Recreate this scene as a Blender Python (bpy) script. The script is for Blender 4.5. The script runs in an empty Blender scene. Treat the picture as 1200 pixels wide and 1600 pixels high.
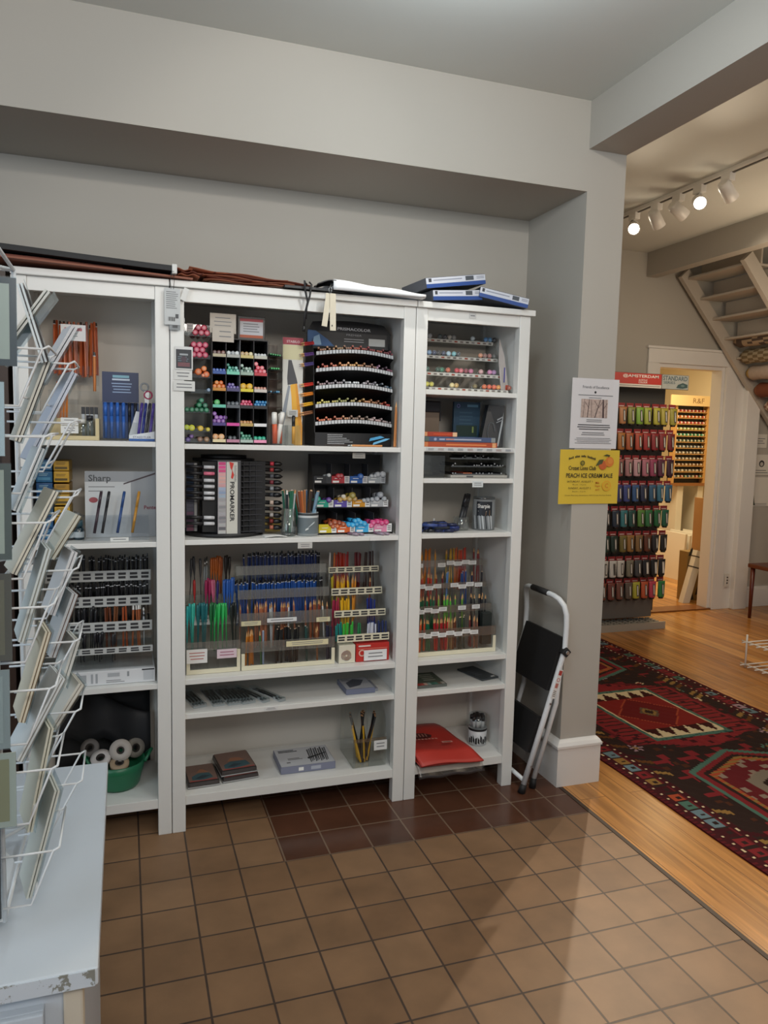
import bpy, bmesh, math, random
from mathutils import Vector, Matrix, Quaternion
random.seed(7)
S = bpy.context.scene
COL = S.collection
V = Vector
PI = math.pi

# ------------------------------------------------------------------ camera
cam_d = bpy.data.cameras.new('camera'); cam = bpy.data.objects.new('camera', cam_d); COL.objects.link(cam)
R = Matrix(((0.94592352, 0.01077536, -0.3242107), (-0.32352778, 0.10414739, -0.94046962), (0.0236318, 0.9945035, 0.10200159)))
cam.matrix_world = Matrix.Translation((-0.15165, -2.72794, 1.46908)) @ R.to_4x4()
cam_d.sensor_fit = 'AUTO'; cam_d.sensor_width = 36; cam_d.lens = 1181.73 / 1600 * 36
cam_d.clip_start = .02
S.camera = cam
S.view_settings.view_transform = 'Standard'
S.view_settings.look = 'None'
S.view_settings.gamma = 1
S.view_settings.use_curve_mapping = False
S.view_settings.exposure = 0.0
S.cycles.transparent_max_bounces = 32
S.cycles.max_bounces = 8
S.cycles.caustics_reflective = False
S.cycles.caustics_refractive = False
S.cycles.sample_clamp_indirect = 4

# ------------------------------------------------------------------ world and lights
w = bpy.data.worlds.new('world'); S.world = w; w.use_nodes = True
w.node_tree.nodes['Background'].inputs[0].default_value = (.80, .86, .92, 1)
w.node_tree.nodes['Background'].inputs[1].default_value = .30

def lamp(name, kind, loc, target, power, color, size=.1, size_y=None, angle=60, blend=.3):
    d = bpy.data.lights.new(name, kind); o = bpy.data.objects.new(name, d); COL.objects.link(o)
    o.location = loc; d.energy = power; d.color = color
    o.rotation_euler = (V(target) - V(loc)).to_track_quat('-Z', 'Y').to_euler()
    if kind == 'AREA':
        d.size = size
        if size_y: d.shape = 'RECTANGLE'; d.size_y = size_y
    elif kind == 'SPOT':
        d.spot_size = math.radians(angle); d.spot_blend = blend; d.shadow_soft_size = size
    else:
        d.shadow_soft_size = size
    return o
WARM = (1, .80, .56); SOFT = (1, .92, .82); COOL = (.72, .86, 1)
lamp('ceiling_spot_light', 'SPOT', (1.15, -2.5, 2.72), (.95, 0, 1.75), 42, SOFT, .03, angle=62, blend=.35)
lamp('ceiling_spot_light', 'SPOT', (-.9, -2.3, 2.72), (-.25, .4, 2.0), 26, (1, .93, .86), .03, angle=58, blend=.4)
lamp('ceiling_spot_light', 'SPOT', (1.0, -1.9, 2.72), (1.5, -1.0, 0), 12, (1, .90, .78), .03, angle=74, blend=.2)
lamp('ceiling_light', 'POINT', (.70, -1.0, 2.50), (0, 0, 0), 15, (.80, .92, 1), .09)
lamp('ceiling_spot_light', 'SPOT', (.75, -.42, 2.72), (.85, -.02, 1.0), 20, (1, .95, .88), .02, angle=64, blend=.6)
lamp('window_daylight', 'AREA', (-2.6, -2.6, 1.8), (0, -.4, 1.3), 26, COOL, 1.6, 1.6)
lamp('room_fill_light', 'AREA', (.2, -3.6, 2.6), (.6, 0, .9), 34, (1, .94, .87), 1.2, .6)  # unseen fill light added behind the camera to brighten the shelf interiors
lamp('gallery_fill_light', 'AREA', (3.3, -.4, 2.9), (3.3, .6, 0), 20, (1, .86, .68), 1.2, 1.6)
lamp('gallery_fill_light', 'POINT', (3.9, .9, 2.2), (0, 0, 0), 20, WARM, .25)  # added warm fill without a fixture, brightens the gallery and its ceiling
lamp('back_room_light', 'AREA', (4.9, 3.5, 2.55), (4.9, 3.6, 0), 55, (1, .78, .46), .8, .8)

# ------------------------------------------------------------------ materials
def lin(c):
    c /= 255
    return c / 12.92 if c <= .04045 else ((c + .055) / 1.055) ** 2.4
def rgb(h):
    h = h.lstrip('#')
    return tuple(lin(int(h[i:i+2], 16)) for i in (0, 2, 4)) + (1,)
_mc = {}
def mat(h, rough=.5, metal=0, noise=0, scale=8, bump=0, emit=0, spec=.5, coat=0):
    k = (h, rough, metal, noise, scale, bump, emit, spec, coat)
    if k in _mc: return _mc[k]
    m = bpy.data.materials.new('m_' + h); m.use_nodes = True
    nt = m.node_tree; b = nt.nodes['Principled BSDF']; c = rgb(h)
    b.inputs['Base Color'].default_value = c; b.inputs['Roughness'].default_value = rough
    b.inputs['Metallic'].default_value = metal; b.inputs['Specular IOR Level'].default_value = spec
    if coat: b.inputs['Coat Weight'].default_value = coat
    if emit: b.inputs['Emission Color'].default_value = c; b.inputs['Emission Strength'].default_value = emit
    if noise or bump:
        tc = nt.nodes.new('ShaderNodeTexCoord'); n = nt.nodes.new('ShaderNodeTexNoise')
        n.inputs['Scale'].default_value = scale; n.inputs['Detail'].default_value = 4
        nt.links.new(tc.outputs['Object'], n.inputs['Vector'])
        if noise:
            x = nt.nodes.new('ShaderNodeMix'); x.data_type = 'RGBA'
            x.inputs[6].default_value = tuple(min(1, q * (1 - noise)) for q in c[:3]) + (1,)
            x.inputs[7].default_value = tuple(min(1, q * (1 + noise)) for q in c[:3]) + (1,)
            nt.links.new(n.outputs[0], x.inputs[0]); nt.links.new(x.outputs[2], b.inputs['Base Color'])
        if bump:
            u = nt.nodes.new('ShaderNodeBump'); u.inputs['Strength'].default_value = bump; u.inputs['Distance'].default_value = .002
            nt.links.new(n.outputs[0], u.inputs['Height']); nt.links.new(u.outputs[0], b.inputs['Normal'])
    _mc[k] = m
    return m
def clear(h='FBFCFC', refl=.09, tint=.99, rough=.04):
    k = ('clear', h, refl, tint, rough)
    if k in _mc: return _mc[k]
    m = bpy.data.materials.new('m_clear_' + h); m.use_nodes = True; nt = m.node_tree; nt.nodes.clear()
    o = nt.nodes.new('ShaderNodeOutputMaterial'); mx = nt.nodes.new('ShaderNodeMixShader')
    t = nt.nodes.new('ShaderNodeBsdfTransparent'); g = nt.nodes.new('ShaderNodeBsdfGlossy')
    c = rgb(h); t.inputs[0].default_value = tuple(q * tint + (1 - tint) * 0 for q in c[:3]) + (1,)
    g.inputs[0].default_value = (1, 1, 1, 1); g.inputs['Roughness'].default_value = rough
    lw = nt.nodes.new('ShaderNodeLayerWeight'); lw.inputs[0].default_value = .35
    ma = nt.nodes.new('ShaderNodeMath'); ma.operation = 'MULTIPLY_ADD'; ma.inputs[1].default_value = .22; ma.inputs[2].default_value = refl
    nt.links.new(lw.outputs['Fresnel'], ma.inputs[0]); nt.links.new(ma.outputs[0], mx.inputs[0])
    nt.links.new(t.outputs[0], mx.inputs[1]); nt.links.new(g.outputs[0], mx.inputs[2]); nt.links.new(mx.outputs[0], o.inputs[0])
    _mc[k] = m
    return m
CLR = clear(tint=.995, refl=.03)
FILM = clear('F2F8FA', .07, .98, .12)
WHITE_PAINT = mat('DEDEDA', .32, noise=.02, scale=5)
PAPER = mat('E4E4E0', .6)
CREAM = mat('D9D2B8', .45)
BLACK = mat('17171A', .45)
INK = mat('2B2B2E', .6)
GREYINK = mat('77787A', .6)
STEEL = mat('B9BDC0', .25, metal=.9)

# ------------------------------------------------------------------ mesh builder
class M:
    def __init__(s): s.bm = bmesh.new(); s.mats = []
    def mi(s, m):
        if m not in s.mats: s.mats.append(m)
        return s.mats.index(m)
    def face(s, pts, m, smooth=False):
        f = s.bm.faces.new([s.bm.verts.new(p) for p in pts]); f.material_index = s.mi(m); f.smooth = smooth; return f
    def box(s, a, b, m, rot=None, bev=0, at=None):
        a, b = V(a), V(b)
        c = V([(a[i] + b[i]) / 2 for i in range(3)]); d = [abs(b[i] - a[i]) for i in range(3)]
        r = bmesh.ops.create_cube(s.bm, size=1)
        vs = r['verts']
        for v in vs: v.co = V((v.co.x * d[0], v.co.y * d[1], v.co.z * d[2]))
        fs = {f for v in vs for f in v.link_faces}; k = s.mi(m)
        for f in fs: f.material_index = k
        if bev:
            es = list({e for v in vs for e in v.link_edges})
            q = bmesh.ops.bevel(s.bm, geom=es, offset=min(bev, min(d) * .45), segments=2, affect='EDGES', profile=.6)
            vs = list({v for f in q['faces'] for v in f.verts} | {v for v in vs if v.is_valid})
            for f in {f for v in vs for f in v.link_faces}: f.material_index = k
        mt = Matrix.Translation(c)
        if rot is not None:
            rm = rot.to_matrix().to_4x4() if isinstance(rot, Quaternion) else rot
            mt = (Matrix.Translation(V(at)) @ rm @ Matrix.Translation(-V(at)) @ mt) if at is not None else mt @ rm
        for v in vs: v.co = mt @ v.co
        return s
    def ring(s, c, ax, r, seg, ref=None):
        ax = V(ax).normalized()
        t = V(ref) if ref is not None else (V((0, 0, 1)) if abs(ax.z) < .9 else V((1, 0, 0)))
        e1 = (t - ax * t.dot(ax)).normalized(); e2 = ax.cross(e1)
        return [s.bm.verts.new(V(c) + (e1 * math.cos(2 * PI * i / seg) + e2 * math.sin(2 * PI * i / seg)) * r) for i in range(seg)]
    def skin(s, rings, m, caps=(True, True), smooth=True):
        k = s.mi(m)
        for A, B in zip(rings, rings[1:]):
            n = len(A)
            for i in range(n):
                f = s.bm.faces.new((A[i], A[(i+1) % n], B[(i+1) % n], B[i])); f.material_index = k; f.smooth = smooth
        if caps[0]: f = s.bm.faces.new(rings[0][::-1]); f.material_index = k
        if caps[1]: f = s.bm.faces.new(rings[-1]); f.material_index = k
    def cyl(s, p0, p1, r, m, r1=None, seg=16, caps=(True, True), smooth=True):
        ax = V(p1) - V(p0)
        s.skin([s.ring(p0, ax, r, seg), s.ring(p1, ax, r if r1 is None else r1, seg)], m, caps, smooth); return s
    def lathe(s, prof, m, c=(0, 0, 0), ax=(0, 0, 1), seg=20, caps=(True, True)):
        ax = V(ax).normalized(); c = V(c)
        s.skin([s.ring(c + ax * z, ax, max(r, 1e-5), seg) for r, z in prof], m, caps); return s
    def tube(s, pts, r, m, seg=6, closed=False):
        pts = [V(p) for p in pts]; rings = []; ref = None
        for i, p in enumerate(pts):
            a = pts[max(i-1, 0)]; b = pts[min(i+1, len(pts)-1)]; t = (b - a)
            t = t.normalized() if t.length > 1e-9 else V((0, 0, 1))
            if ref is None: ref = V((0, 0, 1)) if abs(t.z) < .9 else V((1, 0, 0))
            ref = (ref - t * ref.dot(t)).normalized()
            rings.append(s.ring(p, t, r, seg, ref))
        s.skin(rings, m); return s
    def prism(s, poly, d, m, smooth=False):
        """poly = 3-D points of a flat outline, d = extrusion vector"""
        A = [s.bm.verts.new(V(p)) for p in poly]; B = [s.bm.verts.new(V(p) + V(d)) for p in poly]
        k = s.mi(m); n = len(A)
        for i in range(n):
            f = s.bm.faces.new((A[i], A[(i+1) % n], B[(i+1) % n], B[i])); f.material_index = k; f.smooth = smooth
        for q in (A[::-1], B): f = s.bm.faces.new(q); f.material_index = k
        return s
    def sheet(s, fn, nu, nv, m, th=.0012, smooth=True):
        """a thick sheet from fn(u, v)"""
        g = [[V(fn(i / nu, j / nv)) for j in range(nv + 1)] for i in range(nu + 1)]
        k = s.mi(m)
        def nrm(i, j):
            a = g[min(i+1, nu)][j] - g[max(i-1, 0)][j]; b = g[i][min(j+1, nv)] - g[i][max(j-1, 0)]
            return a.cross(b).normalized() * th
        T = [[s.bm.verts.new(g[i][j]) for j in range(nv + 1)] for i in range(nu + 1)]
        L = [[s.bm.verts.new(g[i][j] - nrm(i, j)) for j in range(nv + 1)] for i in range(nu + 1)]
        def q(*v):
            f = s.bm.faces.new(v); f.material_index = k; f.smooth = smooth
        for i in range(nu):
            for j in range(nv):
                q(T[i][j], T[i+1][j], T[i+1][j+1], T[i][j+1]); q(L[i][j], L[i][j+1], L[i+1][j+1], L[i+1][j])
            q(T[i][0], L[i][0], L[i+1][0], T[i+1][0]); q(T[i][nv], T[i+1][nv], L[i+1][nv], L[i][nv])
        for j in range(nv):
            q(T[0][j], T[0][j+1], L[0][j+1], L[0][j]); q(T[nu][j], L[nu][j], L[nu][j+1], T[nu][j+1])
        return s
    def build(s, name, parent=None, local=False, origin=None):
        me = bpy.data.meshes.new(name); 
        bmesh.ops.recalc_face_normals(s.bm, faces=s.bm.faces[:])
        off = V((0, 0, 0))
        if parent is not None and not local:
            off = V(parent.get('_o', (0, 0, 0))) if False else parent_origin(parent)
        elif origin is not None: off = V(origin)
        if off.length: bmesh.ops.translate(s.bm, verts=s.bm.verts[:], vec=-off)
        s.bm.to_mesh(me); s.bm.free()
        for m in s.mats: me.materials.append(m)
        o = bpy.data.objects.new(name, me); COL.objects.link(o)
        if parent is not None: o.parent = parent
        elif origin is not None: o.location = origin
        return o
def parent_origin(p):
    t = V((0, 0, 0))
    while p is not None: t += V(p.location); p = p.parent
    return t
def tag(o, label, cat, group=None, kind=None):
    if label: o['label'] = label
    if cat: o['category'] = cat
    if group: o['group'] = group
    if kind: o['kind'] = kind
    return o
def thing(name, label, cat, loc, group=None):
    o = bpy.data.objects.new(name, None); COL.objects.link(o); o.location = loc; o.empty_display_size = .02
    return tag(o, label, cat, group)
def struct(name, m, label=None):
    o = m.build(name); o['kind'] = 'structure'
    if label: o['label'] = label
    return o

_tc = {}
def text_mesh(s, bold=False):
    k = (s, bold)
    if k in _tc: return _tc[k]
    c = bpy.data.curves.new('t', 'FONT'); c.body = s; c.size = 1; c.resolution_u = 2
    if bold: c.offset = .018
    o = bpy.data.objects.new('t', c)
    me = bpy.data.meshes.new_from_object(o)
    vs = [tuple(v.co) for v in me.vertices]; fs = [tuple(p.vertices) for p in me.polygons]
    x0 = min(v[0] for v in vs); x1 = max(v[0] for v in vs); y0 = min(v[1] for v in vs); y1 = max(v[1] for v in vs)
    bpy.data.objects.remove(o); bpy.data.curves.remove(c); bpy.data.meshes.remove(me)
    _tc[k] = (vs, fs, x0, x1, y0, y1); return _tc[k]
class F:
    """a flat frame on a face: origin, right, up; draws on mesh builder m"""
    def __init__(s, m, o, x=(1, 0, 0), u=(0, 0, 1), lift=.0004):
        s.m = m; s.o = V(o); s.x = V(x).normalized(); s.u = V(u).normalized(); s.n = s.x.cross(s.u); s.l = lift; s.k = 1
    def P(s, a, b, l=1): return s.o + s.x * a + s.u * b + s.n * s.l * l
    def rect(s, a, b, c, d, mt, l=None):
        if l is None: s.k += .15; l = s.k
        s.m.face([s.P(a, b, l), s.P(c, b, l), s.P(c, d, l), s.P(a, d, l)], mt); return s
    def poly(s, pts, mt, l=None):
        if l is None: s.k += .15; l = s.k
        s.m.face([s.P(a, b, l) for a, b in pts], mt); return s
    def disc(s, a, b, r, mt, ry=None, n=16):
        s.k += .15
        s.m.face([s.P(a + r * math.cos(2 * PI * i / n), b + (ry or r) * math.sin(2 * PI * i / n), s.k) for i in range(n)], mt); return s
    def text(s, t, a, b, h, mt, width=None, align='c', bold=True, rot=False):
        vs, fs, x0, x1, y0, y1 = text_mesh(t, bold)
        s.k += .15; ky = h / (y1 - y0); kx = ky if width is None else width / (x1 - x0)
        wd = (x1 - x0) * kx; sx = {'c': a - wd / 2, 'l': a, 'r': a - wd}[align]
        idx = s.m.mi(mt); new = []
        for v in vs:
            px, py = sx + (v[0] - x0) * kx, b + (v[1] - y0) * ky
            if rot: px, py = a + (py - b), b - (px - sx)
            new.append(s.m.bm.verts.new(s.P(px, py, s.k)))
        for f in fs:
            try: q = s.m.bm.faces.new([new[i] for i in f]); q.material_index = idx
            except ValueError: pass
        return s
    def lines(s, a, b, c, d, n, mt, ragged=.25, th=.35, center=False):
        s.k += .15; rnd = random.Random(int(a * 1e4) + n)
        for i in range(n):
            y = d - (i + .5) * (d - b) / n; hh = (d - b) / n * th / 2; e = rnd.random() * ragged * (c - a)
            x0, x1 = (a + e / 2, c - e / 2) if center else (a, c - e)
            s.m.face([s.P(x0, y - hh, s.k), s.P(x1, y - hh, s.k), s.P(x1, y + hh, s.k), s.P(x0, y + hh, s.k)], mt)
        return s

def place(name, me, loc, d, label, cat, group=None, spin=0):
    o = bpy.data.objects.new(name, me); COL.objects.link(o); o.location = loc
    o.rotation_mode = 'QUATERNION'
    o.rotation_quaternion = (Quaternion() if tuple(d) == (0, 0, 1) else V(d).to_track_quat('Z', 'Y')) @ Quaternion((0, 0, 1), spin)
    return tag(o, label, cat, group)
def lighter(h, k=.35): return ''.join('%02X' % int(int(h[i:i+2], 16) * (1 - k) + 235 * k) for i in (0, 2, 4))
_pm = {}
def mesh_of(key, fn):
    if key not in _pm:
        m = M(); fn(m); me = bpy.data.meshes.new(key[0])
        bmesh.ops.recalc_face_normals(m.bm, faces=m.bm.faces[:]); m.bm.to_mesh(me); m.bm.free()
        for q in m.mats: me.materials.append(q)
        _pm[key] = me
    return _pm[key]
WOOD_TIP = mat('C99A66', .6)
def pencil(h, kind='tip', L=.175, r=.0037, alt='E8E8E8'):
    """upright along +z; z = 0 is the low end, L the end that shows"""
    def fn(m):
        c = mat(h, .35)
        if kind == 'tip':
            m.cyl((0, 0, 0), (0, 0, L - .022), r, c, seg=6, smooth=False)
            m.cyl((0, 0, L - .022), (0, 0, L - .006), r * .98, WOOD_TIP, r1=.0013, seg=6, caps=(False, False), smooth=False)
            m.cyl((0, 0, L - .006), (0, 0, L), .0013, c, r1=.0003, seg=6, caps=(False, True))
        elif kind == 'dip':
            m.cyl((0, 0, 0), (0, 0, L - .015), r, c, seg=6, smooth=False)
            m.cyl((0, 0, L - .015), (0, 0, L - .0125), r * 1.03, mat('DADDE2', .4), seg=6, smooth=False)
            m.cyl((0, 0, L - .0125), (0, 0, L), r * 1.02, mat(alt, .35), r1=r * .8, seg=6, smooth=False)
        elif kind == 'end':
            m.cyl((0, 0, 0), (0, 0, L - .002), r, c, seg=6, smooth=False)
            m.cyl((0, 0, L - .002), (0, 0, L), r * .8, mat(alt, .5), seg=8)
        elif kind == 'brush':
            m.lathe([(.0018, 0), (.0024, L * .3), (.0042, L * .72), (.0028, L * .8)], c, seg=8)
            m.cyl((0, 0, L * .8), (0, 0, L * .91), .0029, STEEL, seg=8)
            m.lathe([(.0028, L * .91), (.0035, L * .95), (.0008, L)], mat(alt, .8), seg=8)
        elif kind == 'grip':
            m.lathe([(.0016, 0), (.002, L * .55), (.0035, L * .62), (.0052, L * .72), (.0055, L * .93), (.004, L)], c, seg=8)
        elif kind == 'marker':
            m.cyl((0, 0, 0), (0, 0, L * .62), r, mat(alt, .4), seg=14)
            m.cyl((0, 0, L * .62), (0, 0, L * .97), r * 1.05, c, seg=14)
            m.lathe([(r * 1.05, L * .97), (r * .85, L), (r * .3, L * 1.004)], c, seg=14)
        elif kind == 'duo':
            m.cyl((0, 0, 0), (0, 0, L * .7), r, mat(alt, .4), seg=14)
            m.lathe([(r * 1.06, L * .7), (r * 1.06, L * .985), (r * .8, L)], c, seg=14)
            m.cyl((0, 0, L), (0, 0, L + .0012), r * .5, mat(lighter(h), .3), seg=12)
    return mesh_of(('pencil', h, kind, L, r, alt), fn)

# ------------------------------------------------------------------ floor materials
def brick_mat(name, s, c1, c2, mortar, rough, msize=.0035, w=None, rot=0, offs=(0, 0), stagger=0, grain=0, region=None, spec=.5, grimy=.12):
    m = bpy.data.materials.new(name); m.use_nodes = True; nt = m.node_tree; L = nt.links; b = nt.nodes['Principled BSDF']
    tc = nt.nodes.new('ShaderNodeTexCoord'); mp = nt.nodes.new('ShaderNodeMapping')
    mp.inputs['Rotation'].default_value = (0, 0, rot); mp.inputs['Location'].default_value = (offs[0], offs[1], 0)
    L.new(tc.outputs['Object'], mp.inputs[0])
    def brick(a, bb, mo):
        k = nt.nodes.new('ShaderNodeTexBrick'); k.offset = stagger; k.squash = 1
        k.inputs['Scale'].default_value = 1; k.inputs['Brick Width'].default_value = w or s; k.inputs['Row Height'].default_value = s
        k.inputs['Mortar Size'].default_value = msize; k.inputs['Mortar Smooth'].default_value = .3; k.inputs['Bias'].default_value = 0
        k.inputs['Color1'].default_value = rgb(a); k.inputs['Color2'].default_value = rgb(bb); k.inputs['Mortar'].default_value = rgb(mo)
        L.new(mp.outputs[0], k.inputs['Vector']); return k
    k = brick(c1, c2, mortar); out = k.outputs['Color']
    if region:
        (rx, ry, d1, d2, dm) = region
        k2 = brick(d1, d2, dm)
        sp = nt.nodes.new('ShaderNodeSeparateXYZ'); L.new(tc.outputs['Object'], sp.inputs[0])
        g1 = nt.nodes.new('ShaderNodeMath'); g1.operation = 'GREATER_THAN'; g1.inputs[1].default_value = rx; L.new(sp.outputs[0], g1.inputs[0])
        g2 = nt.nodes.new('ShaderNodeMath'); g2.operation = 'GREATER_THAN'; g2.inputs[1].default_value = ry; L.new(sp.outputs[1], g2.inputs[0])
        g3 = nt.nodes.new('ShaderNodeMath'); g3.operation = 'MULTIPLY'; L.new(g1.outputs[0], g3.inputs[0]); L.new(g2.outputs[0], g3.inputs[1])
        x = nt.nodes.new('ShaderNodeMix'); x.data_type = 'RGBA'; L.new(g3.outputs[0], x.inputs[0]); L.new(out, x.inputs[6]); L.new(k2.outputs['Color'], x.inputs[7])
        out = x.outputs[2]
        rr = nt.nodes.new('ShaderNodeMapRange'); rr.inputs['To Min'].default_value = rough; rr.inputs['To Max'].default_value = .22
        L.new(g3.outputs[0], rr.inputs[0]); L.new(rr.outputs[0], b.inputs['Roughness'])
    else: b.inputs['Roughness'].default_value = rough
    n = nt.nodes.new('ShaderNodeTexNoise'); n.inputs['Detail'].default_value = 5
    m2 = nt.nodes.new('ShaderNodeMapping'); L.new(mp.outputs[0], m2.inputs[0]); L.new(m2.outputs[0], n.inputs['Vector'])
    if grain: m2.inputs['Scale'].default_value = (.8, 13, 1); n.inputs['Scale'].default_value = 2.0; n.inputs['Distortion'].default_value = 1.2
    else: n.inputs['Scale'].default_value = 7
    mr = nt.nodes.new('ShaderNodeMapRange'); amt = grain or grimy
    mr.inputs['From Min'].default_value = .3; mr.inputs['From Max'].default_value = .7
    mr.inputs['To Min'].default_value = 1 - amt; mr.inputs['To Max'].default_value = 1 + amt; L.new(n.outputs[0], mr.inputs[0])
    mu = nt.nodes.new('ShaderNodeVectorMath'); mu.operation = 'SCALE'; L.new(out, mu.inputs[0]); L.new(mr.outputs[0], mu.inputs[3])
    L.new(mu.outputs[0], b.inputs['Base Color'])
    bu = nt.nodes.new('ShaderNodeBump'); bu.inputs['Strength'].default_value = .35; bu.inputs['Distance'].default_value = .002; bu.invert = True
    L.new(k.outputs['Fac'], bu.inputs['Height']); L.new(bu.outputs[0], b.inputs['Normal'])
    b.inputs['Specular IOR Level'].default_value = spec
    return m
T = .1586
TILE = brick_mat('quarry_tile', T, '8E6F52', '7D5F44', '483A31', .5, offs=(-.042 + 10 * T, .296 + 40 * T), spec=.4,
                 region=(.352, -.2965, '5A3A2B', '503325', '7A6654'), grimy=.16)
WOOD = brick_mat('pine_boards', .118, 'C69050', 'A06A30', '6A4522', .26, msize=.0016, w=2.6, rot=PI / 2, stagger=.37, grain=.34, offs=(5.0, 1.583 + .0), spec=.5)
WALLM = mat('AFAAA1', .75, noise=.03, scale=2, bump=.05)
CEILM = mat('CFD0CA', .8, noise=.02, scale=2, bump=.05)
TRIM = mat('E2E0DC', .35, noise=.02, scale=6)

# ------------------------------------------------------------------ structure
def sbox(name, a, b, m, bev=0):
    q = M(); q.box(a, b, m, bev=bev); return struct(name, q)
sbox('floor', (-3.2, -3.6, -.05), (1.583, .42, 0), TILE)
sbox('floor', (1.583, -3.6, -.05), (7.2, 6.2, 0), WOOD)
sbox('wall_back', (-3.2, .40, 0), (1.585, .48, 2.44), WALLM)
sbox('ceiling_beam', (-3.2, -.053, 2.44), (1.585, .48, 2.80), WALLM)          # dropped header over the alcove
sbox('ceiling', (-3.2, -3.6, 2.78), (1.585, -.053, 2.84), CEILM)
sbox('ceiling_beam', (1.585, -3.6, 2.60), (1.76, -.053, 3.02), WALLM)
sbox('pillar', (1.585, -.053, 0), (1.76, .48, 3.02), WALLM)
sbox('wall_right', (1.585, .48, 0), (1.76, 2.55, 3.02), WALLM)
sbox('ceiling', (1.76, -3.6, 2.98), (7.2, 6.2, 3.04), CEILM)
# pillar base board, profiled
q = M()
prof = [(0, 0), (.022, 0), (.022, .165), (.028, .168), (.028, .178), (.018, .190), (.006, .198), (0, .200)]
x0, x1, y0, y1 = 1.585, 1.76, -.053, .40
def corner_ring(d, z): return [V((x0 - d, y1, z)), V((x0 - d, y0 - d, z)), V((x1 + d * .6, y0 - d, z)), V((x1 + d * .6, y1, z))]
rows = [[q.bm.verts.new(p) for p in corner_ring(d, z)] for d, z in prof]
for A, B in zip(rows, rows[1:]):
    for i in range(3):
        f = q.bm.faces.new((A[i], A[i+1], B[i+1], B[i])); f.material_index = q.mi(TRIM)
struct('baseboard_pillar', q)
q = M(); q.box((-3.2, .384, 0), (1.57, .40, .165), TRIM, bev=.003); struct('baseboard_back', q)
q = M(); q.box((1.573, -3.6, 0), (1.590, -.08, .0022), mat('3A2A1E', .6)); struct('trim_1', q)
# gallery far wall with the door opening
sbox('wall_far', (1.76, 2.55, 0), (4.03, 2.67, 2.98), WALLM)
sbox('wall_far', (4.73, 2.55, 0), (7.2, 2.67, 2.98), WALLM)
sbox('wall_far', (4.03, 2.55, 2.11), (4.73, 2.67, 2.98), WALLM)
q = M()
q.box((3.92, 2.525, 0), (4.03, 2.55, 2.11), TRIM, bev=.004); q.box((3.92, 2.525, 2.11), (4.93, 2.55, 2.225), TRIM, bev=.004)
q.box((3.905, 2.515, 2.225), (4.945, 2.55, 2.245), TRIM, bev=.003)
q.box((4.73, 2.525, 0), (4.845, 2.55, 2.11), TRIM, bev=.004); q.box((4.845, 2.532, 0), (4.93, 2.55, 2.11), TRIM)
q.box((4.93, 2.48, 0), (5.075, 2.55, 1.95), TRIM, bev=.006)
q.box((4.70, 2.55, 0), (4.73, 2.67, 2.11), TRIM); q.box((4.03, 2.55, 0), (4.06, 2.67, 2.11), TRIM); q.box((4.06, 2.552, 2.08), (4.70, 2.668, 2.11), TRIM)
struct('door_1', q)
q = M(); q.box((4.03, 2.53, 0), (4.73, 2.69, .012), mat('7A4A22', .35, noise=.2, scale=20)); struct('trim_2', q)
q = M(); q.box((5.075, 2.532, 0), (7.2, 2.55, .165), TRIM, bev=.004); q.box((5.075, 2.536, .165), (7.2, 2.55, .185), TRIM, bev=.004); struct('baseboard_far', q)
# back room
BR = mat('D8CBAE', .8)
sbox('wall_rear', (1.9, 5.4, 0), (7.2, 5.5, 2.98), BR); sbox('wall_side', (6.2, 2.67, 0), (6.3, 5.4, 2.98), BR)
sbox('wall_side', (3.2, 2.67, 0), (3.3, 5.4, 2.98), BR)
sbox('wall_east', (7.1, -3.6, 0), (7.2, 2.55, 2.98), WALLM)
# bulkhead of the stairwell
sbox('ceiling_beam', (3.87, -1.5, 2.79), (3.97, 2.55, 2.98), WALLM)

# ------------------------------------------------------------------ outlet
t = thing('wall_outlet', 'white electrical outlet low on the wide door casing', 'outlet', (4.87, 2.52, .26))
q = M(); q.box((4.850, 2.512, .20), (4.90, 2.518, .32), mat('DAD7D0', .4), bev=.002); q.build('cover_plate', t)
for z in (.235, .26, .285):
    q = M(); q.cyl((4.875, 2.512, z), (4.875, 2.509, z), .007, mat('4A4038', .6)); q.build('socket', t)

# ------------------------------------------------------------------ stairs
SW = mat('B9B0A4', .5, noise=.03, scale=4)
t = thing('staircase', 'white open wooden staircase climbing behind the doorway wall', 'staircase', (4.17, 2.2, 1.3))
t['kind'] = 'structure'
def stringer(y, xa, za, ln, th):
    sl = V((1, 0, -1.118)).normalized(); up = V((1.118, 0, 1)).normalized()
    a = V((xa, y, za)); m = M(); m.prism([a, a + sl * ln, a + sl * ln + up * .10, a + up * .10], (0, th, 0), SW); return m
stringer(2.46, 4.14, 2.80, 2.55, .04).build('stringer', t); stringer(1.80, 4.14, 2.80, 2.5, .04).build('stringer', t)
for i in range(14):
    x, z = 4.235 + i * .137, 2.80 - i * .153
    q = M(); q.box((x - .03, 1.84, z - .018), (x + .20, 2.46, z), SW, bev=.003); q.build('tread', t)
    if i < 5: q = M(); q.box((x + .10, 1.84, z), (x + .115, 2.46, z + .135), SW); q.build('riser', t)

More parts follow.
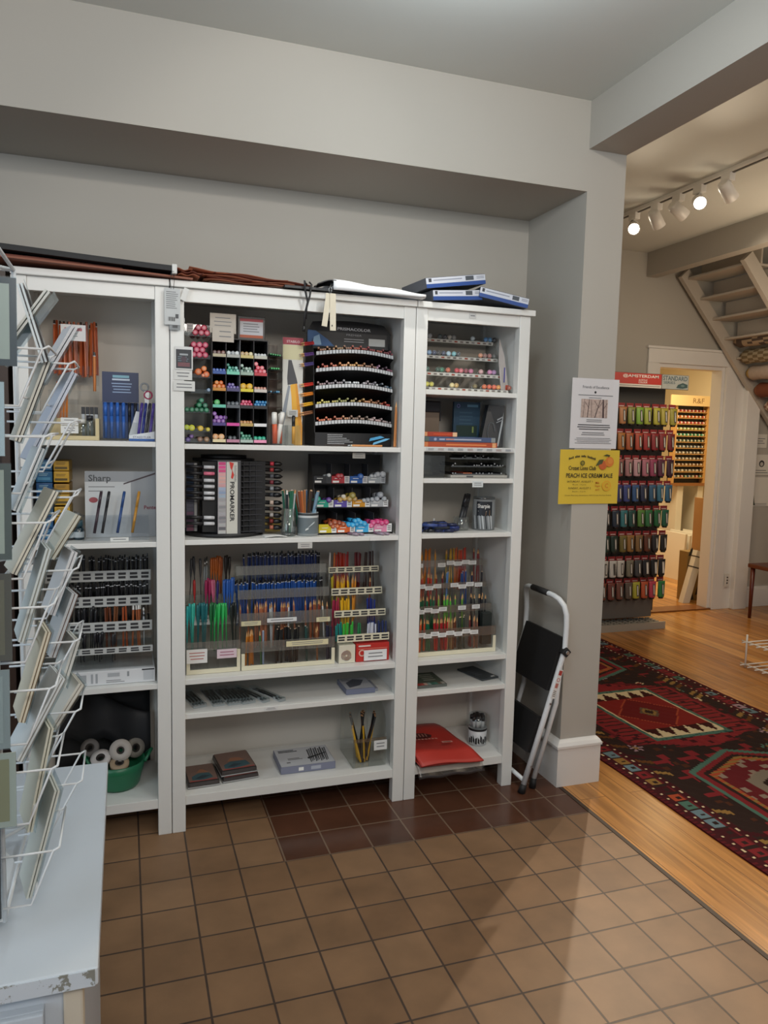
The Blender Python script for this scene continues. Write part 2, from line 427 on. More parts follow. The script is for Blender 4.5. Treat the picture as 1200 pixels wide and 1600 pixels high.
# textile rolls resting on the stairs' undersides
def roll(name, x, z, r, c1, c2, pat, label, y0=2.44, y1=1.0):
    m = M(); n = 26; a = mat(c1, .85, noise=.15, scale=30, bump=.4); b = mat(c2, .85)
    rings = []
    for i in range(n + 1):
        t_ = i / n; rr = r * (1 if 0 < i < n else .55) * (1 + .05 * math.sin(i * 1.9)); rings.append(m.ring((x, y0 + (y1 - y0) * t_, z), (0, -1, 0), rr, 16))
    m.skin(rings, a)
    m.bm.faces.index_update(); m.bm.faces.ensure_lookup_table()
    rnd = random.Random(name + label)
    for f in m.bm.faces:
        i = f.index // 16; j = f.index % 16
        if (pat == 'check' and (i + j) % 2) or (pat == 'spot' and rnd.random() < .4) or (pat == 'end' and i < 1): f.material_index = m.mi(b)
    o = m.build(name, origin=(x, (y0 + y1) / 2, z)); return tag(o, label, 'fabric', 'rolled textiles under the stairs')
roll('fabric_roll', 4.72, 2.31, .05, '4E4038', 'A08C72', 'spot', 'dark brown flecked fabric roll, uppermost of those under the stairs')
roll('fabric_roll', 4.80, 2.19, .06, '9A8E76', '6E5E44', 'check', 'cream and olive crocheted roll under the stairs')
roll('fabric_roll', 4.88, 2.06, .06, 'A8988C', 'A88A48', 'end', 'pink floral fabric roll with a mustard end')
roll('fabric_roll', 4.98, 1.92, .062, '6E3A22', '86502F', 'end', 'plain rust orange fabric roll under the stairs')
roll('fabric_roll', 5.10, 1.79, .056, 'C0AE9A', '8A5A4A', 'spot', 'cream floral fabric roll below the rust orange roll')
roll('fabric_roll', 5.30, 1.60, .07, 'A9B4B4', '5A6E80', 'spot', 'blue and white patterned fabric roll, lowest under the stairs')

# ------------------------------------------------------------------ track lights
WLT = mat('E6E4E0', .4)
t = thing('track_rail', 'white lighting track running along the gallery ceiling', 'track rail', (3.04, 1.0, 2.98))
q = M(); q.box((3.025, -1.2, 2.955), (3.06, 1.85, 2.98), WLT, bev=.002); q.box((3.036, -1.2, 2.950), (3.049, 1.85, 2.955), mat('55524E', .6)); q.build('rail', t)
GLOW = mat('FFF1D8', .5, emit=40); GLOW2 = mat('FFF1D8', .5, emit=9)
heads = [(1.62, (-.52, -.74, -.43), 1, 'lit spotlight shining at the camera beside the pillar'),
         (1.40, (.62, .15, -.75), 0, 'white spotlight tilted away just after the one beside the pillar'),
         (1.20, (.80, .02, -.45), 0, 'white spotlight in the middle of the ceiling track'),
         (1.02, (-.50, -.76, -.42), 1, 'brightest lit spotlight, second from the hallway end of the track'),
         (.80, (.66, .12, -.55), 0, 'white spotlight with slanted round lens at the hallway end of the track')]
for y, d, lit, lab in heads:
    d = V(d).normalized(); p = V((3.04, y, 2.955))
    t = thing('track_spotlight', lab, 'spotlight', p, 'spotlights on the gallery track')
    q = M(); q.box(p + V((-.02, -.035, -.045)), p + V((.02, .035, 0)), WLT, bev=.004); q.build('adapter', t)
    piv = p + V((0, 0, -.09))
    q = M(); q.cyl(p + V((0, 0, -.045)), piv, .007, WLT); q.build('stem', t)
    q = M(); a = piv - d * .055; e = piv + d * .06
    q.skin([q.ring(a, d, .028, 24), q.ring(a + d * .02, d, .036, 24), q.ring(e, d, .040, 24), q.ring(e, d, .034, 24), q.ring(e - d * .012, d, .033, 24)], WLT, (True, False)); HS = q.build('lamp_housing', t)
    q = M(); q.cyl(e - d * .012, e - d * .010, .033, GLOW if lit else GLOW2); q.build('lens', HS)
    L_ = lamp('spot_beam', 'SPOT', e + d * .004, e + d, 170 if lit else 20, (1, .84, .64), .015, angle=74 if lit else 70, blend=.7)

# ------------------------------------------------------------------ rug
def rug_color(x, y):
    """x across 0..1.27 (0 = hall side), y along; pattern only"""
    W = 1.27; cx = abs(x - W / 2); e = W / 2 - cx
    def h(a, b, s=0): return (math.sin(a * 127.1 + b * 311.7 + s * 74.7) * 43758.5453) % 1
    dk, red, red2, maroon, teal, cream, olive, orange, blue = '2E211E', '78262A', '622024', '3E171B', '4A6A5E', 'C9B894', '8A6A3A', 'A0482E', '647A82'
    if e < .025: return maroon if int(y / .012) % 2 else '5A1A20'
    if e < .05: return cream if (y % .05 < .012 and abs(e - .037) < .006) else maroon
    if e < .115:
        k = int(math.floor(y / .072)); f = y / .072 - k
        if f < .2: return dk
        if abs(e - .082) > .026: return red2
        c = [red, teal, olive, orange, '9A7F88', maroon, blue, red][int(h(k, 1) * 8)]
        if .42 < f < .68 and abs(e - .082) < .01: return dk
        return c
    if e < .15: return cream if (y % .045 < .012 and abs(e - .13) < .006) else maroon
    if e < .205:
        k = int(math.floor((y + e * .6) / .03)); return [dk, '5E3A1E', maroon, dk, olive][int(h(k, 3) * 5)] if (k % 2) else dk
    # field
    P = .93; yy = (y + 4 * P) % P - P / 2        # medallion centre every P
    alt = int(math.floor((y + 4 * P) / P)) % 2
    u = abs(x - W / 2); v = abs(yy)
    if alt == 0:
        hexd = max(u / .40, (v + u * .38) / .50)
        if hexd < 1:
            ru, rv = u / .235, v / .345
            rect = max(ru, rv)
            if rect < 1:
                if rect > .91 or abs(u + v * .9 - .50) < .018 and rect > .8: return teal if h(int(x * 70), int(y * 70)) > .25 else '2E4A44'
                if u + v > .53: return teal
                if rect > .87: return cream
                if rv > .62:
                    return cream if (abs(((x - W / 2) / .085) % 1 - .5) * 2 < (rv - .60) * 3.2) else '3A1816'
                q_ = abs(u) / .19 + abs(v) / .21
                if q_ < .16: return dk
                if q_ < .24: return olive
                if q_ < .34: return '5A4A3A'
                if .98 < q_ < 1.03: return orange
                return '641C1C' if q_ < 1 else '7A2420'
            if hexd > .95: return dk if h(int(y * 40), 5) > .5 else red2
            s = h(int(x * 36), int(y * 36), 2)
            if abs(((yy * 22) % 1) - .5) < .12 and u > .25 and u < .36: return dk
            return maroon if s > .93 else ('7E282A' if s < .6 else red)
    else:
        q_ = max(u / .34, (v * .95 + u * .45) / .40)
        if q_ < 1:
            if q_ > .93: return teal
            if q_ > .86: return red
            if q_ > .80: return dk
            if q_ > .72: return orange if int(y * 60) % 2 else olive
            if q_ < .2: return orange
            if q_ < .3: return dk
            if q_ < .45: return '7E7466'
            s = h(int(x * 30), int(y * 30), 4)
            return '8A7A6C' if s > .75 else red2
    # dark ground with small creatures, rosettes
    gx, gy = x / .16, y / .16; ix, iy = math.floor(gx), math.floor(gy); fx, fy = gx - ix - .5, gy - iy - .5
    r_ = h(ix, iy, 9)
    if r_ < .45:
        if abs(fx) < .32 and abs(fy + .05) < .09 or (abs(abs(fx) - .24) < .05 and -.35 < fy < 0) or (fx > .2 and abs(fy - .2) < .16): return red
    elif r_ < .75:
        d = math.hypot(fx, fy); a = math.atan2(fy, fx)
        if d < .09: return olive
        if d < .24 and math.cos(a * 6) > .2: return ['9A7F88', teal, red][int(h(ix, iy, 2) * 3)]
    elif r_ < .9 and (abs(fx) + abs(fy) < .2): return cream if abs(fx) + abs(fy) > .12 else red
    return dk if h(math.floor(gx * 6), math.floor(gy * 6), 7) > .06 else '4A2A1E'
RX0, RY0, RW, RL, cs = 1.905, -1.35, 1.27, 3.40, .0105
me = bpy.data.meshes.new('rug'); nx, ny = int(RW / cs), int(RL / cs); vs = []; fs = []; cols = []
_rc = {}
for j in range(ny + 1):
    for i in range(nx + 1):
        yv = j * cs; wob = .010 * math.sin(yv * 2.3) + .006 * math.sin(yv * 5.1 + 1)
        vs.append((i * cs + wob, yv, .007 + .0008 * math.sin(i * .9) * math.cos(j * .7)))
for j in range(ny):
    for i in range(nx):
        a = j * (nx + 1) + i; fs.append((a, a + 1, a + nx + 2, a + nx + 1))
        c = rug_color((i + .5) * cs, (j + .5) * cs + RY0 - .085 + .0)
        if c not in _rc: _rc[c] = rgb(c)
        cols.append(_rc[c])
nb = len(vs)
edge = [i for i in range(nx + 1)] + [j * (nx + 1) + nx for j in range(1, ny + 1)] + [ny * (nx + 1) + i for i in range(nx - 1, -1, -1)] + [j * (nx + 1) for j in range(ny - 1, 0, -1)]
for a in edge: vs.append((vs[a][0], vs[a][1], 0.0005))
for k in range(len(edge)):
    k2 = (k + 1) % len(edge); fs.append((edge[k2], edge[k], nb + k, nb + k2)); cols.append(rgb('47161A'))
me.from_pydata(vs, [], fs)
at = me.color_attributes.new('pattern', 'FLOAT_COLOR', 'CORNER')
flat = []
for p_, c in zip(me.polygons, cols): flat += list(c) * p_.loop_total
at.data.foreach_set('color', flat)
rm = bpy.data.materials.new('woven_wool'); rm.use_nodes = True; nt = rm.node_tree
va = nt.nodes.new('ShaderNodeVertexColor'); va.layer_name = 'pattern'
b = nt.nodes['Principled BSDF']; b.inputs['Roughness'].default_value = .95; b.inputs['Specular IOR Level'].default_value = .1
nn = nt.nodes.new('ShaderNodeTexNoise'); nn.inputs['Scale'].default_value = 180; bp = nt.nodes.new('ShaderNodeBump'); bp.inputs['Strength'].default_value = .4; bp.inputs['Distance'].default_value = .002
nt.links.new(nn.outputs[0], bp.inputs['Height']); nt.links.new(bp.outputs[0], b.inputs['Normal']); nt.links.new(va.outputs[0], b.inputs['Base Color'])
me.materials.append(rm)
o = bpy.data.objects.new('rug', me); COL.objects.link(o); o.location = (RX0, RY0, 0)
tag(o, 'long red and black patterned wool rug on the pine floor', 'rug')

# ------------------------------------------------------------------ paint tube rack in the gallery
t = thing('paint_rack', 'tall grey metal paint rack with red and white header sign', 'display rack', (3.55, 2.25, 0))
DK = mat('4A4947', .5, metal=.3)
q = M(); q.box((3.20, 2.27, .10), (3.90, 2.30, 1.97), DK, bev=.003); q.build('back_panel', t)
q = M(); q.box((3.22, 2.16, .08), (3.80, 2.27, .30), mat('5C5A58', .5), bev=.004); q.build('lower_panel', t)
q = M(); q.box((3.20, 2.08, 0), (3.87, 2.30, .018), mat('8F8A82', .45), bev=.003)
for i in range(5):
    for j in range(12): q.box((3.22 + j * .054, 2.09 + i * .037, .018), (3.258 + j * .054, 2.104 + i * .037, .05), mat('8F8A82', .45))
q.box((3.20, 2.07, 0), (3.87, 2.082, .055), mat('9A958C', .45)); q.build('slotted_base', t)
q = M(); q.box((3.20, 2.08, 1.862), (3.955, 2.095, 1.972), mat('5A5856', .5), bev=.001)
f = F(q, (3.20, 2.08, 1.862)); RED = mat('B8322A', .5)
f.rect(.003, .028, .502, .107, RED); f.rect(.003, .003, .502, .027, mat('D8D4CC', .5)); f.rect(.508, .003, .752, .107, mat('A8ADAA', .5, noise=.2, scale=20))
f.text('@AMSTERDAM', .315, .070, .028, PAPER, width=.32); f.text('ACRYLIC', .335, .051, .013, PAPER, width=.08); f.text('COLOUR', .335, .034, .013, PAPER, width=.08)
f.lines(.10, .010, .49, .020, 1, INK, 0); f.text('STANDARD', .628, .066, .034, mat('3E5660', .5), width=.225); f.text('SERIES', .575, .040, .020, mat('4E646C', .5), width=.11)
f.poly([(.64, .012), (.70, .008), (.745, .016), (.745, .040), (.70, .052), (.655, .036)], mat('3C5658', .5)); f.disc(.70, .030, .018, mat('6A8080', .5), ry=.008)
q.build('header_sign', t)
rows_ = [(1.75, ['B9B79A', 'B8AE8C', 'D8894A', '9DA23E', '8ACB2E', 'B8C82E', 'C9C42A', 'C8B92C', 'B7B02C']),
         (1.555, ['C23A2A', 'D19A2E', 'CF7A28', 'D2602A', 'D5482A', 'C22B2A', 'A8222A', 'A6262C', '8E2228']),
         (1.355, ['8E2A3A', '9A2A44', 'B4605A', 'C08088', 'D8A0B0', 'C87088', 'B03A68', '6E2A4A', '4A2038']),
         (1.16, ['46606E', '4A6078', '3A3F8E', '3C4CA6', '2F5FA8', '2A3560', '2E6698', '3480A8', '2F70A0']),
         (.965, ['2A2A30', '26282E', '2A3A54', '2C8A9A', '1F5A54', '5FA03A', '2F8A4A', '1F7A40', '1C7050']),
         (.77, ['1E4434', '20463A', '1F3A30', '8A7A2E', 'B37A2E', '9A7038', '7A3A22', '2E2A2E', '2A2624']),
         (.575, ['D8D8D4', 'D2D2CC', 'DADAD6', 'D8D6D0', '8A8670', '4A4E54', '26262A', '1E1E20', '1C1C1E']),
         (.40, ['9A3E2A', '9A4E34', '8A3E32', '8A4A3A', '6E5E52', 'C8C42A', 'E85A2A', 'E03A5A', '2E9A4A'])]
names_ = {'B': 0}
def tube_mesh(h):
    r0, g0, b0 = (int(h[i:i+2], 16) for i in (0, 2, 4)); av = (r0 + g0 + b0) / 3
    hx = ''.join('%02X' % int(.90 * (c_ * .76 + av * .24)) for c_ in (r0, g0, b0))
    def fn(m):
        m.prism([(-.032, -.001, -.040), (.032, -.001, -.040), (.032, -.001, 0), (-.032, -.001, 0)], (0, .002, 0), mat('8E2A2E', .5))
        m.prism([(-.022, -.003, -.026), (.022, -.003, -.026), (.022, -.003, -.020), (-.022, -.003, -.020)], (0, .001, 0), mat('D9C8C4', .5))
        c = mat(hx, .4); n = 14
        def rg(z, rx, ry): return [m.bm.verts.new((rx * math.cos(2*PI*i/n), -.022 + ry * math.sin(2*PI*i/n), z)) for i in range(n)]
        m.skin([rg(-.158, .027, .018), rg(-.150, .029, .019), rg(-.042, .034, .006), rg(-.030, .034, .003)], c)
        m.skin([rg(-.170, .019, .017), rg(-.155, .020, .018)], mat('1E1C1C', .4))
        f = F(m, (-.004, -.0425, -.140), u=(0, .125, 1)); f.rect(0, 0, .020, .09, mat('5A5652' if h not in ('26262A', '1E1E20', '1C1C1E') else 'B9B6B0', .5)); f.rect(.007, .01, .013, .08, PAPER if h not in ('D8D8D4', 'DADAD6') else INK)
    return mesh_of(('tube', h), fn)
cn = {0: 'yellow and green', 1: 'orange and red', 2: 'pink and magenta', 3: 'blue', 4: 'dark blue to green', 5: 'earth and brown', 6: 'white to black', 7: 'brown and fluorescent'}
ordn = ['top', 'second', 'third', 'fourth', 'fifth', 'sixth', 'seventh', 'lowest']
def hue_name(h):
    r, g, b_ = (int(h[i:i+2], 16) for i in (0, 2, 4)); mx, mn = max(r, g, b_), min(r, g, b_); v = mx / 255; s = 0 if mx == 0 else (mx - mn) / mx
    import colorsys
    hu = colorsys.rgb_to_hsv(r / 255, g / 255, b_ / 255)[0] * 360
    if s < .18: return 'white' if v > .78 else 'grey' if v > .35 else 'black'
    if v < .2: return 'black'
    if hu < 14 or hu > 340: n = 'red' if v > .5 or s > .6 else 'brown'
    elif hu < 42: n = 'orange' if v > .6 and s > .5 else ('tan' if v > .6 else 'brown')
    elif hu < 70: n = 'yellow' if v > .6 else 'olive'
    elif hu < 165: n = 'green'
    elif hu < 195: n = 'teal'
    elif hu < 250: n = 'blue'
    elif hu < 290: n = 'purple'
    else: n = 'pink'
    if n == 'red' and s < .55 and v > .6: n = 'pink'
    return ('dark ' if v < .42 else 'pale ' if (v > .75 and s < .4) else '') + n
for r_, (z, cs_) in enumerate(rows_):
    hooks = M()
    for i, h in enumerate(cs_):
        x = 3.245 + i * .0735 + (r_ % 2) * .006 + random.uniform(-.006, .006)
        x = 3.255 + (i + (0 if r_ < 4 else -.2)) * .0765 + random.uniform(-.005, .005)
        hooks.tube([(x, 2.27, z - .008), (x, 2.153, z - .008), (x, 2.153, z + .002)], .0022, STEEL, seg=5)
        nb_ = 'beside the ' + hue_name(cs_[i-1]) + ' one' if i else 'nearest the pillar'
        place('paint_tube', tube_mesh(h), (x, 2.15, z + .0), (0, 0, 1), f'{hue_name(h)} paint tube, {ordn[r_]} row of the gallery rack, {nb_}', 'paint tube', 'acrylic paint tubes on the rack')
    hooks.build('hook_row', t)

# ------------------------------------------------------------------ back room things
t = thing('paint_stick_display', 'wooden paint stick display board in the back room', 'display', (4.83, 3.1, 1.09))
PN = mat('B98E55', .5, noise=.12, scale=12)
q = M(); q.box((4.60, 3.04, 1.01), (4.625, 3.12, 1.95), PN); q.box((5.03, 3.04, 1.01), (5.055, 3.12, 1.95), PN)
q.box((4.60, 3.03, .98), (5.055, 3.13, 1.01), mat('8A5A30', .5)); q.box((4.60, 3.11, 1.01), (5.055, 3.125, 1.95), mat('2A2622', .6)); q.build('case', t)
q = M(); q.box((4.52, 3.02, 1.86), (5.055, 3.04, 1.975), mat('D9BE8C', .5), bev=.002); f = F(q, (4.52, 3.02, 1.86)); f.text('R&F', .36, .03, .055, mat('7A5A34', .5), width=.15, bold=False); q.build('header_board', t); DSP = t
pal = ['B0564A C05A4A A8484A B86050', 'B05A3A C0703A A86A40 B85038', 'B04848 B85A50 9A4048 C06A5A', '9AA04A B0B060 8AA070 A8B070', '2E7A50 4A9068 3A8A6A 58A080', '5A6A5A 4A5A50 6A7A60 50605A',
       '6A7278 58646E 7A8088 4E5A66', '8A8478 6E6A62 9A9488 5A564E', '7A7468 8E8474 6A6258 A09684', '8A6A4A 9A7A58 7A5A3E A88A64', 'A09A8A 8A8474 B0AA98 767060', '5A6A8A 8A8A5A A04A3A 4A7A5A']
for i, row in enumerate(pal):
    z = 1.80 - i * .066; row = row.split()
    q = M(); q.box((4.625, 3.045, z - .012), (5.03, 3.11, z - .004), PN); q.build('ledge', DSP)
    for j in range(8):
        h = row[j % 4]
        def fn(m, h=h): m.cyl((-.019, 0, .013), (.019, 0, .013), .013, mat(h, .5), seg=10); m.cyl((-.006, 0, .013), (.006, 0, .013), .0135, PAPER, seg=10)
        place('paint_stick', mesh_of(('stick', h), fn), (5.622 + j * .0505, 4.17, z - .004), (0, 0, 1), f'{hue_name(h)} paint stick in row {["one","two","three","four","five","six","seven","eight","nine","ten","eleven","twelve"][i]} of the wooden display', 'paint stick', 'paint sticks on the wooden display')
t = thing('display_plinth', 'white box plinth under the wooden paint stick display', 'plinth', (4.9, 3.2, 0))
q = M(); q.box((4.70, 3.06, 0), (4.78, 3.35, .978), mat('D8D2C4', .5), bev=.003); q.box((4.98, 3.06, 0), (5.055, 3.35, .978), mat('D8D2C4', .5), bev=.003); q.build('side_panel', t)
q = M(); q.box((4.78, 3.33, 0), (4.98, 3.35, .978), mat('D8D2C4', .5)); q.build('back_panel', t)
DSP.location += V((.97, 1.1, 0)); t.location += V((.97, 1.1, 0))
for i in range(7):
    x = 5.40 + i * .050; hgt = .50 - .015 * (i % 3)
    q = M(); q.box((x, 3.70, 0), (x + .02, 4.15, hgt), mat('E8E4DA', .6), bev=.002); q.box((x - .001, 3.697, 0), (x + .021, 3.70, hgt), mat('CFC8B8', .7))
    o = q.build('blank_canvas', origin=(x, 3.9, 0)); o.rotation_euler = (0, math.radians(3 + i * .9), 0)
    tag(o, 'narrow white stretched canvas standing on edge in the back room', 'canvas', 'stretched canvases on edge')
t = thing('long_carton', 'tall narrow white carton leaning inside the doorway', 'box', (4.66, 2.80, 0))
rt = Matrix.Rotation(math.radians(15), 4, 'Y')
q = M(); q.box((0, 0, 0), (.075, .06, .50), mat('D5CFC2', .55), bev=.002); q.box((-.001, -.001, .34), (.076, .061, .352), mat('3A3430', .5)); q.box((-.001, -.001, .44), (.076, .061, .45), mat('3A3430', .5))
o = q.build('carton_body', t, local=True); o.matrix_local = rt
q = M(); q.box((0, 0, 0), (.16, .11, .46), mat('8A7040', .6), bev=.003)
f = F(q, (0, 0, 0))
for a, b_, c, d in ((.02, .0, .10, .09), (.11, .05, .16, .14), (.03, .20, .12, .27), (.09, .34, .16, .40), (.01, .42, .07, .50)): f.poly([(a, b_), (c, b_ + .01), (c - .02, d), (a + .02, d - .02)], mat('2A2620', .6))
tag(q.build('patterned_box', origin=(0, 0, 0)), 'mustard and black patterned box standing by the door jamb', 'box').location = (4.75, 2.88, 0)
q = M(); q.box((0, 0, 0), (.02, .22, .95), mat('B88E60', .6, noise=.1, scale=4)); o = q.build('cardboard_sheet', origin=(0, 0, 0)); o.location = (4.93, 2.82, 0)
tag(o, 'flat brown cardboard sheet standing behind the patterned box', 'cardboard')
q = M(); q.box((0, 0, 0), (.11, .12, 1.0), mat('C8A46E', .6), bev=.004); o = q.build('tall_carton', origin=(0, 0, 0)); o.location = (4.98, 3.18 - .3, 1.0)
tag(o, 'tan upright carton on top of the cardboard beside the jamb', 'box')
bpy.data.objects.remove(o)

# notices on the far wall
def notice(name, x, z, w_, h_, label, fn=None, c='DAD6CC', y=2.545):
    q = M(); q.box((x, y, z), (x + w_, y + .003, z + h_), mat(c, .6)); f = F(q, (x, y, z))
    if fn: fn(f)
    return tag(q.build(name, origin=(x + w_ / 2, y, z)), label, 'notice')
notice('wall_notice', 5.10, 1.43, .14, .12, 'small white notice on the wall beneath the stairs', lambda f: (f.lines(.03, .03, .12, .09, 3, GREYINK), f.disc(.025, .10, .006, INK)))
def emblem(f): f.disc(.12, .10, .03, INK); f.disc(.12, .096, .018, mat('B9B5AC', .6)); f.lines(.03, .01, .22, .05, 2, GREYINK)
notice('wall_notice', 5.08, 1.19, .24, .18, 'white notice with round dark emblem on the far wall', emblem)
def trees(f):
    for a, s in ((.02, 1), (.25, 1.2)):
        f.poly([(a, .03), (a + .06 * s, .03), (a + .035 * s, .17 * s)], mat('3C4236', .7)); f.poly([(a - .005, .01), (a + .07 * s, .01), (a + .03 * s, .10)], mat('4A5044', .7))
    f.lines(.08, .005, .24, .03, 2, GREYINK)
notice('wall_poster', 5.07, .91, .34, .26, 'white poster with dark fir trees at its corners', trees)

# chair and wire stand cut by the frame
t = thing('wooden_chair', 'red brown wooden chair by the far wall', 'chair', (4.9, 2.0, 0))
MH = mat('5A2418', .3, noise=.1, scale=10)
q = M(); q.box((4.80, 1.80, .43), (5.16, 2.22, .465), MH, bev=.008); q.build('seat', t)
for a, b_ in ((4.83, 1.83), (5.12, 1.83), (4.83, 2.19), (5.12, 2.19)):
    q = M(); q.cyl((a, b_, 0), (a, b_, .43), .013, MH, r1=.02, seg=10); q.build('leg', t)
q = M(); q.box((5.12, 1.82, .46), (5.15, 2.20, .92), MH, bev=.008); q.build('backrest', t)
t = thing('wire_stand', 'low white wire stand on the pine floor near the rug', 'stand', (3.85, .95, 0))
q = M()
for z in (.02, .17):
    for k in range(6): q.tube([(3.66, .78 + k * .06, z), (4.05, .78 + k * .06, z)], .004, WLT)
    for x in (3.70, 4.0): q.tube([(x, .74, z), (x, 1.12, z)], .005, WLT)
q.build('wire_shelf', t)
for x in (3.70, 4.0):
    for y in (.78, 1.08): q = M(); q.cyl((x, y, 0), (x, y, .22), .006, WLT, seg=8); q.build('leg', t)

# ------------------------------------------------------------------ bookcases
BACKP = mat('D4CEC4', .7, noise=.03, scale=3)
def bookcase(x0, w_, label, shelves, over=(0, 0)):
    x1 = x0 + w_; D = .37; P = .048
    t = thing('bookcase', label, 'bookcase', ((x0 + x1) / 2, D / 2, 0), 'white bookcases in the alcove')
    g = .0012
    for a, b_ in ((x0 + g, x0 + P), (x1 - P, x1 - g)):
        for y in (0, D - .04):
            q = M(); q.box((a, y, 0), (b_, y + .04, 1.95), WHITE_PAINT, bev=.0025); q.build('post', t)
        c = (a + b_) / 2
        q = M(); q.box((a + .012, .04, .10), (b_ - .012, D - .04, 1.95), WHITE_PAINT); q.build('side_panel', t)
    q = M(); q.box((x0 - over[0] + g, -.014, 1.95), (x1 + over[1] - g, D, 1.973), WHITE_PAINT, bev=.003); q.build('top_board', t)
    q = M(); q.box((x0 + P, .004, 1.905), (x1 - P, .022, 1.95), WHITE_PAINT, bev=.0015); q.build('top_rail', t)
    q = M(); q.box((x0 + P, .004, .100), (x1 - P, .022, .135), WHITE_PAINT, bev=.0015); q.build('bottom_rail', t)
    q = M(); q.box((x0 + P - .03, .02, .115), (x1 - P + .03, D - .02, .135), WHITE_PAINT, bev=.001); q.build('shelf', t)
    for z, th in shelves:
        q = M(); q.box((x0 + P - .03, .006, z - th), (x1 - P + .03, D - .025, z), WHITE_PAINT, bev=.0015); q.build('shelf', t)
    q = M(); q.box((x0 + .02, D - .012, .12), (x1 - .02, D - .004, 1.95), BACKP); q.build('back_panel', t)
    return t
STD = [(1.42, .018), (1.08, .018), (.572, .02), (.444, .02)]
bookcase(-.49, .49, 'narrow white bookcase partly hidden by the card spinner', [(1.425, .018), (1.076, .018), (.566, .02)])
bookcase(0, .90, 'wide white bookcase in the middle with two cardboard tag ends above', STD)
bookcase(.90, .49, 'narrow white bookcase next to the folded step stool', [(1.645, .018), (1.425, .018), (1.302, .018), (1.083, .018), (.572, .02), (.444, .02)], (0, .014))
q = M(); DB = mat('3A2A22', .4, noise=.1, scale=6)
t = thing('dark_bookcase', 'dark brown bookcase behind the card spinner', 'bookcase', (-.95, .2, 0))
q.box((-.53, .02, 0), (-.505, .37, 1.97), DB); q.build('side_panel', t); q = M(); q.box((-1.4, .02, 0), (-1.375, .37, 1.97), DB); q.build('side_panel', t)
q = M(); q.box((-1.375, .35, 0), (-.53, .37, 1.97), DB); q.build('back_panel', t)
for z in (.1, .5, .9, 1.3, 1.65, 1.955): q = M(); q.box((-1.375, .03, z - .02), (-.53, .35, z), DB); q.build('shelf', t)

def small_sign(name, x, z, w_, h_, y, label, c='D9D8D3', fn=None, n=2, cat='sign', ink=GREYINK, rot=None):
    q = M(); q.box((x, y, z), (x + w_, y + .0012, z + h_), mat(c, .6)); f = F(q, (x, y, z))
    if fn: fn(f)
    else: f.lines(w_ * .12, h_ * .2, w_ * .88, h_ * .85, n, ink, th=.3, center=True)
    o = q.build(name, origin=(x + w_ / 2, y, z)); 
    if rot: o.rotation_euler = rot
    return tag(o, label, cat)

# ---- tiered clear racks
def tiered(name, label, x0, x1, tiers, z0, yb, strip=None, slots=6, frame=True, sticker=None, lipc=None, tops=None, base_z=None):
    """tiers = [(y, z_lip_bottom, z_lip_top)] front to back"""
    t = thing(name, label, 'display rack', ((x0 + x1) / 2, (tiers[0][0] + yb) / 2, z0))
    if base_z: z1 = base_z
    else: z1 = z0
    q = M(); q.box((x0, tiers[0][0], z1 + .002), (x1, yb, z1 + .006), CLR); q.build('floor_panel', t)
    if frame:
        q = M(); y = tiers[0][0]; top = tiers[0][1] - .004
        q.box((x0, y - .006, z0 + .001), (x1, y, z0 + .018), CREAM, bev=.001); q.box((x0, y - .006, z0 + .018), (x0 + .013, y, top), CREAM, bev=.001); q.box((x1 - .013, y - .006, z0 + .018), (x1, y, top), CREAM, bev=.001)
        q.build('base_frame', t)
    for i, (y, a, b_) in enumerate(tiers):
        zb = z1 + .006 if i == 0 else tiers[i-1][1]
        q = M(); q.box((x0 + .002, y, zb), (x1 - .002, y + .002, b_), CLR); q.build('front_panel', t)
        q = M(); lm = lipc or clear('EEF0EA', .16, .98, .4)
        q.box((x0, y - .0035, a), (x1, y, b_), strip or lm)
        if strip:
            f = F(q, (x0, y - .0035, a)); W_ = x1 - x0; hh = b_ - a
            for k in range(slots):
                c = W_ * (k + .5) / slots; f.lines(c - .014, hh * .15, c + .014, hh * .85, 2, INK, ragged=.1, th=.65)
        q.build('label_strip' if strip else 'lip', t)
        yn = tiers[i+1][0] if i + 1 < len(tiers) else yb
        if i:
            q = M(); q.box((x0 + .002, y + .002, zb - .03), (x1 - .002, yn, zb - .027), CLR); q.build('step_panel', t)
    for k in range(1, slots):
        q = M(); x = x0 + (x1 - x0) * k / slots
        prof_ = [(x, tiers[0][0] + .003, z1 + .008)]
        for i, (y, a, b_) in enumerate(tiers):
            yn = tiers[i+1][0] if i + 1 < len(tiers) else yb
            prof_ += [(x, y + .003, b_ - .004), (x, yn - .002, b_ - .004)]
        prof_ += [(x, yb - .002, z1 + .008)]
        q.prism(prof_, (.0012, 0, 0), CLR); q.build('divider', t)
    for x in (x0, x1 - .002):
        q = M(); pr = [(x, tiers[0][0], z1 + .003), (x, tiers[0][0], tiers[0][2]), (x, tiers[-1][0], tiers[-1][2]), (x, yb, tiers[-1][2]), (x, yb, z1 + .003)]
        q.prism(pr, (.0015, 0, 0), CLR); q.build('side_panel', t)
    q = M(); q.box((x0, yb, z1 + .003), (x1, yb + .002, tiers[-1][2]), CLR); q.build('rear_panel', t)
    return t
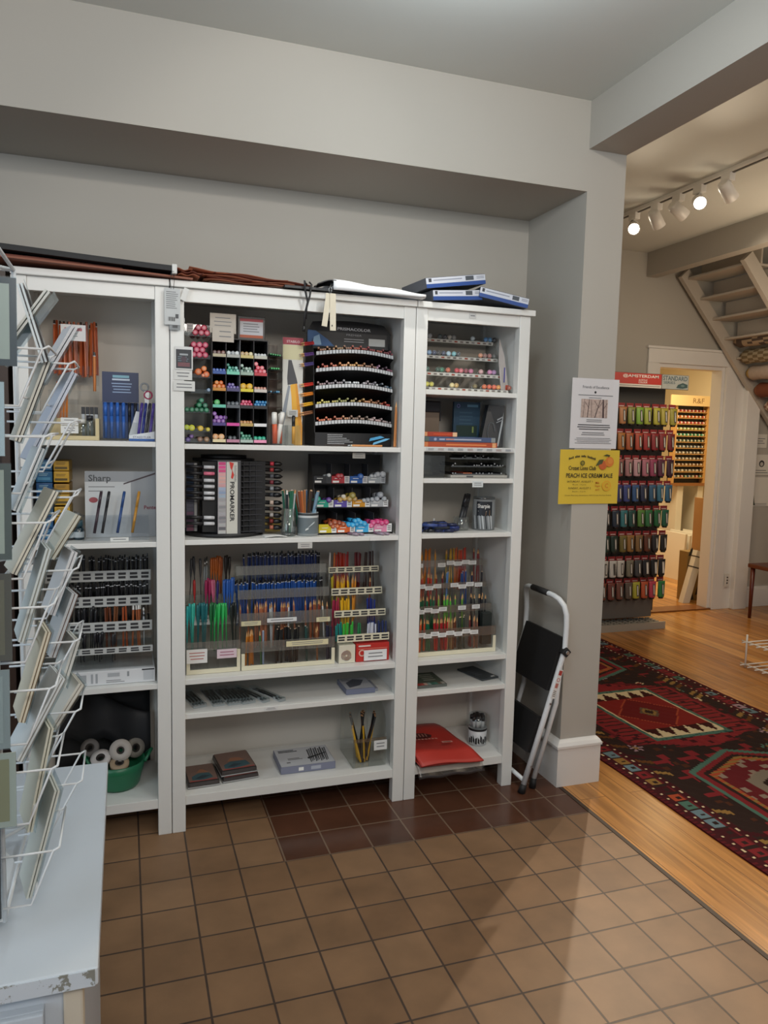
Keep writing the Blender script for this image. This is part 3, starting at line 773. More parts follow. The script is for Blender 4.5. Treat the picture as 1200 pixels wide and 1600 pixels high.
def fill(x0, x1, y, ztop, clusters, what, where, grp, L=.175, cat='pencil', name=None):
    """clusters = (fraction, count, colour, kind, alt, word)"""
    for fr, n, h, kind, alt, word in clusters:
        cx = x0 + (x1 - x0) * fr
        name = name or ('drawing_pencil' if 'middle rack' in where else 'colored_pencil')
        for i in range(n):
            x = cx + (i - (n - 1) / 2) * .0078 + random.uniform(-.0012, .0012); Ln = L + random.uniform(-.004, .003)
            yy = y + .022 + (i % 2) * .009 + random.uniform(0, .004); tl = random.uniform(-.05, .05)
            d = V((tl, random.uniform(.0, .07), 1)).normalized(); top = V((x, yy, ztop + random.uniform(-.006, .006)))
            place(name, pencil(h, kind, round(L, 3), alt=alt), top - d * L, d, f'{word} {what} in the {where}', cat, f'{word} {what}s in the {where}', random.random() * 3)

K, U, B_, W_ = 'dip', 'tip', 'brush', 'grip'
# B: middle clear rack of the wide bookcase
TB = [(.06, .641, .681), (.11, .731, .779), (.16, .823, .859), (.21, .908, .944)]
tiered('pencil_rack', 'four-tier clear pencil rack with blue pencils in the wide bookcase', .256, .618, TB, .572, .27, slots=10)
def bl(fr, n, h='1D4F9C'): return (fr, n, h, K, '101018', 'bright blue')
def db(fr, n): return (fr, n, '1A2A5C', K, '0E0E14', 'dark blue black-capped')
fill(.256, .618, .21, .99, [db(.09, 1), db(.19, 5), db(.28, 5), db(.35, 4), db(.43, 4), db(.56, 7), db(.67, 6), db(.77, 8), db(.86, 6)], 'pencil', 'top tier of the middle rack', '')
fill(.256, .618, .21, .985, [(.93, 2, '1C1C20', K, '101014', 'black')], 'pencil', 'top tier of the middle rack', '')
fill(.256, .618, .16, .893, [bl(.05, 7), bl(.19, 3), bl(.27, 4), bl(.34, 6), bl(.42, 5), bl(.50, 6), bl(.57, 5), bl(.65, 6), bl(.74, 7), bl(.82, 6), (.93, 2, '1C1C20', K, '101014', 'black')], 'pencil', 'third tier of the middle rack', '')
fill(.256, .618, .11, .812, [(.02, 1, 'A8664A', U, '', 'terracotta'), (.09, 1, 'A8664A', U, '', 'terracotta'), (.20, 3, 'A8664A', U, '', 'terracotta'), (.27, 4, 'B87050', U, '', 'terracotta'), (.34, 2, 'C8CCD0', U, '', 'silver'), (.39, 1, 'A8664A', U, '', 'terracotta'), (.46, 1, 'A8664A', U, '', 'terracotta'), (.50, 3, '9C5636', U, '', 'russet'), (.54, 1, 'C8CCD0', U, '', 'silver'), (.59, 1, 'A8664A', U, '', 'terracotta'), (.72, 1, '9C5636', U, '', 'russet'), (.80, 4, '9C5636', U, '', 'russet'), (.88, 2, '8A3E2A', U, '', 'brick red'), (.91, 1, 'D8D8D4', U, '', 'white'), (.96, 1, '8A4A32', U, '', 'brick red')], 'pencil', 'second tier of the middle rack', '')
fill(.256, .618, .06, .72, [(.09, 3, 'C87A24', U, '', 'orange'), (.12, 2, 'B86A28', U, '', 'orange'), (.20, 1, '3A6A3C', U, '', 'green'), (.24, 1, '8A9AB0', 'end', 'C8CCD4', 'pale blue'), (.40, 2, '1A1A1C', 'end', 'C0A890', 'black'), (.47, 5, '1A1A1C', 'end', 'B07A50', 'black'), (.52, 2, '1A1A1C', 'end', 'C0A890', 'black'), (.60, 3, '1A1A1C', 'end', 'C0A890', 'black'), (.70, 2, '2A4A46', 'end', 'B0B4B0', 'dark green'), (.82, 2, '8A5A3A', U, '', 'brown'), (.95, 3, '22263A', 'end', '44485A', 'navy')], 'pencil', 'lowest tier of the middle rack', '', L=.135)
small_sign('rack_label', .262, .731, .075, .018, .104, 'cream strip label on the blue pencil tier', 'D8CFA8')
small_sign('rack_label', .555, .731, .055, .018, .104, 'short cream strip label at the end of the blue tier', 'D8CFA8')
small_sign('rack_label', .360, .741, .115, .016, .0995, 'long white strip label in front of the terracotta pencils', 'DCDDDD', n=1)
small_sign('rack_label', .425, .655, .165, .021, .050, 'long cream strip label across the lowest tier of the middle rack', 'D8CFA8')

# A: brush rack
TA = [(.06, .662, .693), (.12, .741, .775), (.18, .810, .845)]
tiered('brush_rack', 'three-tier clear rack of teal and green handled brushes', .056, .252, TA, .572, .25, slots=5)
fill(.056, .252, .18, .985, [(.18, 2, '3C3E42', W_, '', 'dark grey'), (.32, 1, '46484C', W_, '', 'dark grey'), (.44, 2, '8C9498', B_, '3A3A3A', 'silver'), (.62, 5, 'B5622A', W_, '', 'orange'), (.72, 2, '9A4E24', W_, '', 'rust'), (.85, 3, '2A2422', W_, '', 'black')], 'brush', 'top tier of the brush rack', '', L=.17, cat='paint brush', name='paint_brush')
fill(.056, .252, .12, .908, [(.18, 1, 'B03030', W_, '', 'red'), (.46, 4, 'A02A5A', W_, '', 'magenta'), (.54, 2, 'C86A8A', W_, '', 'pink'), (.62, 1, '2A2A6A', W_, '', 'navy'), (.84, 6, '2E5FB0', W_, '', 'blue')], 'brush', 'middle tier of the brush rack', '', L=.165, cat='paint brush', name='paint_brush')
fill(.056, .252, .06, .828, [(.06, 2, '2EA8A8', W_, '', 'turquoise'), (.14, 2, '3CB8A8', W_, '', 'turquoise'), (.30, 5, '1F6A70', W_, '', 'dark teal'), (.50, 3, '1E6A3C', W_, '', 'dark green'), (.64, 6, '30B05A', W_, '', 'bright green'), (.88, 3, '1C2422', W_, '', 'black')], 'brush', 'lowest tier of the brush rack', '', L=.17, cat='paint brush', name='paint_brush')
small_sign('rack_label', .088, .745, .062, .036, .105, 'white card label on the middle tier of the brush rack', 'DEDEDC')
small_sign('rack_label', .056, .618, .074, .052, .045, 'large white card label with red writing at the foot of the brush rack', 'DEDDDA', n=3, ink=mat('B06A60', .6))
small_sign('rack_label', .165, .630, .072, .034, .045, 'pale pink card label at the foot of the brush rack', 'D8C4CC', n=2, ink=mat('A05A70', .6))

# C: right hand clear rack with cream strips
TC = [(.06, .655, .684), (.11, .743, .770), (.16, .821, .850), (.21, .904, .928)]
tiered('pencil_rack', 'clear pencil rack with four cream coded strips in the wide bookcase', .628, .842, TC, .572, .265, strip=CREAM, slots=6, frame=False, base_z=.652)
fill(.628, .842, .21, .98, [(.06, 1, 'D8D4CC', 'end', 'B8B0A0', 'white'), (.14, 1, 'C86A2A', 'end', 'E08A3A', 'orange'), (.27, 5, 'B0301E', 'end', 'C84A2A', 'red'), (.40, 2, 'A02420', 'end', 'B03028', 'red'), (.62, 4, '6E1E22', 'end', '7E2A2A', 'maroon'), (.84, 5, '3E2620', 'end', '4A302A', 'dark brown')], 'pencil', 'top tier of the coded rack', '')
fill(.628, .842, .16, .892, [(.06, 2, 'B8A82A', 'end', 'C8B83A', 'mustard'), (.20, 4, 'E0A81E', U, '', 'yellow'), (.32, 4, 'E8B820', U, '', 'yellow'), (.47, 3, 'D88A24', U, '', 'orange'), (.80, 1, '7A3A20', U, '', 'brown')], 'pencil', 'third tier of the coded rack', '')
fill(.628, .842, .11, .808, [(.06, 4, 'A8284A', 'end', 'B83A5A', 'crimson'), (.24, 5, 'E8B41E', 'end', 'F0C030', 'yellow'), (.40, 1, 'D88A24', 'end', 'E09A34', 'orange'), (.74, 5, '20307A', 'end', '2A3A8A', 'navy blue')], 'pencil', 'second tier of the coded rack', '')
fill(.628, .842, .06, .722, [(.06, 4, '16807A', 'end', '2A9A90', 'teal'), (.24, 6, '3CB040', 'end', '5AC85A', 'bright green'), (.46, 2, '2A7A4A', 'end', '3A8A5A', 'dark green'), (.70, 5, 'C8CCD8', 'end', '3A4A8A', 'silver and blue'), (.90, 5, '28345E', 'end', '3A466E', 'navy')], 'pencil', 'lowest tier of the coded rack', '', L=.062)
# boxes in its base
t = thing('spiral_box', 'white eraser box with a coloured spiral under the coded rack', 'box', (.66, .1, .572))
q = M(); q.box((.634, .05, .573), (.700, .15, .644), mat('D8D2BE', .5), bev=.001); f = F(q, (.634, .05, .573))
for k in range(3):
    pts = [(.03 + (.004 + .0016 * i / 3) * math.cos(i * .5 + k * 2), .03 + (.004 + .0016 * i / 3) * math.sin(i * .5 + k * 2)) for i in range(34)]
    for a, b_ in zip(pts, pts[1:]):
        f.m.tube([f.P(*a), f.P(*b_)], .0007, mat(['A03A2A', '3A5A8A', 'B08A2A'][k], .5), seg=3)
q.build('carton', t)
t = thing('red_box', 'red pencil box with white price card under the coded rack', 'box', (.77, .1, .572))
q = M(); q.box((.704, .052, .573), (.842, .16, .645), mat('B82A24', .45), bev=.001); f = F(q, (.704, .052, .573))
f.rect(.01, .060, .06, .066, mat('E0D0C8', .5)); f.rect(.01, .050, .13, .053, mat('D87A6A', .5)); f.disc(.025, .035, .014, mat('D8B0A0', .5)); f.disc(.025, .035, .009, mat('B82A24', .5)); q.build('carton', t)
small_sign('price_card', .735, .578, .095, .042, .045, 'white price card taped to the red pencil box', 'DEDEDE')

# D: narrow bookcase rack
TD = [(.06, .645, .683), (.11, .738, .768), (.16, .830, .852), (.21, .914, .942)]
tiered('pencil_rack', 'clear tiered rack of assorted coloured pencils with white stickers', .958, 1.318, TD, .572, .27, slots=9, lipc=clear('E8E0D4', .14, .98, .4))
def cp(fr, n, h, w, k=U): return (fr, n, h, k, 'E0C8A8', w)
fill(.958, 1.318, .21, .985, [cp(.09, 1, 'B8A02A', 'yellow'), cp(.15, 1, 'D8C030', 'yellow'), cp(.24, 2, 'E09A24', 'amber'), cp(.32, 4, 'D07A24', 'orange', 'end'), cp(.41, 1, 'E09A24', 'amber'), cp(.56, 2, 'A88A24', 'mustard'), cp(.63, 3, 'C89A28', 'gold', 'end'), cp(.70, 3, 'C8602A', 'burnt orange', 'end'), cp(.78, 4, 'C8402A', 'vermilion', 'end'), cp(.92, 1, '7A2424', 'maroon'), cp(.98, 2, '8A2A2A', 'maroon')], 'pencil', 'top tier of the stickered rack', '')
fill(.958, 1.318, .16, .893, [cp(.05, 2, '8A2440', 'crimson'), cp(.11, 1, 'D8CC30', 'yellow'), cp(.20, 2, 'B8503A', 'brick red'), cp(.29, 3, 'C83A34', 'red'), cp(.38, 1, '8A2A34', 'dark red'), cp(.46, 2, '6A2430', 'dark red'), cp(.52, 2, '5A88C0', 'sky blue', 'end'), cp(.74, 4, '2E4A86', 'blue', 'end'), cp(.84, 1, '26284A', 'navy'), cp(.97, 1, '22222C', 'black', 'end')], 'pencil', 'third tier of the stickered rack', '')
fill(.958, 1.318, .11, .808, [cp(.02, 2, '2A2A34', 'black', 'end'), cp(.12, 5, '1E5A3A', 'dark green'), cp(.25, 5, '1E6A48', 'dark green'), cp(.36, 2, '8AB84A', 'lime green'), cp(.46, 5, '5AB840', 'grass green'), cp(.57, 2, '5A9A3A', 'leaf green'), cp(.66, 2, '6AA03A', 'leaf green'), cp(.79, 3, '26262A', 'black'), cp(.91, 5, '2A2A30', 'black')], 'pencil', 'second tier of the stickered rack', '')
fill(.958, 1.318, .06, .724, [cp(.08, 5, 'C8502A', 'orange red'), cp(.17, 2, '1E6A4A', 'green'), cp(.33, 9, 'A82428', 'deep red'), cp(.45, 3, 'A8825A', 'tan'), cp(.51, 2, '6A3A24', 'brown'), cp(.60, 4, '3A4238', 'dark olive', 'end'), cp(.70, 2, '6A2A28', 'brown red'), cp(.77, 3, '8A5A4A', 'brown')], 'pencil', 'lowest tier of the stickered rack', '', L=.135)
q = M(); q.box((1.262, .072, .60), (1.305, .10, .735), mat('1E2624', .5), bev=.002); tag(q.build('marker_box', origin=(1.28, .09, .6)), 'slim black carton standing in the stickered rack', 'box')
stk = [(.21, [(.06, 0), (.16, -1), (.45, -1), (.56, 0.4), (.66, -.4), (.76, .6), (.85, 0)]), (.16, [(.02, -1), (.14, .3), (.24, -1), (.34, .2), (.56, .4), (.66, -.8), (.76, .6), (.87, 0)]),
       (.11, [(.03, 0), (.08, -1), (.18, .1), (.26, -.8), (.36, .3), (.60, .6), (.78, .8)]), (.06, [(.05, 0), (.12, -.9), (.21, .3), (.30, -.7), (.40, .3), (.50, -.6), (.60, .7), (.70, -.1)])]
for (y, L_), (ty, a, b_), nm in zip(stk, TD[::-1], ['top', 'third', 'second', 'lowest']):
    for k, (fr, dz) in enumerate(L_):
        x = .958 + .36 * fr; w2 = .036
        small_sign('sticker_label', x - .012, (a + b_) / 2 - .010 + dz * .006, w2, .017, y - .0052 - .0013 * (k % 2), f'white sticker, {["first","second","third","fourth","fifth","sixth","seventh","eighth"][k]} on the {nm} lip of the stickered rack', 'DCDCDA', n=2, cat='label')

# L3: dark brush rack in the left bookcase
TL = [(.05, .675, .698), (.10, .741, .778), (.15, .823, .861), (.20, .907, .946)]
SILV = mat('B4B6B4', .4)
tiered('brush_rack', 'tiered rack of black handled brushes behind the card spinner', -.425, -.062, TL, .566, .26, strip=SILV, slots=9, frame=False, base_z=.62)
for y, z, nm, cl in ((.20, .995, 'top', [(.24, 2), (.34, 3), (.43, 3), (.52, 3), (.60, 4), (.68, 3), (.76, 4), (.85, 4), (.94, 4)]), (.15, .905, 'third', [(.22, 3), (.30, 3), (.40, 3), (.50, 3), (.58, 4), (.66, 4), (.75, 4), (.84, 4), (.93, 4)])):
    fill(-.425, -.062, y, z, [(fr, n, '16161A', B_ if 0 else 'dip', '0E0E12', 'black') for fr, n in cl], 'brush', f'{nm} tier of the brush rack behind the cards', '', L=.17, cat='paint brush', name='paint_brush')
fill(-.425, -.062, .10, .825, [(.20, 2, '18181C', W_, '', 'black'), (.34, 3, '18181C', W_, '', 'black'), (.45, 3, '18181C', W_, '', 'black'), (.58, 3, '6A3A24', 'end', '8A5030', 'brown'), (.66, 2, '7A4A2C', 'end', '8A5030', 'brown'), (.74, 2, 'A04A22', 'end', 'B05A2A', 'rust orange'), (.86, 4, 'A05A34', 'dip', 'E0E0DC', 'white tipped'), (.92, 1, 'A8B0B4', B_, 'E0E0DC', 'silver')], 'brush', 'second tier of the brush rack behind the cards', '', L=.165, cat='paint brush', name='paint_brush')
fill(-.425, -.062, .05, .742, [(.35, 3, '1E1E22', W_, '', 'black'), (.50, 4, '1E1E22', W_, '', 'black'), (.64, 2, '26262A', W_, '', 'black')], 'brush', 'lowest tier of the brush rack behind the cards', '', L=.10, cat='paint brush', name='paint_brush')
t = thing('printed_tray', 'white printed cardboard tray under the black brush rack', 'tray', (-.23, .08, .566))
q = M(); q.box((-.435, .035, .567), (-.055, .28, .618), mat('D4D6D8', .5), bev=.002); f = F(q, (-.435, .035, .567))
f.rect(.10, .01, .15, .040, mat('9EA2A6', .5)); f.rect(.165, .008, .172, .042, mat('9EA2A6', .5)); f.rect(.18, .008, .187, .042, mat('9EA2A6', .5)); f.rect(.22, .028, .26, .042, mat('A8ACB0', .5)); f.rect(.285, .026, .292, .044, mat('8E9296', .5))
f.lines(.215, .006, .28, .018, 2, GREYINK); f.rect(.34, .008, .375, .046, mat('B8BCC0', .5)); f.rect(.335, .044, .378, .049, INK); q.build('tray_front', t)

# ---- L1 shelf of the left bookcase
t = thing('orange_pencil_rack', 'clear stepped rack of orange pencils behind the card spinner', 'display rack', (-.31, .2, 1.425))
for i, (y, z0, z1) in enumerate(((.26, 1.62, 1.69), (.235, 1.55, 1.60), (.205, 1.43, 1.52))):
    q = M(); q.box((-.405, y, z0), (-.235, y + .002, z1), CLR); q.build('front_panel', t)
q = M(); q.box((-.405, .205, 1.426), (-.235, .30, 1.43), CLR)
q.box((-.238, .205, 1.43), (-.235, .30, 1.55), CLR); q.box((-.405, .205, 1.43), (-.402, .30, 1.55), CLR); q.build('rack_body', t)
for i in range(26):
    x = -.385 + i * .0058
    place('orange_pencil', pencil(['B5562A', 'A84A24', 'C8702E'][i % 3], 'dip' if i % 5 in (0, 3) else 'end', .19, alt='3A2A22' if i % 5 in (0, 3) else 'C8602A', r=.0045), (x, .26 + (i % 3) * .012, 1.655 + random.uniform(-.006, .006)), (random.uniform(-.03, .03), .05, 1), 'orange pencil standing in the clear stepped rack behind the cards', 'pencil', 'orange pencils in the stepped rack')
for i in range(4):
    place('orange_pencil', pencil('D07A30', 'end', .13, alt='8A3A6A', r=.0045), (-.375 + i * .010, .225, 1.50), (.02, .03, 1), 'bright orange pencil with purple end, low in the stepped rack', 'pencil', 'low orange pencils')
place('orange_pencil', pencil('D07A30', 'dip', .14, alt='2A2A2A', r=.005), (-.250, .245, 1.60), (0, 0, 1), 'single tall orange pencil at the edge of the stepped rack', 'pencil')
small_sign('price_card', -.353, 1.765, .08, .055, .135, 'white card with red heading before the orange pencils', 'D8D6D4', fn=lambda f: (f.rect(.012, .034, .068, .044, mat('B05A60', .5)), f.lines(.02, .012, .06, .028, 2, GREYINK)))
bpy.context.view_layer.update()
q = M(); WD = mat('C8B88E', .5, noise=.08, scale=14)
t = thing('wooden_tray', 'pale wooden tray of jars on the left bookcase', 'tray', (-.31, .1, 1.425))
q.box((-.40, .05, 1.4255), (-.232, .062, 1.440), WD, bev=.001); q.box((-.244, .062, 1.4255), (-.232, .20, 1.500), WD, bev=.001); q.box((-.40, .19, 1.4255), (-.244, .20, 1.500), WD, bev=.001); q.box((-.40, .062, 1.4255), (-.244, .19, 1.430), WD); q.build('tray_frame', t)
for i, (x, r_, h_) in enumerate(((-.335, .018, .062), (-.290, .017, .058), (-.263, .014, .07))):
    t = thing('ink_jar', ['squat clear jar', 'clear jar with a white lid', 'slim clear bottle'][i] + ' in the pale wooden tray', 'jar', (x, .10, 1.430))
    q = M(); q.lathe([(r_, 1.4305), (r_, 1.43 + h_ * .8), (r_ * .7, 1.43 + h_ * .9)], clear('EEF2F2', .08, .98), c=(x, .10, 0)); q.build('glass', t)
    q = M(); q.cyl((x, .10, 1.43 + h_ * .9), (x, .10, 1.43 + h_ * 1.15), r_ * .8, mat('D8D8D4' if i == 1 else '26262A', .4)); q.build('lid', t)
for i in range(4):
    x = -.290 + i * .014
    q = M(); q.box((x, .125, 1.431), (x + .010, .14, 1.515), mat('AEB2B6', .4)); q.box((x - .001, .124, 1.515), (x + .011, .141, 1.540), mat('22242A', .4), bev=.001)
    tag(q.build('ink_pen', origin=(x, .13, 1.431)), 'black capped pen standing behind the jars in the wooden tray', 'pen', 'black capped pens in the tray')
for i, (z, n) in enumerate(((1.475, 2), (1.448, 2))):
    small_sign('price_card', -.352, z, .055, .025, .044 - i * .003, ['upper', 'lower'][i] + ' of two white price cards on the wooden tray', 'DADAD6')
t = thing('blue_pen_display', 'dark blue pen display with printed header on the left bookcase', 'display', (-.16, .15, 1.425))
NB = mat('1E2E52', .4); q = M(); q.box((-.222, .125, 1.560), (-.100, .13, 1.665), NB); f = F(q, (-.222, .125, 1.56)); f.lines(.03, .03, .10, .07, 4, mat('8AA0C0', .5), center=True); f.rect(.035, .085, .09, .094, mat('7AA8B8', .5)); f.lines(.03, .074, .095, .084, 1, mat('B8C4D4', .5), th=.6, center=True)
q.build('header_card', t)
q = M(); q.box((-.222, .10, 1.4255), (-.100, .16, 1.432), CLR); q.box((-.222, .10, 1.432), (-.100, .102, 1.49), CLR); q.box((-.222, .16, 1.432), (-.1, .165, 1.56), mat('3A62A8', .4)); q.build('clear_base', t)
for i in range(6):
    x = -.212 + i * .020; h = '2E62B4' if i < 4 else '20222A'
    place('blue_pen' if i < 4 else 'black_pen', pencil(h, 'marker', .125, .0055, alt=h), (x, .125, 1.434), (0, 0, 1), ('blue pen' if i < 4 else 'black pen') + ' upright in the dark blue pen display', 'pen', ('blue' if i < 4 else 'black') + ' pens in the blue display')
t = thing('pen_box', 'white and blue wedge-shaped pen box at the bookcase post', 'box', (-.10, .08, 1.425))
q = M(); q.prism([(-.135, .05, 1.426), (-.05, .05, 1.426), (-.05, .05, 1.46), (-.135, .05, 1.445)], (0, .06, 0), mat('D4D8DC', .5)); q.prism([(-.135, .105, 1.445), (-.05, .105, 1.46), (-.05, .105, 1.52), (-.11, .105, 1.53)], (0, .004, 0), mat('D4D8DC', .5))
f = F(q, (-.135, .05, 1.426)); f.rect(0, 0, .085, .008, mat('2A5AA0', .5)); f.text('STAEDTLER', .043, .010, .007, mat('7A8090', .5), width=.06); q.build('box_front', t)
for i in range(4):
    h = ['4A3A8A', '303A86', '3A3A3E', '5A4A9A'][i]
    place('felt_pen', pencil(h, 'marker', .13, .005, alt=h), (-.105 + i * .013, .085, 1.43), (.12, .0, 1), f'{["violet", "indigo", "charcoal", "pale violet"][i]} felt pen leaning in the wedge-shaped pen box', 'pen')
t = thing('scissors', 'scissors with grey ring handles in the wedge-shaped pen box', 'scissors', (-.06, .09, 1.45))
for s, hh in ((-1, '8A8E92'), (1, 'A8385A')):
    q = M(); c = V((-.075 + s * .006, .094, 1.615 - (s + 1) * .014)); q.tube([c + V((.013 * math.cos(a * PI / 7), 0, .013 * math.sin(a * PI / 7))) for a in range(15)], .003, mat(hh, .4)); q.build('handle', t)
q = M(); q.prism([(-.078, .093, 1.47), (-.070, .093, 1.47), (-.066, .093, 1.60), (-.082, .093, 1.60)], (0, .003, 0), STEEL); q.build('blade', t)

# ---- L2 shelf
t = thing('pen_poster', 'large grey pen poster card under a clear stand', 'poster', (-.16, .17, 1.076))
q = M(); q.box((-.285, .15, 1.077), (-.045, .154, 1.315), mat('9A9EA2', .35)); f = F(q, (-.285, .15, 1.077))
f.rect(0, .0, .155, .20, mat('C8CBCC', .4)); f.text('Sharp', .012, .195, .030, mat('4E5254', .5), align='l', width=.075); f.lines(.012, .178, .10, .186, 1, GREYINK, 0); f.lines(.012, .163, .06, .171, 1, GREYINK, 0)
f.poly([(.13, .19), (.24, .228), (.24, .234), (.13, .195)], mat('4A3E42', .4)); f.text('Pentel', .20, .10, .014, mat('7A3040', .5), width=.045, align='l'); f.disc(.028, .135, .015, mat('9A4A50', .5), ry=.010)
q.build('card', t)
for i, (x, h, w_) in enumerate(((-.242, '3A2A34', 'maroon'), (-.216, '26262A', 'black'), (-.165, '2A4A80', 'blue'), (-.115, 'C08A34', 'yellow'))):
    place('mechanical_pencil', pencil(h, 'marker', .15, .0048, alt=h), (x - .012, .105, 1.098), (.17, .05, 1), f'{w_} mechanical pencil upright in the clear stand before the poster', 'pencil')
t = thing('clear_pen_stand', 'clear moulded pen stand in front of the pen poster', 'stand', (-.17, .09, 1.076))
q = M(); q.prism([(-.29, .06, 1.077), (-.29, .06, 1.10), (-.29, .09, 1.13), (-.29, .13, 1.16), (-.29, .13, 1.077)], (.22, 0, 0), clear('F8FAFC', .05, .99, .08)); q.build('acrylic_block', t)
small_sign('price_card', -.20, 1.077, .06, .014, .035, 'thin white price strip before the clear pen stand', 'D8D8D4', n=1)
for i, (x, h) in enumerate(((-.335, '26282C'), (-.305, '1E3038'))):
    t = thing('ink_bottle', ['dark ink bottle next to the card spinner', 'dark ink bottle with silver lines beside the pen poster'][i], 'bottle', (x, .11, 1.076))
    q = M(); q.lathe([(.017, 1.077), (.018, 1.08), (.018, 1.115), (.010, 1.122)], mat(h, .2), c=(x, .11, 0)); q.build('glass', t)
    q = M(); q.cyl((x, .11, 1.122), (x, .11, 1.145), .014, mat('2C4A54', .3)); q.build('cap', t)
    q = M(); q.cyl((x, .11, 1.085), (x, .11, 1.105), .0184, mat('A8B0B4', .3), caps=(False, False)); q.build('label_band', t)
for i in range(7):
    h = ['1E5A8A', '1A4E80', '22608E'][i % 3]
    q = M(); z = 1.0765 + i * .040; q.box((-.440, .12, z), (-.388, .30, z + .038), mat(h, .4), bev=.003); f = F(q, (-.44, .12, z)); f.rect(.006, .008, .046, .018, mat('4A8AB0', .5)); f.lines(.01, .022, .04, .032, 2, mat('9AC0D0', .5))
    tag(q.build('blue_box', origin=(-.41, .2, z)), f'small blue box, {["lowest", "second", "third", "fourth", "fifth", "sixth", "topmost"][i]} of its stack beside the yellow boxes', 'box', 'stacked blue boxes')
    q = M(); q.box((-.384, .125, z), (-.334, .30, z + .034 + .004 * (i % 2)), mat(['B8902A', 'A87E24', 'C89E30'][i % 3], .4), bev=.003); f = F(q, (-.384, .125, z)); f.rect(.004, .006, .044, .014, mat('5A4A1E', .5)); f.lines(.008, .02, .04, .03, 2, mat('6A5424', .5))
    tag(q.build('yellow_box', origin=(-.36, .2, z)), f'small yellow box, {["lowest", "second", "third", "fourth", "fifth", "sixth", "topmost"][i]} of its stack beside the blue boxes', 'box', 'stacked yellow boxes')

# ---- L4: bucket, tape rolls, black bag
t = thing('plastic_bucket', 'green plastic tub holding tape rolls under the left bookcase shelf', 'bucket', (-.17, .17, .135))
GR = mat('1E6A48', .35)
q = M(); c = (-.185, .165, 0); n = 24
q.skin([q.ring(V((c[0], c[1], z)), (0, 0, 1), r, n) for z, r in ((.1365, .070), (.15, .078), (.205, .092), (.235, .098), (.235, .092), (.20, .086), (.15, .072))], GR, (True, True)); q.build('tub_body', t)
for s in (-1, 1): q = M(); q.tube([V((c[0] + s * .094, c[1] - .03, .228)), V((c[0] + s * .120, c[1], .262)), V((c[0] + s * .094, c[1] + .03, .228))], .006, GR); q.build('handle', t)
def tape(x, y, z, d, h, lab, R_=.036, ri=.012, w2=.018):
    t = thing('tape_roll', lab, 'tape roll', (x, y, z)); d = V(d).normalized(); c = V((x, y, z)); a, b_ = c - d * w2 / 2, c + d * w2 / 2
    q = M(); m_ = mat(h, .6); A = q.ring(a, d, R_, 28); Bq = q.ring(b_, d, R_, 28); C = q.ring(b_, d, ri, 28); D = q.ring(a, d, ri, 28); q.skin([A, Bq, C, D, A], m_, (False, False)); q.build('tape', t)
    q = M(); q.skin([q.ring(a - d * .0005, d, ri + .004, 24), q.ring(b_ + d * .0005, d, ri + .004, 24), q.ring(b_, d, ri - .002, 24), q.ring(a, d, ri - .002, 24)], mat('2A2420', .7), (False, False)); q.build('core', t)
tape(-.175, .15, .275, (-.15, -1, .35), 'B0A8A0', 'pale tape roll standing up in the green tub with a dark core', .040, .010)
tape(-.125, .19, .262, (.5, -1, .3), '8A847C', 'grey tape roll behind the pale roll in the green tub', .036)
tape(-.245, .15, .250, (-.2, -.6, 1), 'C4BEBA', 'whitish tape roll lying flat in the green tub', .036)
tape(-.285, .23, .262, (-.3, -1, .8), '6E6A68', 'dark grey tape roll against the tub rim', .034)
tape(-.18, .125, .232, (0, -.4, 1), 'A08A70', 'tan tape roll lowest in the green tub', .034)
q = M(); BG = mat('1B1C20', .55, bump=.3, noise=.2)
q.sheet(lambda u, v: (-.415 + .35 * u, .305 - .035 * v + .012 * math.sin(u * 9), .44 + .04 * math.sin(u * 4 + 1) - .17 * v * v + .02 * math.sin(u * 14) * v - .10 * abs(u - .5)), 16, 8, BG, .004)
q.sheet(lambda u, v: (-.415 + .35 * u, .335 + .01 * math.sin(u * 8), .14 + .30 * v), 10, 6, BG, .004)
tag(q.build('black_bag', origin=(-.24, .2, .136)), 'crumpled black bag lying behind the green tub', 'bag')

# ================================================================== top shelf of the wide bookcase
ZT = 1.42
FLB = ['first', 'second', 'third', 'fourth', 'fifth', 'sixth', 'seventh', 'eighth', 'ninth']
# clear column of fat markers
t = thing('marker_tower', 'clear tower of fat pink, orange and green markers at the shelf end', 'display rack', (.105, .15, ZT))
q = M()
for x in (.0535, .1445): q = M(); q.box((x, .08, ZT + .001), (x + .0025, .22, 1.86), CLR); q.build('side_panel', t)
lv = [1.80, 1.722, 1.655, 1.600, 1.53, 1.462, 1.424]
for z in lv:
    q = M(); q.box((.056, .08, z), (.1445, .22, z + .0025), CLR); q.box((.056, .078, z), (.1445, .08, z + .014), clear('E9ECE8', .12, .97)); q.build('shelf_plate', t)
q = M(); q.box((.056, .22, ZT + .001), (.1445, .222, 1.86), CLR); q.build('rear_panel', t)
def marks(name, pts, L=.12, lab='', cat='marker', y=.075, d=(0, 1, 0), kind='duo', alt=None):
    for x, z, h, r in pts:
        w_ = hue_name(h)
        place(name, pencil(h, kind, L, r, alt=alt or h), V((x, y, z)) + V(d).normalized() * L, -V(d).normalized(), f'{w_} {lab}', cat, f'{w_} {lab}', random.random() * 6)
def pile(x0, z0, h, r, rows, dx=None):
    out = []; dx = dx or 2.08 * r
    for k, n in enumerate(rows):
        for i in range(n): out.append((x0 + dx * i + (r if k % 2 else 0) + random.uniform(-.0006, .0006), z0 + r + k * r * 1.80, h if isinstance(h, str) else h[(i + k) % len(h)], r))
    return out
marks('fat_marker', pile(.086, 1.726, ['B83A5A', 'C04868'], .0098, [3, 2, 3]) , lab='marker on the wide pile in the clear tower')
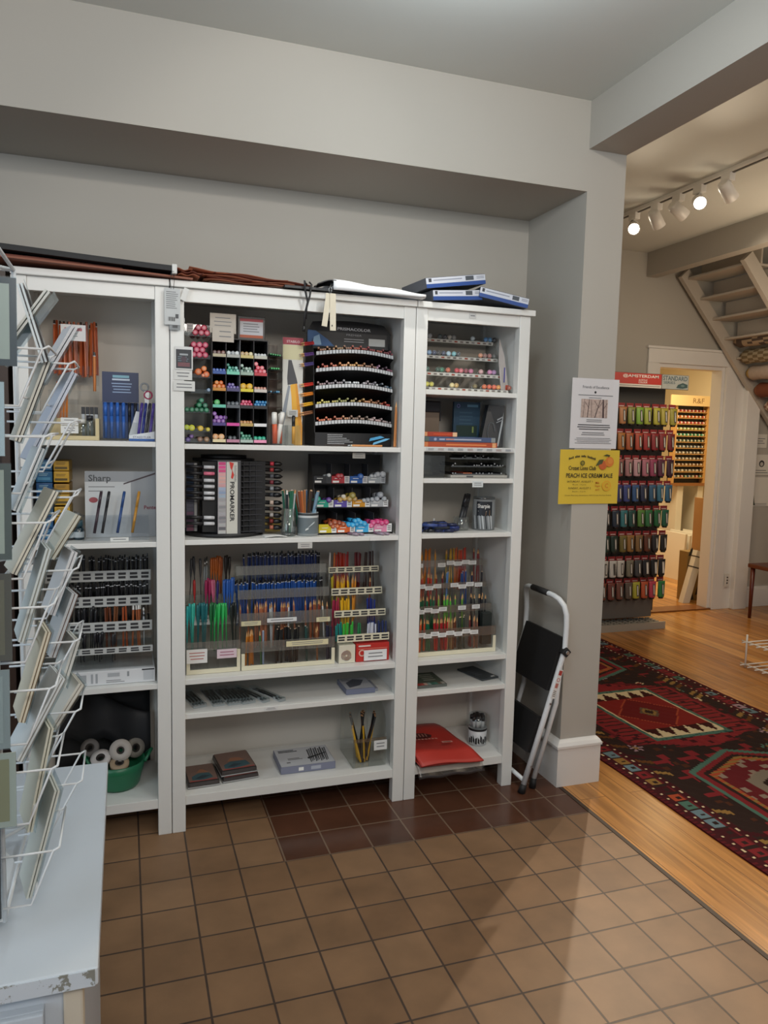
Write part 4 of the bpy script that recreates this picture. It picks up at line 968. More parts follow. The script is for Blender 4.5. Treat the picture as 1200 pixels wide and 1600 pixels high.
marks('fat_marker', pile(.092, 1.8035, ['B03048', 'A83A50'], .0098, [3, 2]), lab='marker on the topmost plate of the clear tower')
marks('fat_marker', [(.102, 1.676, 'E0702E', .0115), (.122, 1.688, 'E88A4A', .009), (.130, 1.668, 'D86A34', .0105), (.119, 1.664, 'E8906A', .006)], lab='marker below the pink ones in the clear tower')
marks('fat_marker', [(.138, 1.613, '8AA8C8', .006)], lab='marker alone in its compartment of the clear tower')
marks('fat_marker', pile(.062, 1.533, ['1E6A4A', '267A56', '2A6A50'], .0082, [5]) + [(.105, 1.5585, '1F7A52', .009), (.126, 1.5575, '2A6A52', .0085), (.113, 1.575, '3A8A6A', .008)], lab='marker in the clear tower')
marks('fat_marker', [(.062, 1.478, 'B8C83A', .009), (.079, 1.4765, 'C8CC3A', .0105), (.110, 1.475, 'D8B840', .0095), (.136, 1.472, 'C8B83A', .007)], lab='marker low in the clear tower')
marks('fat_marker', [(.066, 1.434, '5A4A8A', .008), (.078, 1.446, '6A4A8A', .007), (.108, 1.436, '7A5A4A', .009), (.131, 1.436, '8A6A4E', .009)], lab='marker on the floor plate of the clear tower')
small_sign('price_card', .062, 1.815, .022, .028, .074, 'small white card in the corner of the topmost marker plate', 'A8A09C')

# black marker rack
t = thing('marker_rack', 'black 24-compartment rack of coloured marker ends in the wide bookcase', 'display rack', (.25, .2, ZT))
q = M(); q.box((.149, .078, ZT + .001), (.1515, .24, 1.80), BLACK); q.build('side_panel', t); q = M(); q.box((.3485, .078, ZT + .001), (.351, .24, 1.80), BLACK); q.build('side_panel', t)
q = M(); q.box((.149, .24, ZT + .001), (.351, .243, 1.80), mat('0E0E10', .6)); q.box((.1515, .078, 1.797), (.3485, .24, 1.80), BLACK); q.build('back_panel', t)
zr = [1.746, 1.685, 1.625, 1.565, 1.500, 1.440]
for k in (1, 2, 3):
    q = M(); x = .15 + .05 * k; q.box((x - .001, .080, ZT + .002), (x + .001, .238, 1.796), mat('6A6C70' if k == 2 else '26262A', .4)); q.build('divider', t)
lab_c = ['B8AE94 A8AAA4 C8B87A B8B8AC', '3A5AA0 7ACAB0 9AB0A0 B83A44', 'C88A3A 4A4670 D8C83A C8C0B8', '6AC0A8 5A6066 2A2A2E 2A2A2E', '4A3A7A D04A98 B89A5A DCDCDC', 'D8C8A0 B07A90 A0B0A8 E090B0']
for r_, z in enumerate(zr):
    q = M(); q.box((.1515, .082, z - .014), (.3485, .238, z - .012), mat('222226', .5)); q.build('shelf_plate', t)
    for k, c_ in enumerate(lab_c[r_].split()):
        q = M(); x = .152 + .0497 * k; q.box((x + .001, .0775, z - .013), (x + .047, .0795, z - .002), mat(c_, .5)); q.build('label', t)
cells = [(0, 0, ['4A2E2E', '5A3434', '7A5048'], [3], .0066), (0, 1, ['C8CCCC', '9AA0A4', 'D8DCDC'], [3], .0068), (0, 2, ['B89A70', 'C8AA78', 'D8CCA0'], [3], .0066), (0, 3, ['C8CCCC', 'B0B4B8', 'D0D4D4'], [4], .0058),
         (1, 0, ['3A5AB0', '4A70C0', '3A60A8'], [4], .0060), (1, 1, ['4AA890', '5AB8A0', '2A7A68', '8ACCC0'], [4, 3, 1], .0056), (1, 2, ['8AA89A', '3A5A4A', 'B0C8BC'], [4, 3, 1], .0056), (1, 3, ['C83A50', 'D85A6A', 'E08088'], [3, 2, 1], .0070),
         (2, 0, ['E07A34', 'E08A44', 'D86A2A'], [3, 2], .0078), (2, 1, ['5A4A90', '6A5AA0', '7A70A8'], [4, 2], .0062), (2, 2, ['D8A828', 'E0B030'], [2], .0090), (2, 3, ['C89080', 'D0A088', 'B88070'], [4], .0048),
         (3, 0, ['5AB86A'], [1], .0080), (3, 1, ['3A4248', '4A5258', '5A6068'], [3], .0062), (3, 2, ['C83A60', 'E07088', 'D05070'], [4, 3], .0064), (3, 3, ['2A78B0', '3A8AC0', '2A6AA0'], [4, 4], .0060),
         (4, 0, ['7A4A9A', '9A6AB0', '8A5AA8'], [3, 3, 1], .0068), (4, 2, ['C8905A', 'D09A68', 'B8804A'], [4], .0064),
         (5, 0, ['D8A070', 'E0B080'], [2], .0085), (5, 1, ['4A5054', '3A4044'], [2], .006), (5, 2, ['3A7A64', '5A9A84', '4A8A70'], [4, 3, 1], .0062), (5, 3, ['2AA080', '30A888'], [3], .0070)]
cw = ['first', 'second', 'third', 'fourth']
for r_, k, hs, rows, rad in cells:
    rad = min(rad * 1.22, .0455 / (2.08 * rows[0])); x0 = .153 + .0497 * k + rad; pts = pile(x0 + (0 if rows[0] * rad * 2 > .036 else .006), zr[r_] - .004, hs, rad, rows)
    marks('art_marker', [p_ for p_ in pts if p_[0] < .15 + .0497 * (k + 1)], L=.14, lab=f'marker in {cw[k]} column, {FLB[r_]} row down of the black rack', y=.084)
t = thing('sign_card', 'two overlapping white sign cards clipped above the black marker rack', 'sign', (.19, .1, 1.80))
q = M(); q.box((.142, .072, 1.816), (.234, .0735, 1.885), mat('B8AFA2', .6)); f = F(q, (.142, .072, 1.816)); f.lines(.01, .02, .08, .06, 3, GREYINK, center=True, th=.2); q.build('upper_card', t)
q = M(); q.box((.150, .068, 1.785), (.226, .0695, 1.835), mat('BDB4A8', .6)); f = F(q, (.15, .068, 1.785)); f.lines(.02, .01, .07, .045, 2, GREYINK, center=True, th=.2); q.build('lower_card', t)
t = thing('framed_sign', 'small dark framed sign with red stripe on the black marker rack', 'sign', (.295, .1, 1.80))
q = M(); q.box((.244, .10, 1.801), (.344, .108, 1.886), mat('3A3634', .4), bev=.002); f = F(q, (.244, .10, 1.801)); f.rect(.008, .018, .092, .076, mat('B8B8BC', .5)); f.rect(.008, .066, .092, .076, mat('9A3038', .5)); f.rect(.008, .008, .092, .018, mat('A8502E', .5)); f.lines(.02, .026, .08, .062, 4, GREYINK); q.build('frame', t)

# thin clear rack with tiny green pens
t = thing('fineliner_rack', 'narrow clear rack with green fineliner ends beside the black marker rack', 'display rack', (.385, .15, ZT))
q = M(); q.box((.358, .09, ZT + .001), (.360, .21, 1.80), CLR); q.build('side_panel', t); q = M(); q.box((.408, .09, ZT + .001), (.410, .21, 1.80), CLR); q.build('side_panel', t)
for z in (1.745, 1.695, 1.66, 1.61, 1.56): q = M(); q.box((.36, .09, z), (.408, .20, z + .002), clear('DCCFC8', .08, .97)); q.build('shelf_plate', t)
q = M(); q.box((.358, .205, ZT + .001), (.410, .21, 1.80), mat('8A8078', .6)); q.build('rear_panel', t)
marks('fineliner', [(.364 + i * .0085, 1.754 - .0008 * i, '2E8A4A', .0036) for i in range(5)], L=.10, lab='fineliner on the top plate of the narrow clear rack', y=.088)
marks('fineliner', [(.368 + i * .0085, 1.702, '3AA85A', .0036) for i in range(4)] , L=.10, lab='fineliner on the second plate of the narrow clear rack', y=.088)
marks('fineliner', [(.366, 1.617, '5A90B0', .0034), (.388, 1.617, '4A88B0', .0036), (.395, 1.617, '5A98B8', .0036)], L=.10, lab='fineliner on the lower plate of the narrow clear rack', y=.088)

# tall white display card with big pencil
t = thing('pencil_poster', 'tall white display card showing one huge yellow pencil with black cap', 'display card', (.452, .12, ZT))
q = M(); q.box((.414, .12, ZT + .001), (.492, .124, 1.822), mat('D2D0C8', .5)); f = F(q, (.414, .12, ZT + .001))
f.rect(.0, .375, .078, .401, mat('9A3844', .5)); f.text('STABILO', .040, .382, .009, mat('D0B8B8', .5), width=.05); f.rect(.0, .32, .078, .374, mat('CFC8A0', .5))
f.poly([(.045, .0), (.078, .0), (.078, .06), (.056, .235), (.030, .225), (.035, .18)], mat('E0A83A', .5)); f.poly([(.060, .10), (.078, .0), (.078, .07), (.056, .235), (.049, .232)], mat('D8922A', .5))
f.poly([(.020, .225), (.058, .232), (.054, .25), (.034, .318), (.022, .318), (.018, .25)], mat('46464A', .5)); f.poly([(.0, .05), (.012, .10), (.030, .22), (.022, .225), (.0, .12)], mat('8A9098', .5)); q.build('card', t)
for i, (x, n_, lb) in enumerate(((.388, 2, 'clear cup of white and orange pens on the top shelf'), (.445, 1, 'clear cup holding one upright yellow fineliner on the top shelf'))):
    t = thing('clear_cup', lb, 'cup', (x, .07, ZT))
    q = M(); q.box((x - .026, .045, ZT + .001), (x + .026, .048, ZT + .075), CLR, bev=.001); q.box((x - .026, .095, ZT + .001), (x + .026, .098, ZT + .075), CLR); q.box((x - .026, .048, ZT + .001), (x - .023, .095, ZT + .075), CLR); q.box((x + .023, .048, ZT + .001), (x + .026, .095, ZT + .075), CLR); q.box((x - .026, .045, ZT + .001), (x + .026, .098, ZT + .004), CLR)
    q.build('cup_body', t)
place('white_pen', pencil('DCDAD4', 'marker', .115, .0095, alt='D8582A'), (.378, .068, ZT + .006), (-.03, 0, 1), 'white capped orange pen upright in the clear cup', 'pen')
place('white_pen', pencil('DCDAD4', 'marker', .118, .0085, alt='E8E4DC'), (.388, .072, ZT + .006), (.16, 0, 1), 'white pen slanting out of the clear cup', 'pen')
place('white_pen', pencil('DCDAD4', 'marker', .112, .008, alt='D8582A'), (.398, .075, ZT + .006), (.02, .1, 1), 'white pen standing behind the slanting one in the clear cup', 'pen')
place('fineliner', pencil('1E1E20', 'marker', .105, .006, alt='E0A030'), (.447, .068, ZT + .006), (0, 0, 1), 'yellow fineliner with black cap alone in its clear cup', 'pen')
small_sign('price_card', .430, 1.527, .040, .026, .10, 'white price card behind the single yellow fineliner', 'C8C8C4', n=3, ink=INK)

# big black coloured-pencil display
t = thing('pencil_display', 'large black curved coloured pencil display with arched header', 'display', (.69, .18, ZT))
BK = mat('141416', .5)
def arcy(u): return .085 - .028 * math.sin(PI * u)          # bulging front
def arcz(u): return .016 * math.sin(PI * (u * .85 + .08))
PX0, PW = .535, .308
zt = [1.768, 1.705, 1.640, 1.571, 1.505]
q = M(); N = 16
out = [(PX0 + PW * i / N, arcy(i / N) + .004, ZT + .001) for i in range(N + 1)] + [(PX0 + PW, .26, ZT + .001), (PX0, .26, ZT + .001)]
q.prism(out, (0, 0, .050), BK)
f = F(q, (.575, .0575, ZT + .003), lift=.0006); f.lines(.0, .004, .10, .044, 6, mat('B8B8BA', .5), .5, th=.3)
f.poly([(.165, .018), (.215, .030), (.228, .034), (.212, .040), (.170, .030)], mat('4A9AC8', .5)); f.poly([(.180, .004), (.235, .022), (.25, .030), (.232, .030), (.184, .014)], mat('6AB0D8', .5)); q.build('base', t)
q = M(); q.box((PX0, .225, ZT + .05), (PX0 + PW, .262, 1.80), mat('0B0B0D', .7)); q.build('back_panel', t)
for s, x in ((0, PX0 - .002), (1, PX0 + PW)): q = M(); q.prism([(x, .09, ZT + .05), (x, .26, ZT + .05), (x, .26, 1.83), (x, .15, 1.83), (x, .13, 1.78)], (.002, 0, 0), BK); q.build('side_panel', t)
q = M(); hd = [(PX0 - .022, 1.80), (PX0 + PW + .006, 1.80), (PX0 + PW + .008, 1.86), (PX0 + PW - .02, 1.892)] + [(PX0 + PW * (1 - i / 10) , 1.892 + .010 * math.sin(PI * i / 10)) for i in range(1, 10)] + [(PX0 + .0, 1.892), (PX0 - .022, 1.85)]
q.prism([(x, .150, z) for x, z in hd], (0, .006, 0), BK)
f = F(q, (PX0, .150, 1.80)); f.text('PRISMACOLOR', .165, .066, .011, mat('C4C4C6', .5), width=.135); f.text('PREMIER', .165, .046, .007, mat('808084', .5), width=.062, bold=False); f.lines(.125, .020, .205, .038, 2, mat('8A8A8C', .5), 0, center=True)
f.rect(.225, .012, .292, .040, mat('A8AAA8', .5)); f.poly([(-.02, .0), (.085, .004), (.060, .028), (.012, .058), (-.02, .06)], mat('1E4A78', .5)); f.poly([(.0, .004), (.035, .006), (.026, .045), (.005, .035)], mat('7A98B0', .5)); q.build('header', t)
for z in zt:
    q = M(); wl = mat('B8BABC', .4); gp = mat('1A1A1C', .5)
    for i in range(26):
        u0, u1 = i / 26, (i + .82) / 26; A = V((PX0 + PW * u0, arcy(u0), z - .012 + arcz(u0))); B2 = V((PX0 + PW * u1, arcy(u1), z - .012 + arcz(u1)))
        q.prism([A, B2, B2 + V((0, .001, .013)), A + V((0, .001, .013))], (0, .0015, 0), wl)
    q.build('label_strip', t)
    q = M(); q.prism([(PX0 + PW * i / N, arcy(i / N) + .003, z - .014 + arcz(i / N)) for i in range(N + 1)] + [(PX0 + PW, .225, z - .05), (PX0, .225, z - .05)], (0, 0, .002), BK); q.build('tray', t)
pcol = ['8A5230 8A5A34 9A6A3A 8A6234 7A4A2A 8E3A26 9A3A24 8A3022 6E1E22 7A2A2A 8A3E30 5E2226 6A2A34',
        'A03A2A B84A2E B05030 C87A3A C8905A B8884A A8783A 8A5A34 7A5A48 6A4A40 8A6A80 4A3A44 6A3A4A',
        '8A6A6A 7A6068 70686E 7A7076 8A8A8E C8CCCE B8BCBE A8A4A8 8A8084 6A6870 B0B2B4 5A6068 3A5060',
        'C8B84A B0A848 A8963A 8A8A3A 7A7A3A 9A8A4A 8A7A5A A88048 A87048 8A5A38 7A4A34 8A3A2A A02E2A',
        'C85A2A C05A30 A85030 9A4A2E A87048 7A5A48 6A5448 8A7060 7A6A60 B09A98 A88A88 8A7A78 7A7070']
for r_, (z, cs_) in enumerate(zip(zt, pcol)):
    cs_ = cs_.split()
    for i in range(38):
        if random.random() < (.06 if i < 30 else .22): continue
        u = (i + .5) / 38; h = cs_[min(12, int(u * 13))]; x = PX0 + .004 + (PW - .008) * u
        zz = z + .0065 + arcz(u) + (.0078 if (i // 2 + r_) % 2 == 0 and i % 2 == 0 else 0)
        d = V(((u - .5) * -.5, 1, -.16)).normalized(); near = V((x, arcy(u) + .000, zz))
        place('artist_pencil', pencil(h, 'end', .12, .0044, alt=lighter(h, .15)), near + d * .12, -d, f'{hue_name(h)} pencil end in the {ordn[r_] if r_ < 4 else "lowest"} row of the curved black display', 'pencil', f'{hue_name(h)} pencils in the {ordn[r_] if r_ < 4 else "lowest"} row of the curved display')
for z, h, w_ in ((1.805, 'B83A3E', 'red'), (1.765, '6A4A8A', 'violet'), (1.728, '5A508A', 'indigo'), (1.652, 'C83A2E', 'scarlet'), (1.616, 'D07A24', 'orange'), (1.578, 'D8A428', 'yellow'), (1.545, '8A5A3A', 'brown')):
    for k in (0, 1):
        d = V((-1, -.35, -.22 + .04 * k)).normalized(); place('artist_pencil', pencil(h, 'tip', .065, .0038), V((.533, .12 + .006 * k, z + .006 * k)), d, f'{w_} pencil poking sideways out of the curved black display', 'pencil', f'{w_} pencils poking sideways')
for i, (x, tl) in enumerate(((.846, .03), (.853, .015))):
    place('natural_pencil', pencil('B87A48', 'tip', .175 - i * .02, .0042), (x - .006, .045 + .008 * i, ZT + .002), (tl, .02, 1), ['taller', 'shorter'][i] + ' natural wood pencil leaning on the post beside the black display', 'pencil')
place('natural_pencil', pencil('C0824A', 'end', .12, .0042, alt='C8A070'), (.785, .030, ZT + .0045), (-1, .02, 0), 'natural wood pencil lying before the curved black display', 'pencil')
place('thin_brush', pencil('3A2E28', 'brush', .11, .0035, alt='D8D0C0'), (.560, .028, ZT + .0045), (1, .04, 0), 'thin brush lying at the shelf edge before the black display', 'paint brush')

# ================================================================== second shelf
Z2 = 1.08
cx, cy = .205, .185
t = thing('marker_carousel', 'black marker carousel with vertical white lettered panel', 'display carousel', (cx, cy, Z2))
q = M(); q.cyl((cx, cy, Z2 + .001), (cx, cy, Z2 + .014), .150, BK, seg=36); q.cyl((cx, cy, Z2 + .014), (cx, cy, Z2 + .02), .12, BK, seg=30); q.build('turntable', t)
q = M(); q.cyl((cx, cy, 1.365), (cx, cy, 1.378), .085, BK, seg=30); q.cyl((cx, cy, 1.355), (cx, cy, 1.365), .115, BK, seg=30); q.build('top_cap', t)
q = M(); q.box((cx - .075, cy - .075, Z2 + .02), (cx + .075, cy + .075, 1.356), mat('101012', .6), rot=Matrix.Rotation(math.radians(-18), 4, 'Z'), at=(cx, cy, 1.2)); q.build('core', t)
# white lettered panel, facing the room
q = M(); px0, py = .168, .045
q.box((px0 - .002, py, 1.092), (px0 + .082, py + .010, 1.362), mat('48484A', .4), bev=.001)
f = F(q, (px0, py, 1.095)); f.rect(.030, 0, .070, .262, mat('C8C6BC', .5)); f.rect(0, 0, .028, .262, mat('B8AEB0', .5))
sw = ['C8407A', 'D84A88', 'D05080', 'D8A0A0', 'D8A8A0', 'D0A098', 'C8989A', '9AA8C0', '8A9AB4', '98A8B8', '9A9A9C', 'A8A8A8', '8A8A8C', '9A9A9A', 'A0A0A4', '7A7A7E', '8A8A8E', 'A8A8A8', '606064', 'B8B8B4']
for i, h in enumerate(sw): f.rect(.002, .262 - .0131 * (i + 1) + .001, .027, .262 - .0131 * i - .001, mat(h, .5))
f.text('PROMARKER', .0425, .190, .016, INK, width=.145, rot=True); f.lines(.058, .19, .066, .25, 12, GREYINK)
f.poly([(.040, .262), (.056, .258), (.050, .235), (.057, .215), (.052, .200), (.046, .205), (.050, .230), (.044, .240)], mat('C8382E', .5)); q.build('lettered_panel', t)
# grid of ribs facing right of the panel, and the left faces
q = M()
for i in range(13): z = 1.098 + i * .0205; q.box((.254, .060, z), (.345, .11, z + .0025), mat('3A3A3E', .4), rot=Matrix.Rotation(math.radians(14), 4, 'Z'), at=(.254, .06, z))
for k in range(4): q.box((.262 + k * .024, .063 + k * .006, 1.095), (.264 + k * .024, .08 + k * .006, 1.355), mat('1E1E22', .5))
q.box((.256, .080, 1.092), (.345, .135, 1.358), mat('0E0E10', .6)); q.build('slot_grid', t)
q = M(); q.box((.115, .066, 1.10), (.166, .12, 1.356), mat('0C0C0E', .6)); q.build('slot_column', t)
q = M(); q.box((.060, .10, 1.10), (.100, .105, 1.35), mat('3A3E4A', .5)); f = F(q, (.06, .10, 1.10))
for i in range(17): f.rect(.002, .246 - i * .0145, .026, .234 - i * .0145, mat(['2A3444', '2E4A6A', '34486A', '4A4A5A', '5A3A50', '6A3448'][min(5, i // 3)], .5))
f.rect(.029, 0, .038, .25, mat('8A8A88', .5)); q.build('swatch_panel', t)
lz = [1.338, 1.315, 1.290, 1.268, 1.244, 1.225, 1.155, 1.133]
for i, z in enumerate(lz):
    place('twin_marker', pencil('C8C8CA' if i != 1 else 'D87088', 'marker', .10, .0062, alt='1A1A1E'), (.058, .070, z), (1, -.12, -.02), ('pink' if i == 1 else 'white') + ' ended black marker in the slots beside the lettered panel', 'marker', ('pink' if i == 1 else 'white') + ' ended markers in the carousel')
for i, (h, w_, ex) in enumerate((('C83A4A', 'red', 1), ('A83A3A', 'brick red', 1), ('5A5A60', 'grey', .9), ('7A2E38', 'maroon', 1), ('8A8E92', 'pale grey', .95), ('3A3E44', 'charcoal', .95), ('C8B0A0', 'beige', .85), ('5A4038', 'brown', .9), ('A8A09A', 'light grey', 1), ('7A2A24', 'rust', .9), ('A8604A', 'clay', .9))):
    z = 1.352 - i * .0235 - (.006 if i > 5 else 0)
    def fn(m, h=h):
        m.cyl((0, 0, 0), (0, 0, .05), .0075, BK, seg=12); m.cyl((0, 0, .05), (0, 0, .064), .0080, mat(h, .4), seg=12); m.lathe([(.0085, .064), (.0095, .075), (.008, .088), (.001, .098)], mat('141416', .35), seg=12)
    place('twin_marker', mesh_of(('twin', h), fn), (.318, .112 + .003 * (i % 2), z), (1, -.16, -.04), f'{w_} banded marker sticking out of the carousel side', 'marker')
q = M(); q.box((.362, .19, Z2 + .001), (.425, .194, Z2 + .075), mat('C8AE5A', .6)); f = F(q, (.362, .19, Z2)); f.poly([(.015, .01), (.04, .04), (.03, .07), (.01, .05)], mat('6A4A2A', .6)); f.lines(.04, .02, .06, .06, 4, GREYINK)
tag(q.build('leaflet', origin=(.39, .19, Z2)), 'yellow leaflet standing behind the marker carousel', 'leaflet')
q = M(); q.sheet(lambda u, v: (.335 + .085 * u, .02 + .10 * v, Z2 + .002 + .004 * math.sin(u * 3) * (1 - v)), 6, 4, PAPER, .0008)
tag(q.build('paper_sheet', origin=(.37, .06, Z2)), 'curling white paper sheet lying between carousel and pencil jar', 'paper')
# jar of pencils
t = thing('glass_jar', 'clear glass jar of green and silver pencils', 'jar', (.432, .065, Z2))
GL = clear('FAFCFC', .06, .99, .03)
q = M(); c = V((.432, .065, 0)); q.skin([q.ring(c + V((0, 0, z)), (0, 0, 1), r, 24) for z, r in ((Z2 + .001, .026), (Z2 + .014, .027), (Z2 + .015, .027), (Z2 + .105, .029), (Z2 + .105, .027), (Z2 + .016, .025))], GL, (True, True)); q.build('glass', t)
q = M(); q.cyl(c + V((0, 0, Z2 + .003)), c + V((0, 0, Z2 + .012)), .0255, clear('D4DADA', .15, .95)); q.build('thick_base', t)
for i in range(11):
    a = i * 2.4; r_ = .015; col_, kd, al, w_ = [('1E5A44', 'end', 'C8A888', 'green'), ('B8BCC0', 'dip', 'D8A070', 'silver'), ('2A6A50', 'end', 'B89878', 'green'), ('26262C', 'dip', 'E0D8D0', 'black')][i % 4]
    place('sketch_pencil', pencil(col_, kd, .16, .0042, alt=al), (c.x + r_ * .6 * math.cos(a), c.y + r_ * .6 * math.sin(a), Z2 + .014), (.10 * math.cos(a), .08 * math.sin(a), 1), f'{w_} pencil standing in the clear glass jar', 'pencil', f'{w_} pencils in the glass jar')
# tin can
t = thing('pencil_tin', 'round tin with grey printed band full of coloured pencils', 'tin', (.508, .075, Z2))
c = V((.508, .075, 0)); q = M(); q.skin([q.ring(c + V((0, 0, z)), (0, 0, 1), r, 28) for z, r in ((Z2 + .001, .040), (Z2 + .088, .040), (Z2 + .088, .037), (Z2 + .006, .037))], mat('A8AEB0', .4), (True, True)); q.build('can', t)
for z0_, z1_, h in ((Z2 + .010, Z2 + .070, '6A7478'), (Z2 + .078, Z2 + .087, '3A3E40'), (Z2 + .070, Z2 + .078, 'C8CCCC')):
    q = M(); q.cyl(c + V((0, 0, z0_)), c + V((0, 0, z1_)), .0406, mat(h, .4), seg=28, caps=(False, False)); q.build('printed_band', t)
q = M(); f = F(q, c + V((-.02, -.0412, Z2 + .02)), lift=.0005); f.poly([(.002, .005), (.035, .030), (.038, .037), (.030, .032)], mat('C0C8CA', .4)); f.poly([(.0, .002), (.012, .006), (.015, .012), (.004, .010)], mat('D8DCDC', .4)); q.build('pencil_print', t)
can = [('1E6A5A', 'teal', -.30), ('A8603A', 'copper', -.22), ('8A4A30', 'russet', -.18), ('B87848', 'tan', -.02), ('4A6A8A', 'steel blue', .05), ('3A2A22', 'dark brown', .10), ('8A6A3A', 'ochre', .12), ('5A3A28', 'brown', .16), ('7A9AB0', 'pale blue', .24), ('8AA0B0', 'grey blue', .30), ('2A5A50', 'dark green', -.36), ('B86A3A', 'orange brown', -.12)]
for i, (h, w_, tl) in enumerate(can):
    place('sketch_pencil', pencil(h, 'end', .165, .0048, alt='D8B088'), (c.x - .010 + tl * .05, c.y + .012 * math.sin(i * 2.1), Z2 + .008), (tl * .75, .10 * math.sin(i * 2.1), 1), f'{w_} pencil standing in the grey printed tin', 'pencil')
place('sketch_pencil', pencil('7A9AB0', 'marker', .15, .007, alt='8AAAC0'), (c.x + .012, c.y, Z2 + .008), (.16, .03, 1), 'fat pale blue pencil standing in the grey printed tin', 'pencil')

# black paint marker rack
t = thing('paint_marker_rack', 'black three-step paint marker rack with coloured label strips', 'display rack', (.69, .2, Z2))
q = M(); q.box((.545, .235, Z2 + .001), (.848, .24, 1.385), mat('151517', .5)); q.build('back_panel', t)
q = M(); q.box((.845, .06, Z2 + .001), (.848, .235, 1.12), BK); q.build('side_panel', t); q = M(); q.prism([(.546, .06, Z2 + .001), (.546, .235, Z2 + .001), (.546, .235, 1.385), (.546, .17, 1.30), (.546, .075, 1.12)], (.003, 0, 0), BK); q.build('side_panel', t)
st = [(.065, 1.088, 1.121), (.115, 1.182, 1.210), (.155, 1.273, 1.301)]
xs = [.548, .620, .695, .770, .846]
strips = [['C8B42A DCDCDA', 'D0602A DCDCDA', '3AA0D0 DCDCDA', 'D88AA8 DCDCDA'], ['2AA08A DCDCDA', '5A4A9A DCDCDA', 'C88A24 DCDCDA', 'A8AAAC DCDCDA'], ['26282C 3A3C40', 'A83038 C8C8CA', '2458A0 C8C8CA', '9AA0A4 A8ACB0']]
for k, (y, z0_, z1_) in enumerate(st):
    q = M(); q.box((.549, y + .004, z0_ - .004), (.845, .233, z0_), BK); q.build('step_plate', t)
    for j in range(4):
        a, b_ = strips[k][j].split(); q = M(); xa, xb = xs[j] + .001, xs[j+1] - .001; xm = xa + (xb - xa) * .72
        q.box((xa, y, z0_), (xm, y + .003, z1_), mat(a, .45)); q.box((xm, y, z0_), (xb, y + .003, z1_), mat(b_, .45)); f = F(q, (xa, y, z0_)); f.rect(.004, .002, .03, .010, PAPER); f.lines(xm - xa + .003, .006, xb - xa - .004, .026, 3, INK, 0); f.lines(.012, .016, .036, .022, 1, PAPER, 0); q.build('label_strip', t)
    for j in range(1, 4): q = M(); q.box((xs[j] - .001, y + .004, z0_), (xs[j] + .001, .233, z0_ + .075), mat('2A2A2E', .4)); q.build('divider', t)
def pm(x, k, h, r, dz=0): return (x, st[k][2] - .004 + dz, h, r)
for k, pts in enumerate([[pm(.596, 0, '8A3E22', .009, .006), pm(.612, 0, '9A4626', .010, .012), pm(.630, 0, '8A3A20', .009, .009), pm(.646, 0, 'A04C28', .009, .004), pm(.604, 0, 'B05228', .008, -.004), pm(.622, 0, 'C0602E', .008, -.004),
                          pm(.668, 0, '2E9AD0', .009, .002), pm(.684, 0, '3AA8DC', .009, 0), pm(.700, 0, '2A90C8', .009, .003), pm(.716, 0, '3AA4D8', .009, .010), pm(.732, 0, '2E98CC', .010, .004), pm(.694, 0, '34A0D4', .008, .016), pm(.708, 0, '34A0D4', .008, .018),
                          pm(.768, 0, 'D04A80', .010, .008), pm(.786, 0, 'C83A74', .0095, .012), pm(.804, 0, 'D0447C', .0095, .006), pm(.822, 0, 'C83A70', .010, .009), pm(.760, 0, 'D8608E', .009, -.004)],
                         [pm(.556, 1, '1E9A7A', .011, .008), pm(.600, 1, '5A3A8A', .010, .005), pm(.646, 1, 'A8843A', .009, .006), pm(.664, 1, 'B8924A', .009, .010), pm(.684, 1, 'A88A4A', .011, .008), pm(.696, 1, '8A7A2E', .0125, .022), pm(.706, 1, 'A88244', .009, .008), pm(.660, 1, 'C8C0B0', .008, .018),
                          pm(.744, 1, '9A9EA2', .0075, .002), pm(.760, 1, '8A8E94', .0085, .004), pm(.778, 1, 'A0A4A8', .0075, .006), pm(.798, 1, '9A9EA4', .0095, .008), pm(.812, 1, '8E9298', .0115, .024), pm(.828, 1, '9AA0A4', .0095, .008)],
                         [pm(.610, 2, 'C8CCCC', .007, .008), pm(.648, 2, 'A82A32', .010, .005), pm(.660, 2, 'A02830', .009, .006), pm(.740, 2, '2A58A0', .011, .004), pm(.786, 2, 'B0B4B8', .007, .006), pm(.800, 2, 'A8ACB0', .007, .006), pm(.812, 2, 'A0A4A8', .0105, .012), pm(.834, 2, 'A8ACB0', .0115, .013)]]):
    y = st[k][0]
    marks('paint_marker', pts, L=.12, lab=f'paint marker on the {["lowest", "middle", "top"][k]} step of the black three-step rack', y=y - .004, d=(0, 1, -.12 if k else -.05), kind='duo')
for i, x in enumerate((.690, .712, .795, .815)):
    place('flat_pen', pencil('6A4A60', 'marker', .055, .005, alt='9A8A98'), (x, .012, Z2 + .006), (-.55, 1, .02), 'small mauve pen lying at the shelf edge before the black rack', 'pen', 'small mauve pens at the shelf edge')
small_sign('price_card', .668, 1.376, .05, .022, .03, 'white price card hanging under the top shelf above the paint markers', 'A8A6A0')
small_sign('price_card', .455, 1.040, .055, .022, .004, 'white price card below the shelf edge under the glass jar', 'BDBBB6')
small_sign('price_card', .735, 1.063, .045, .016, .001, 'blank white card on the shelf edge under the paint markers', 'DADAD8', n=0)

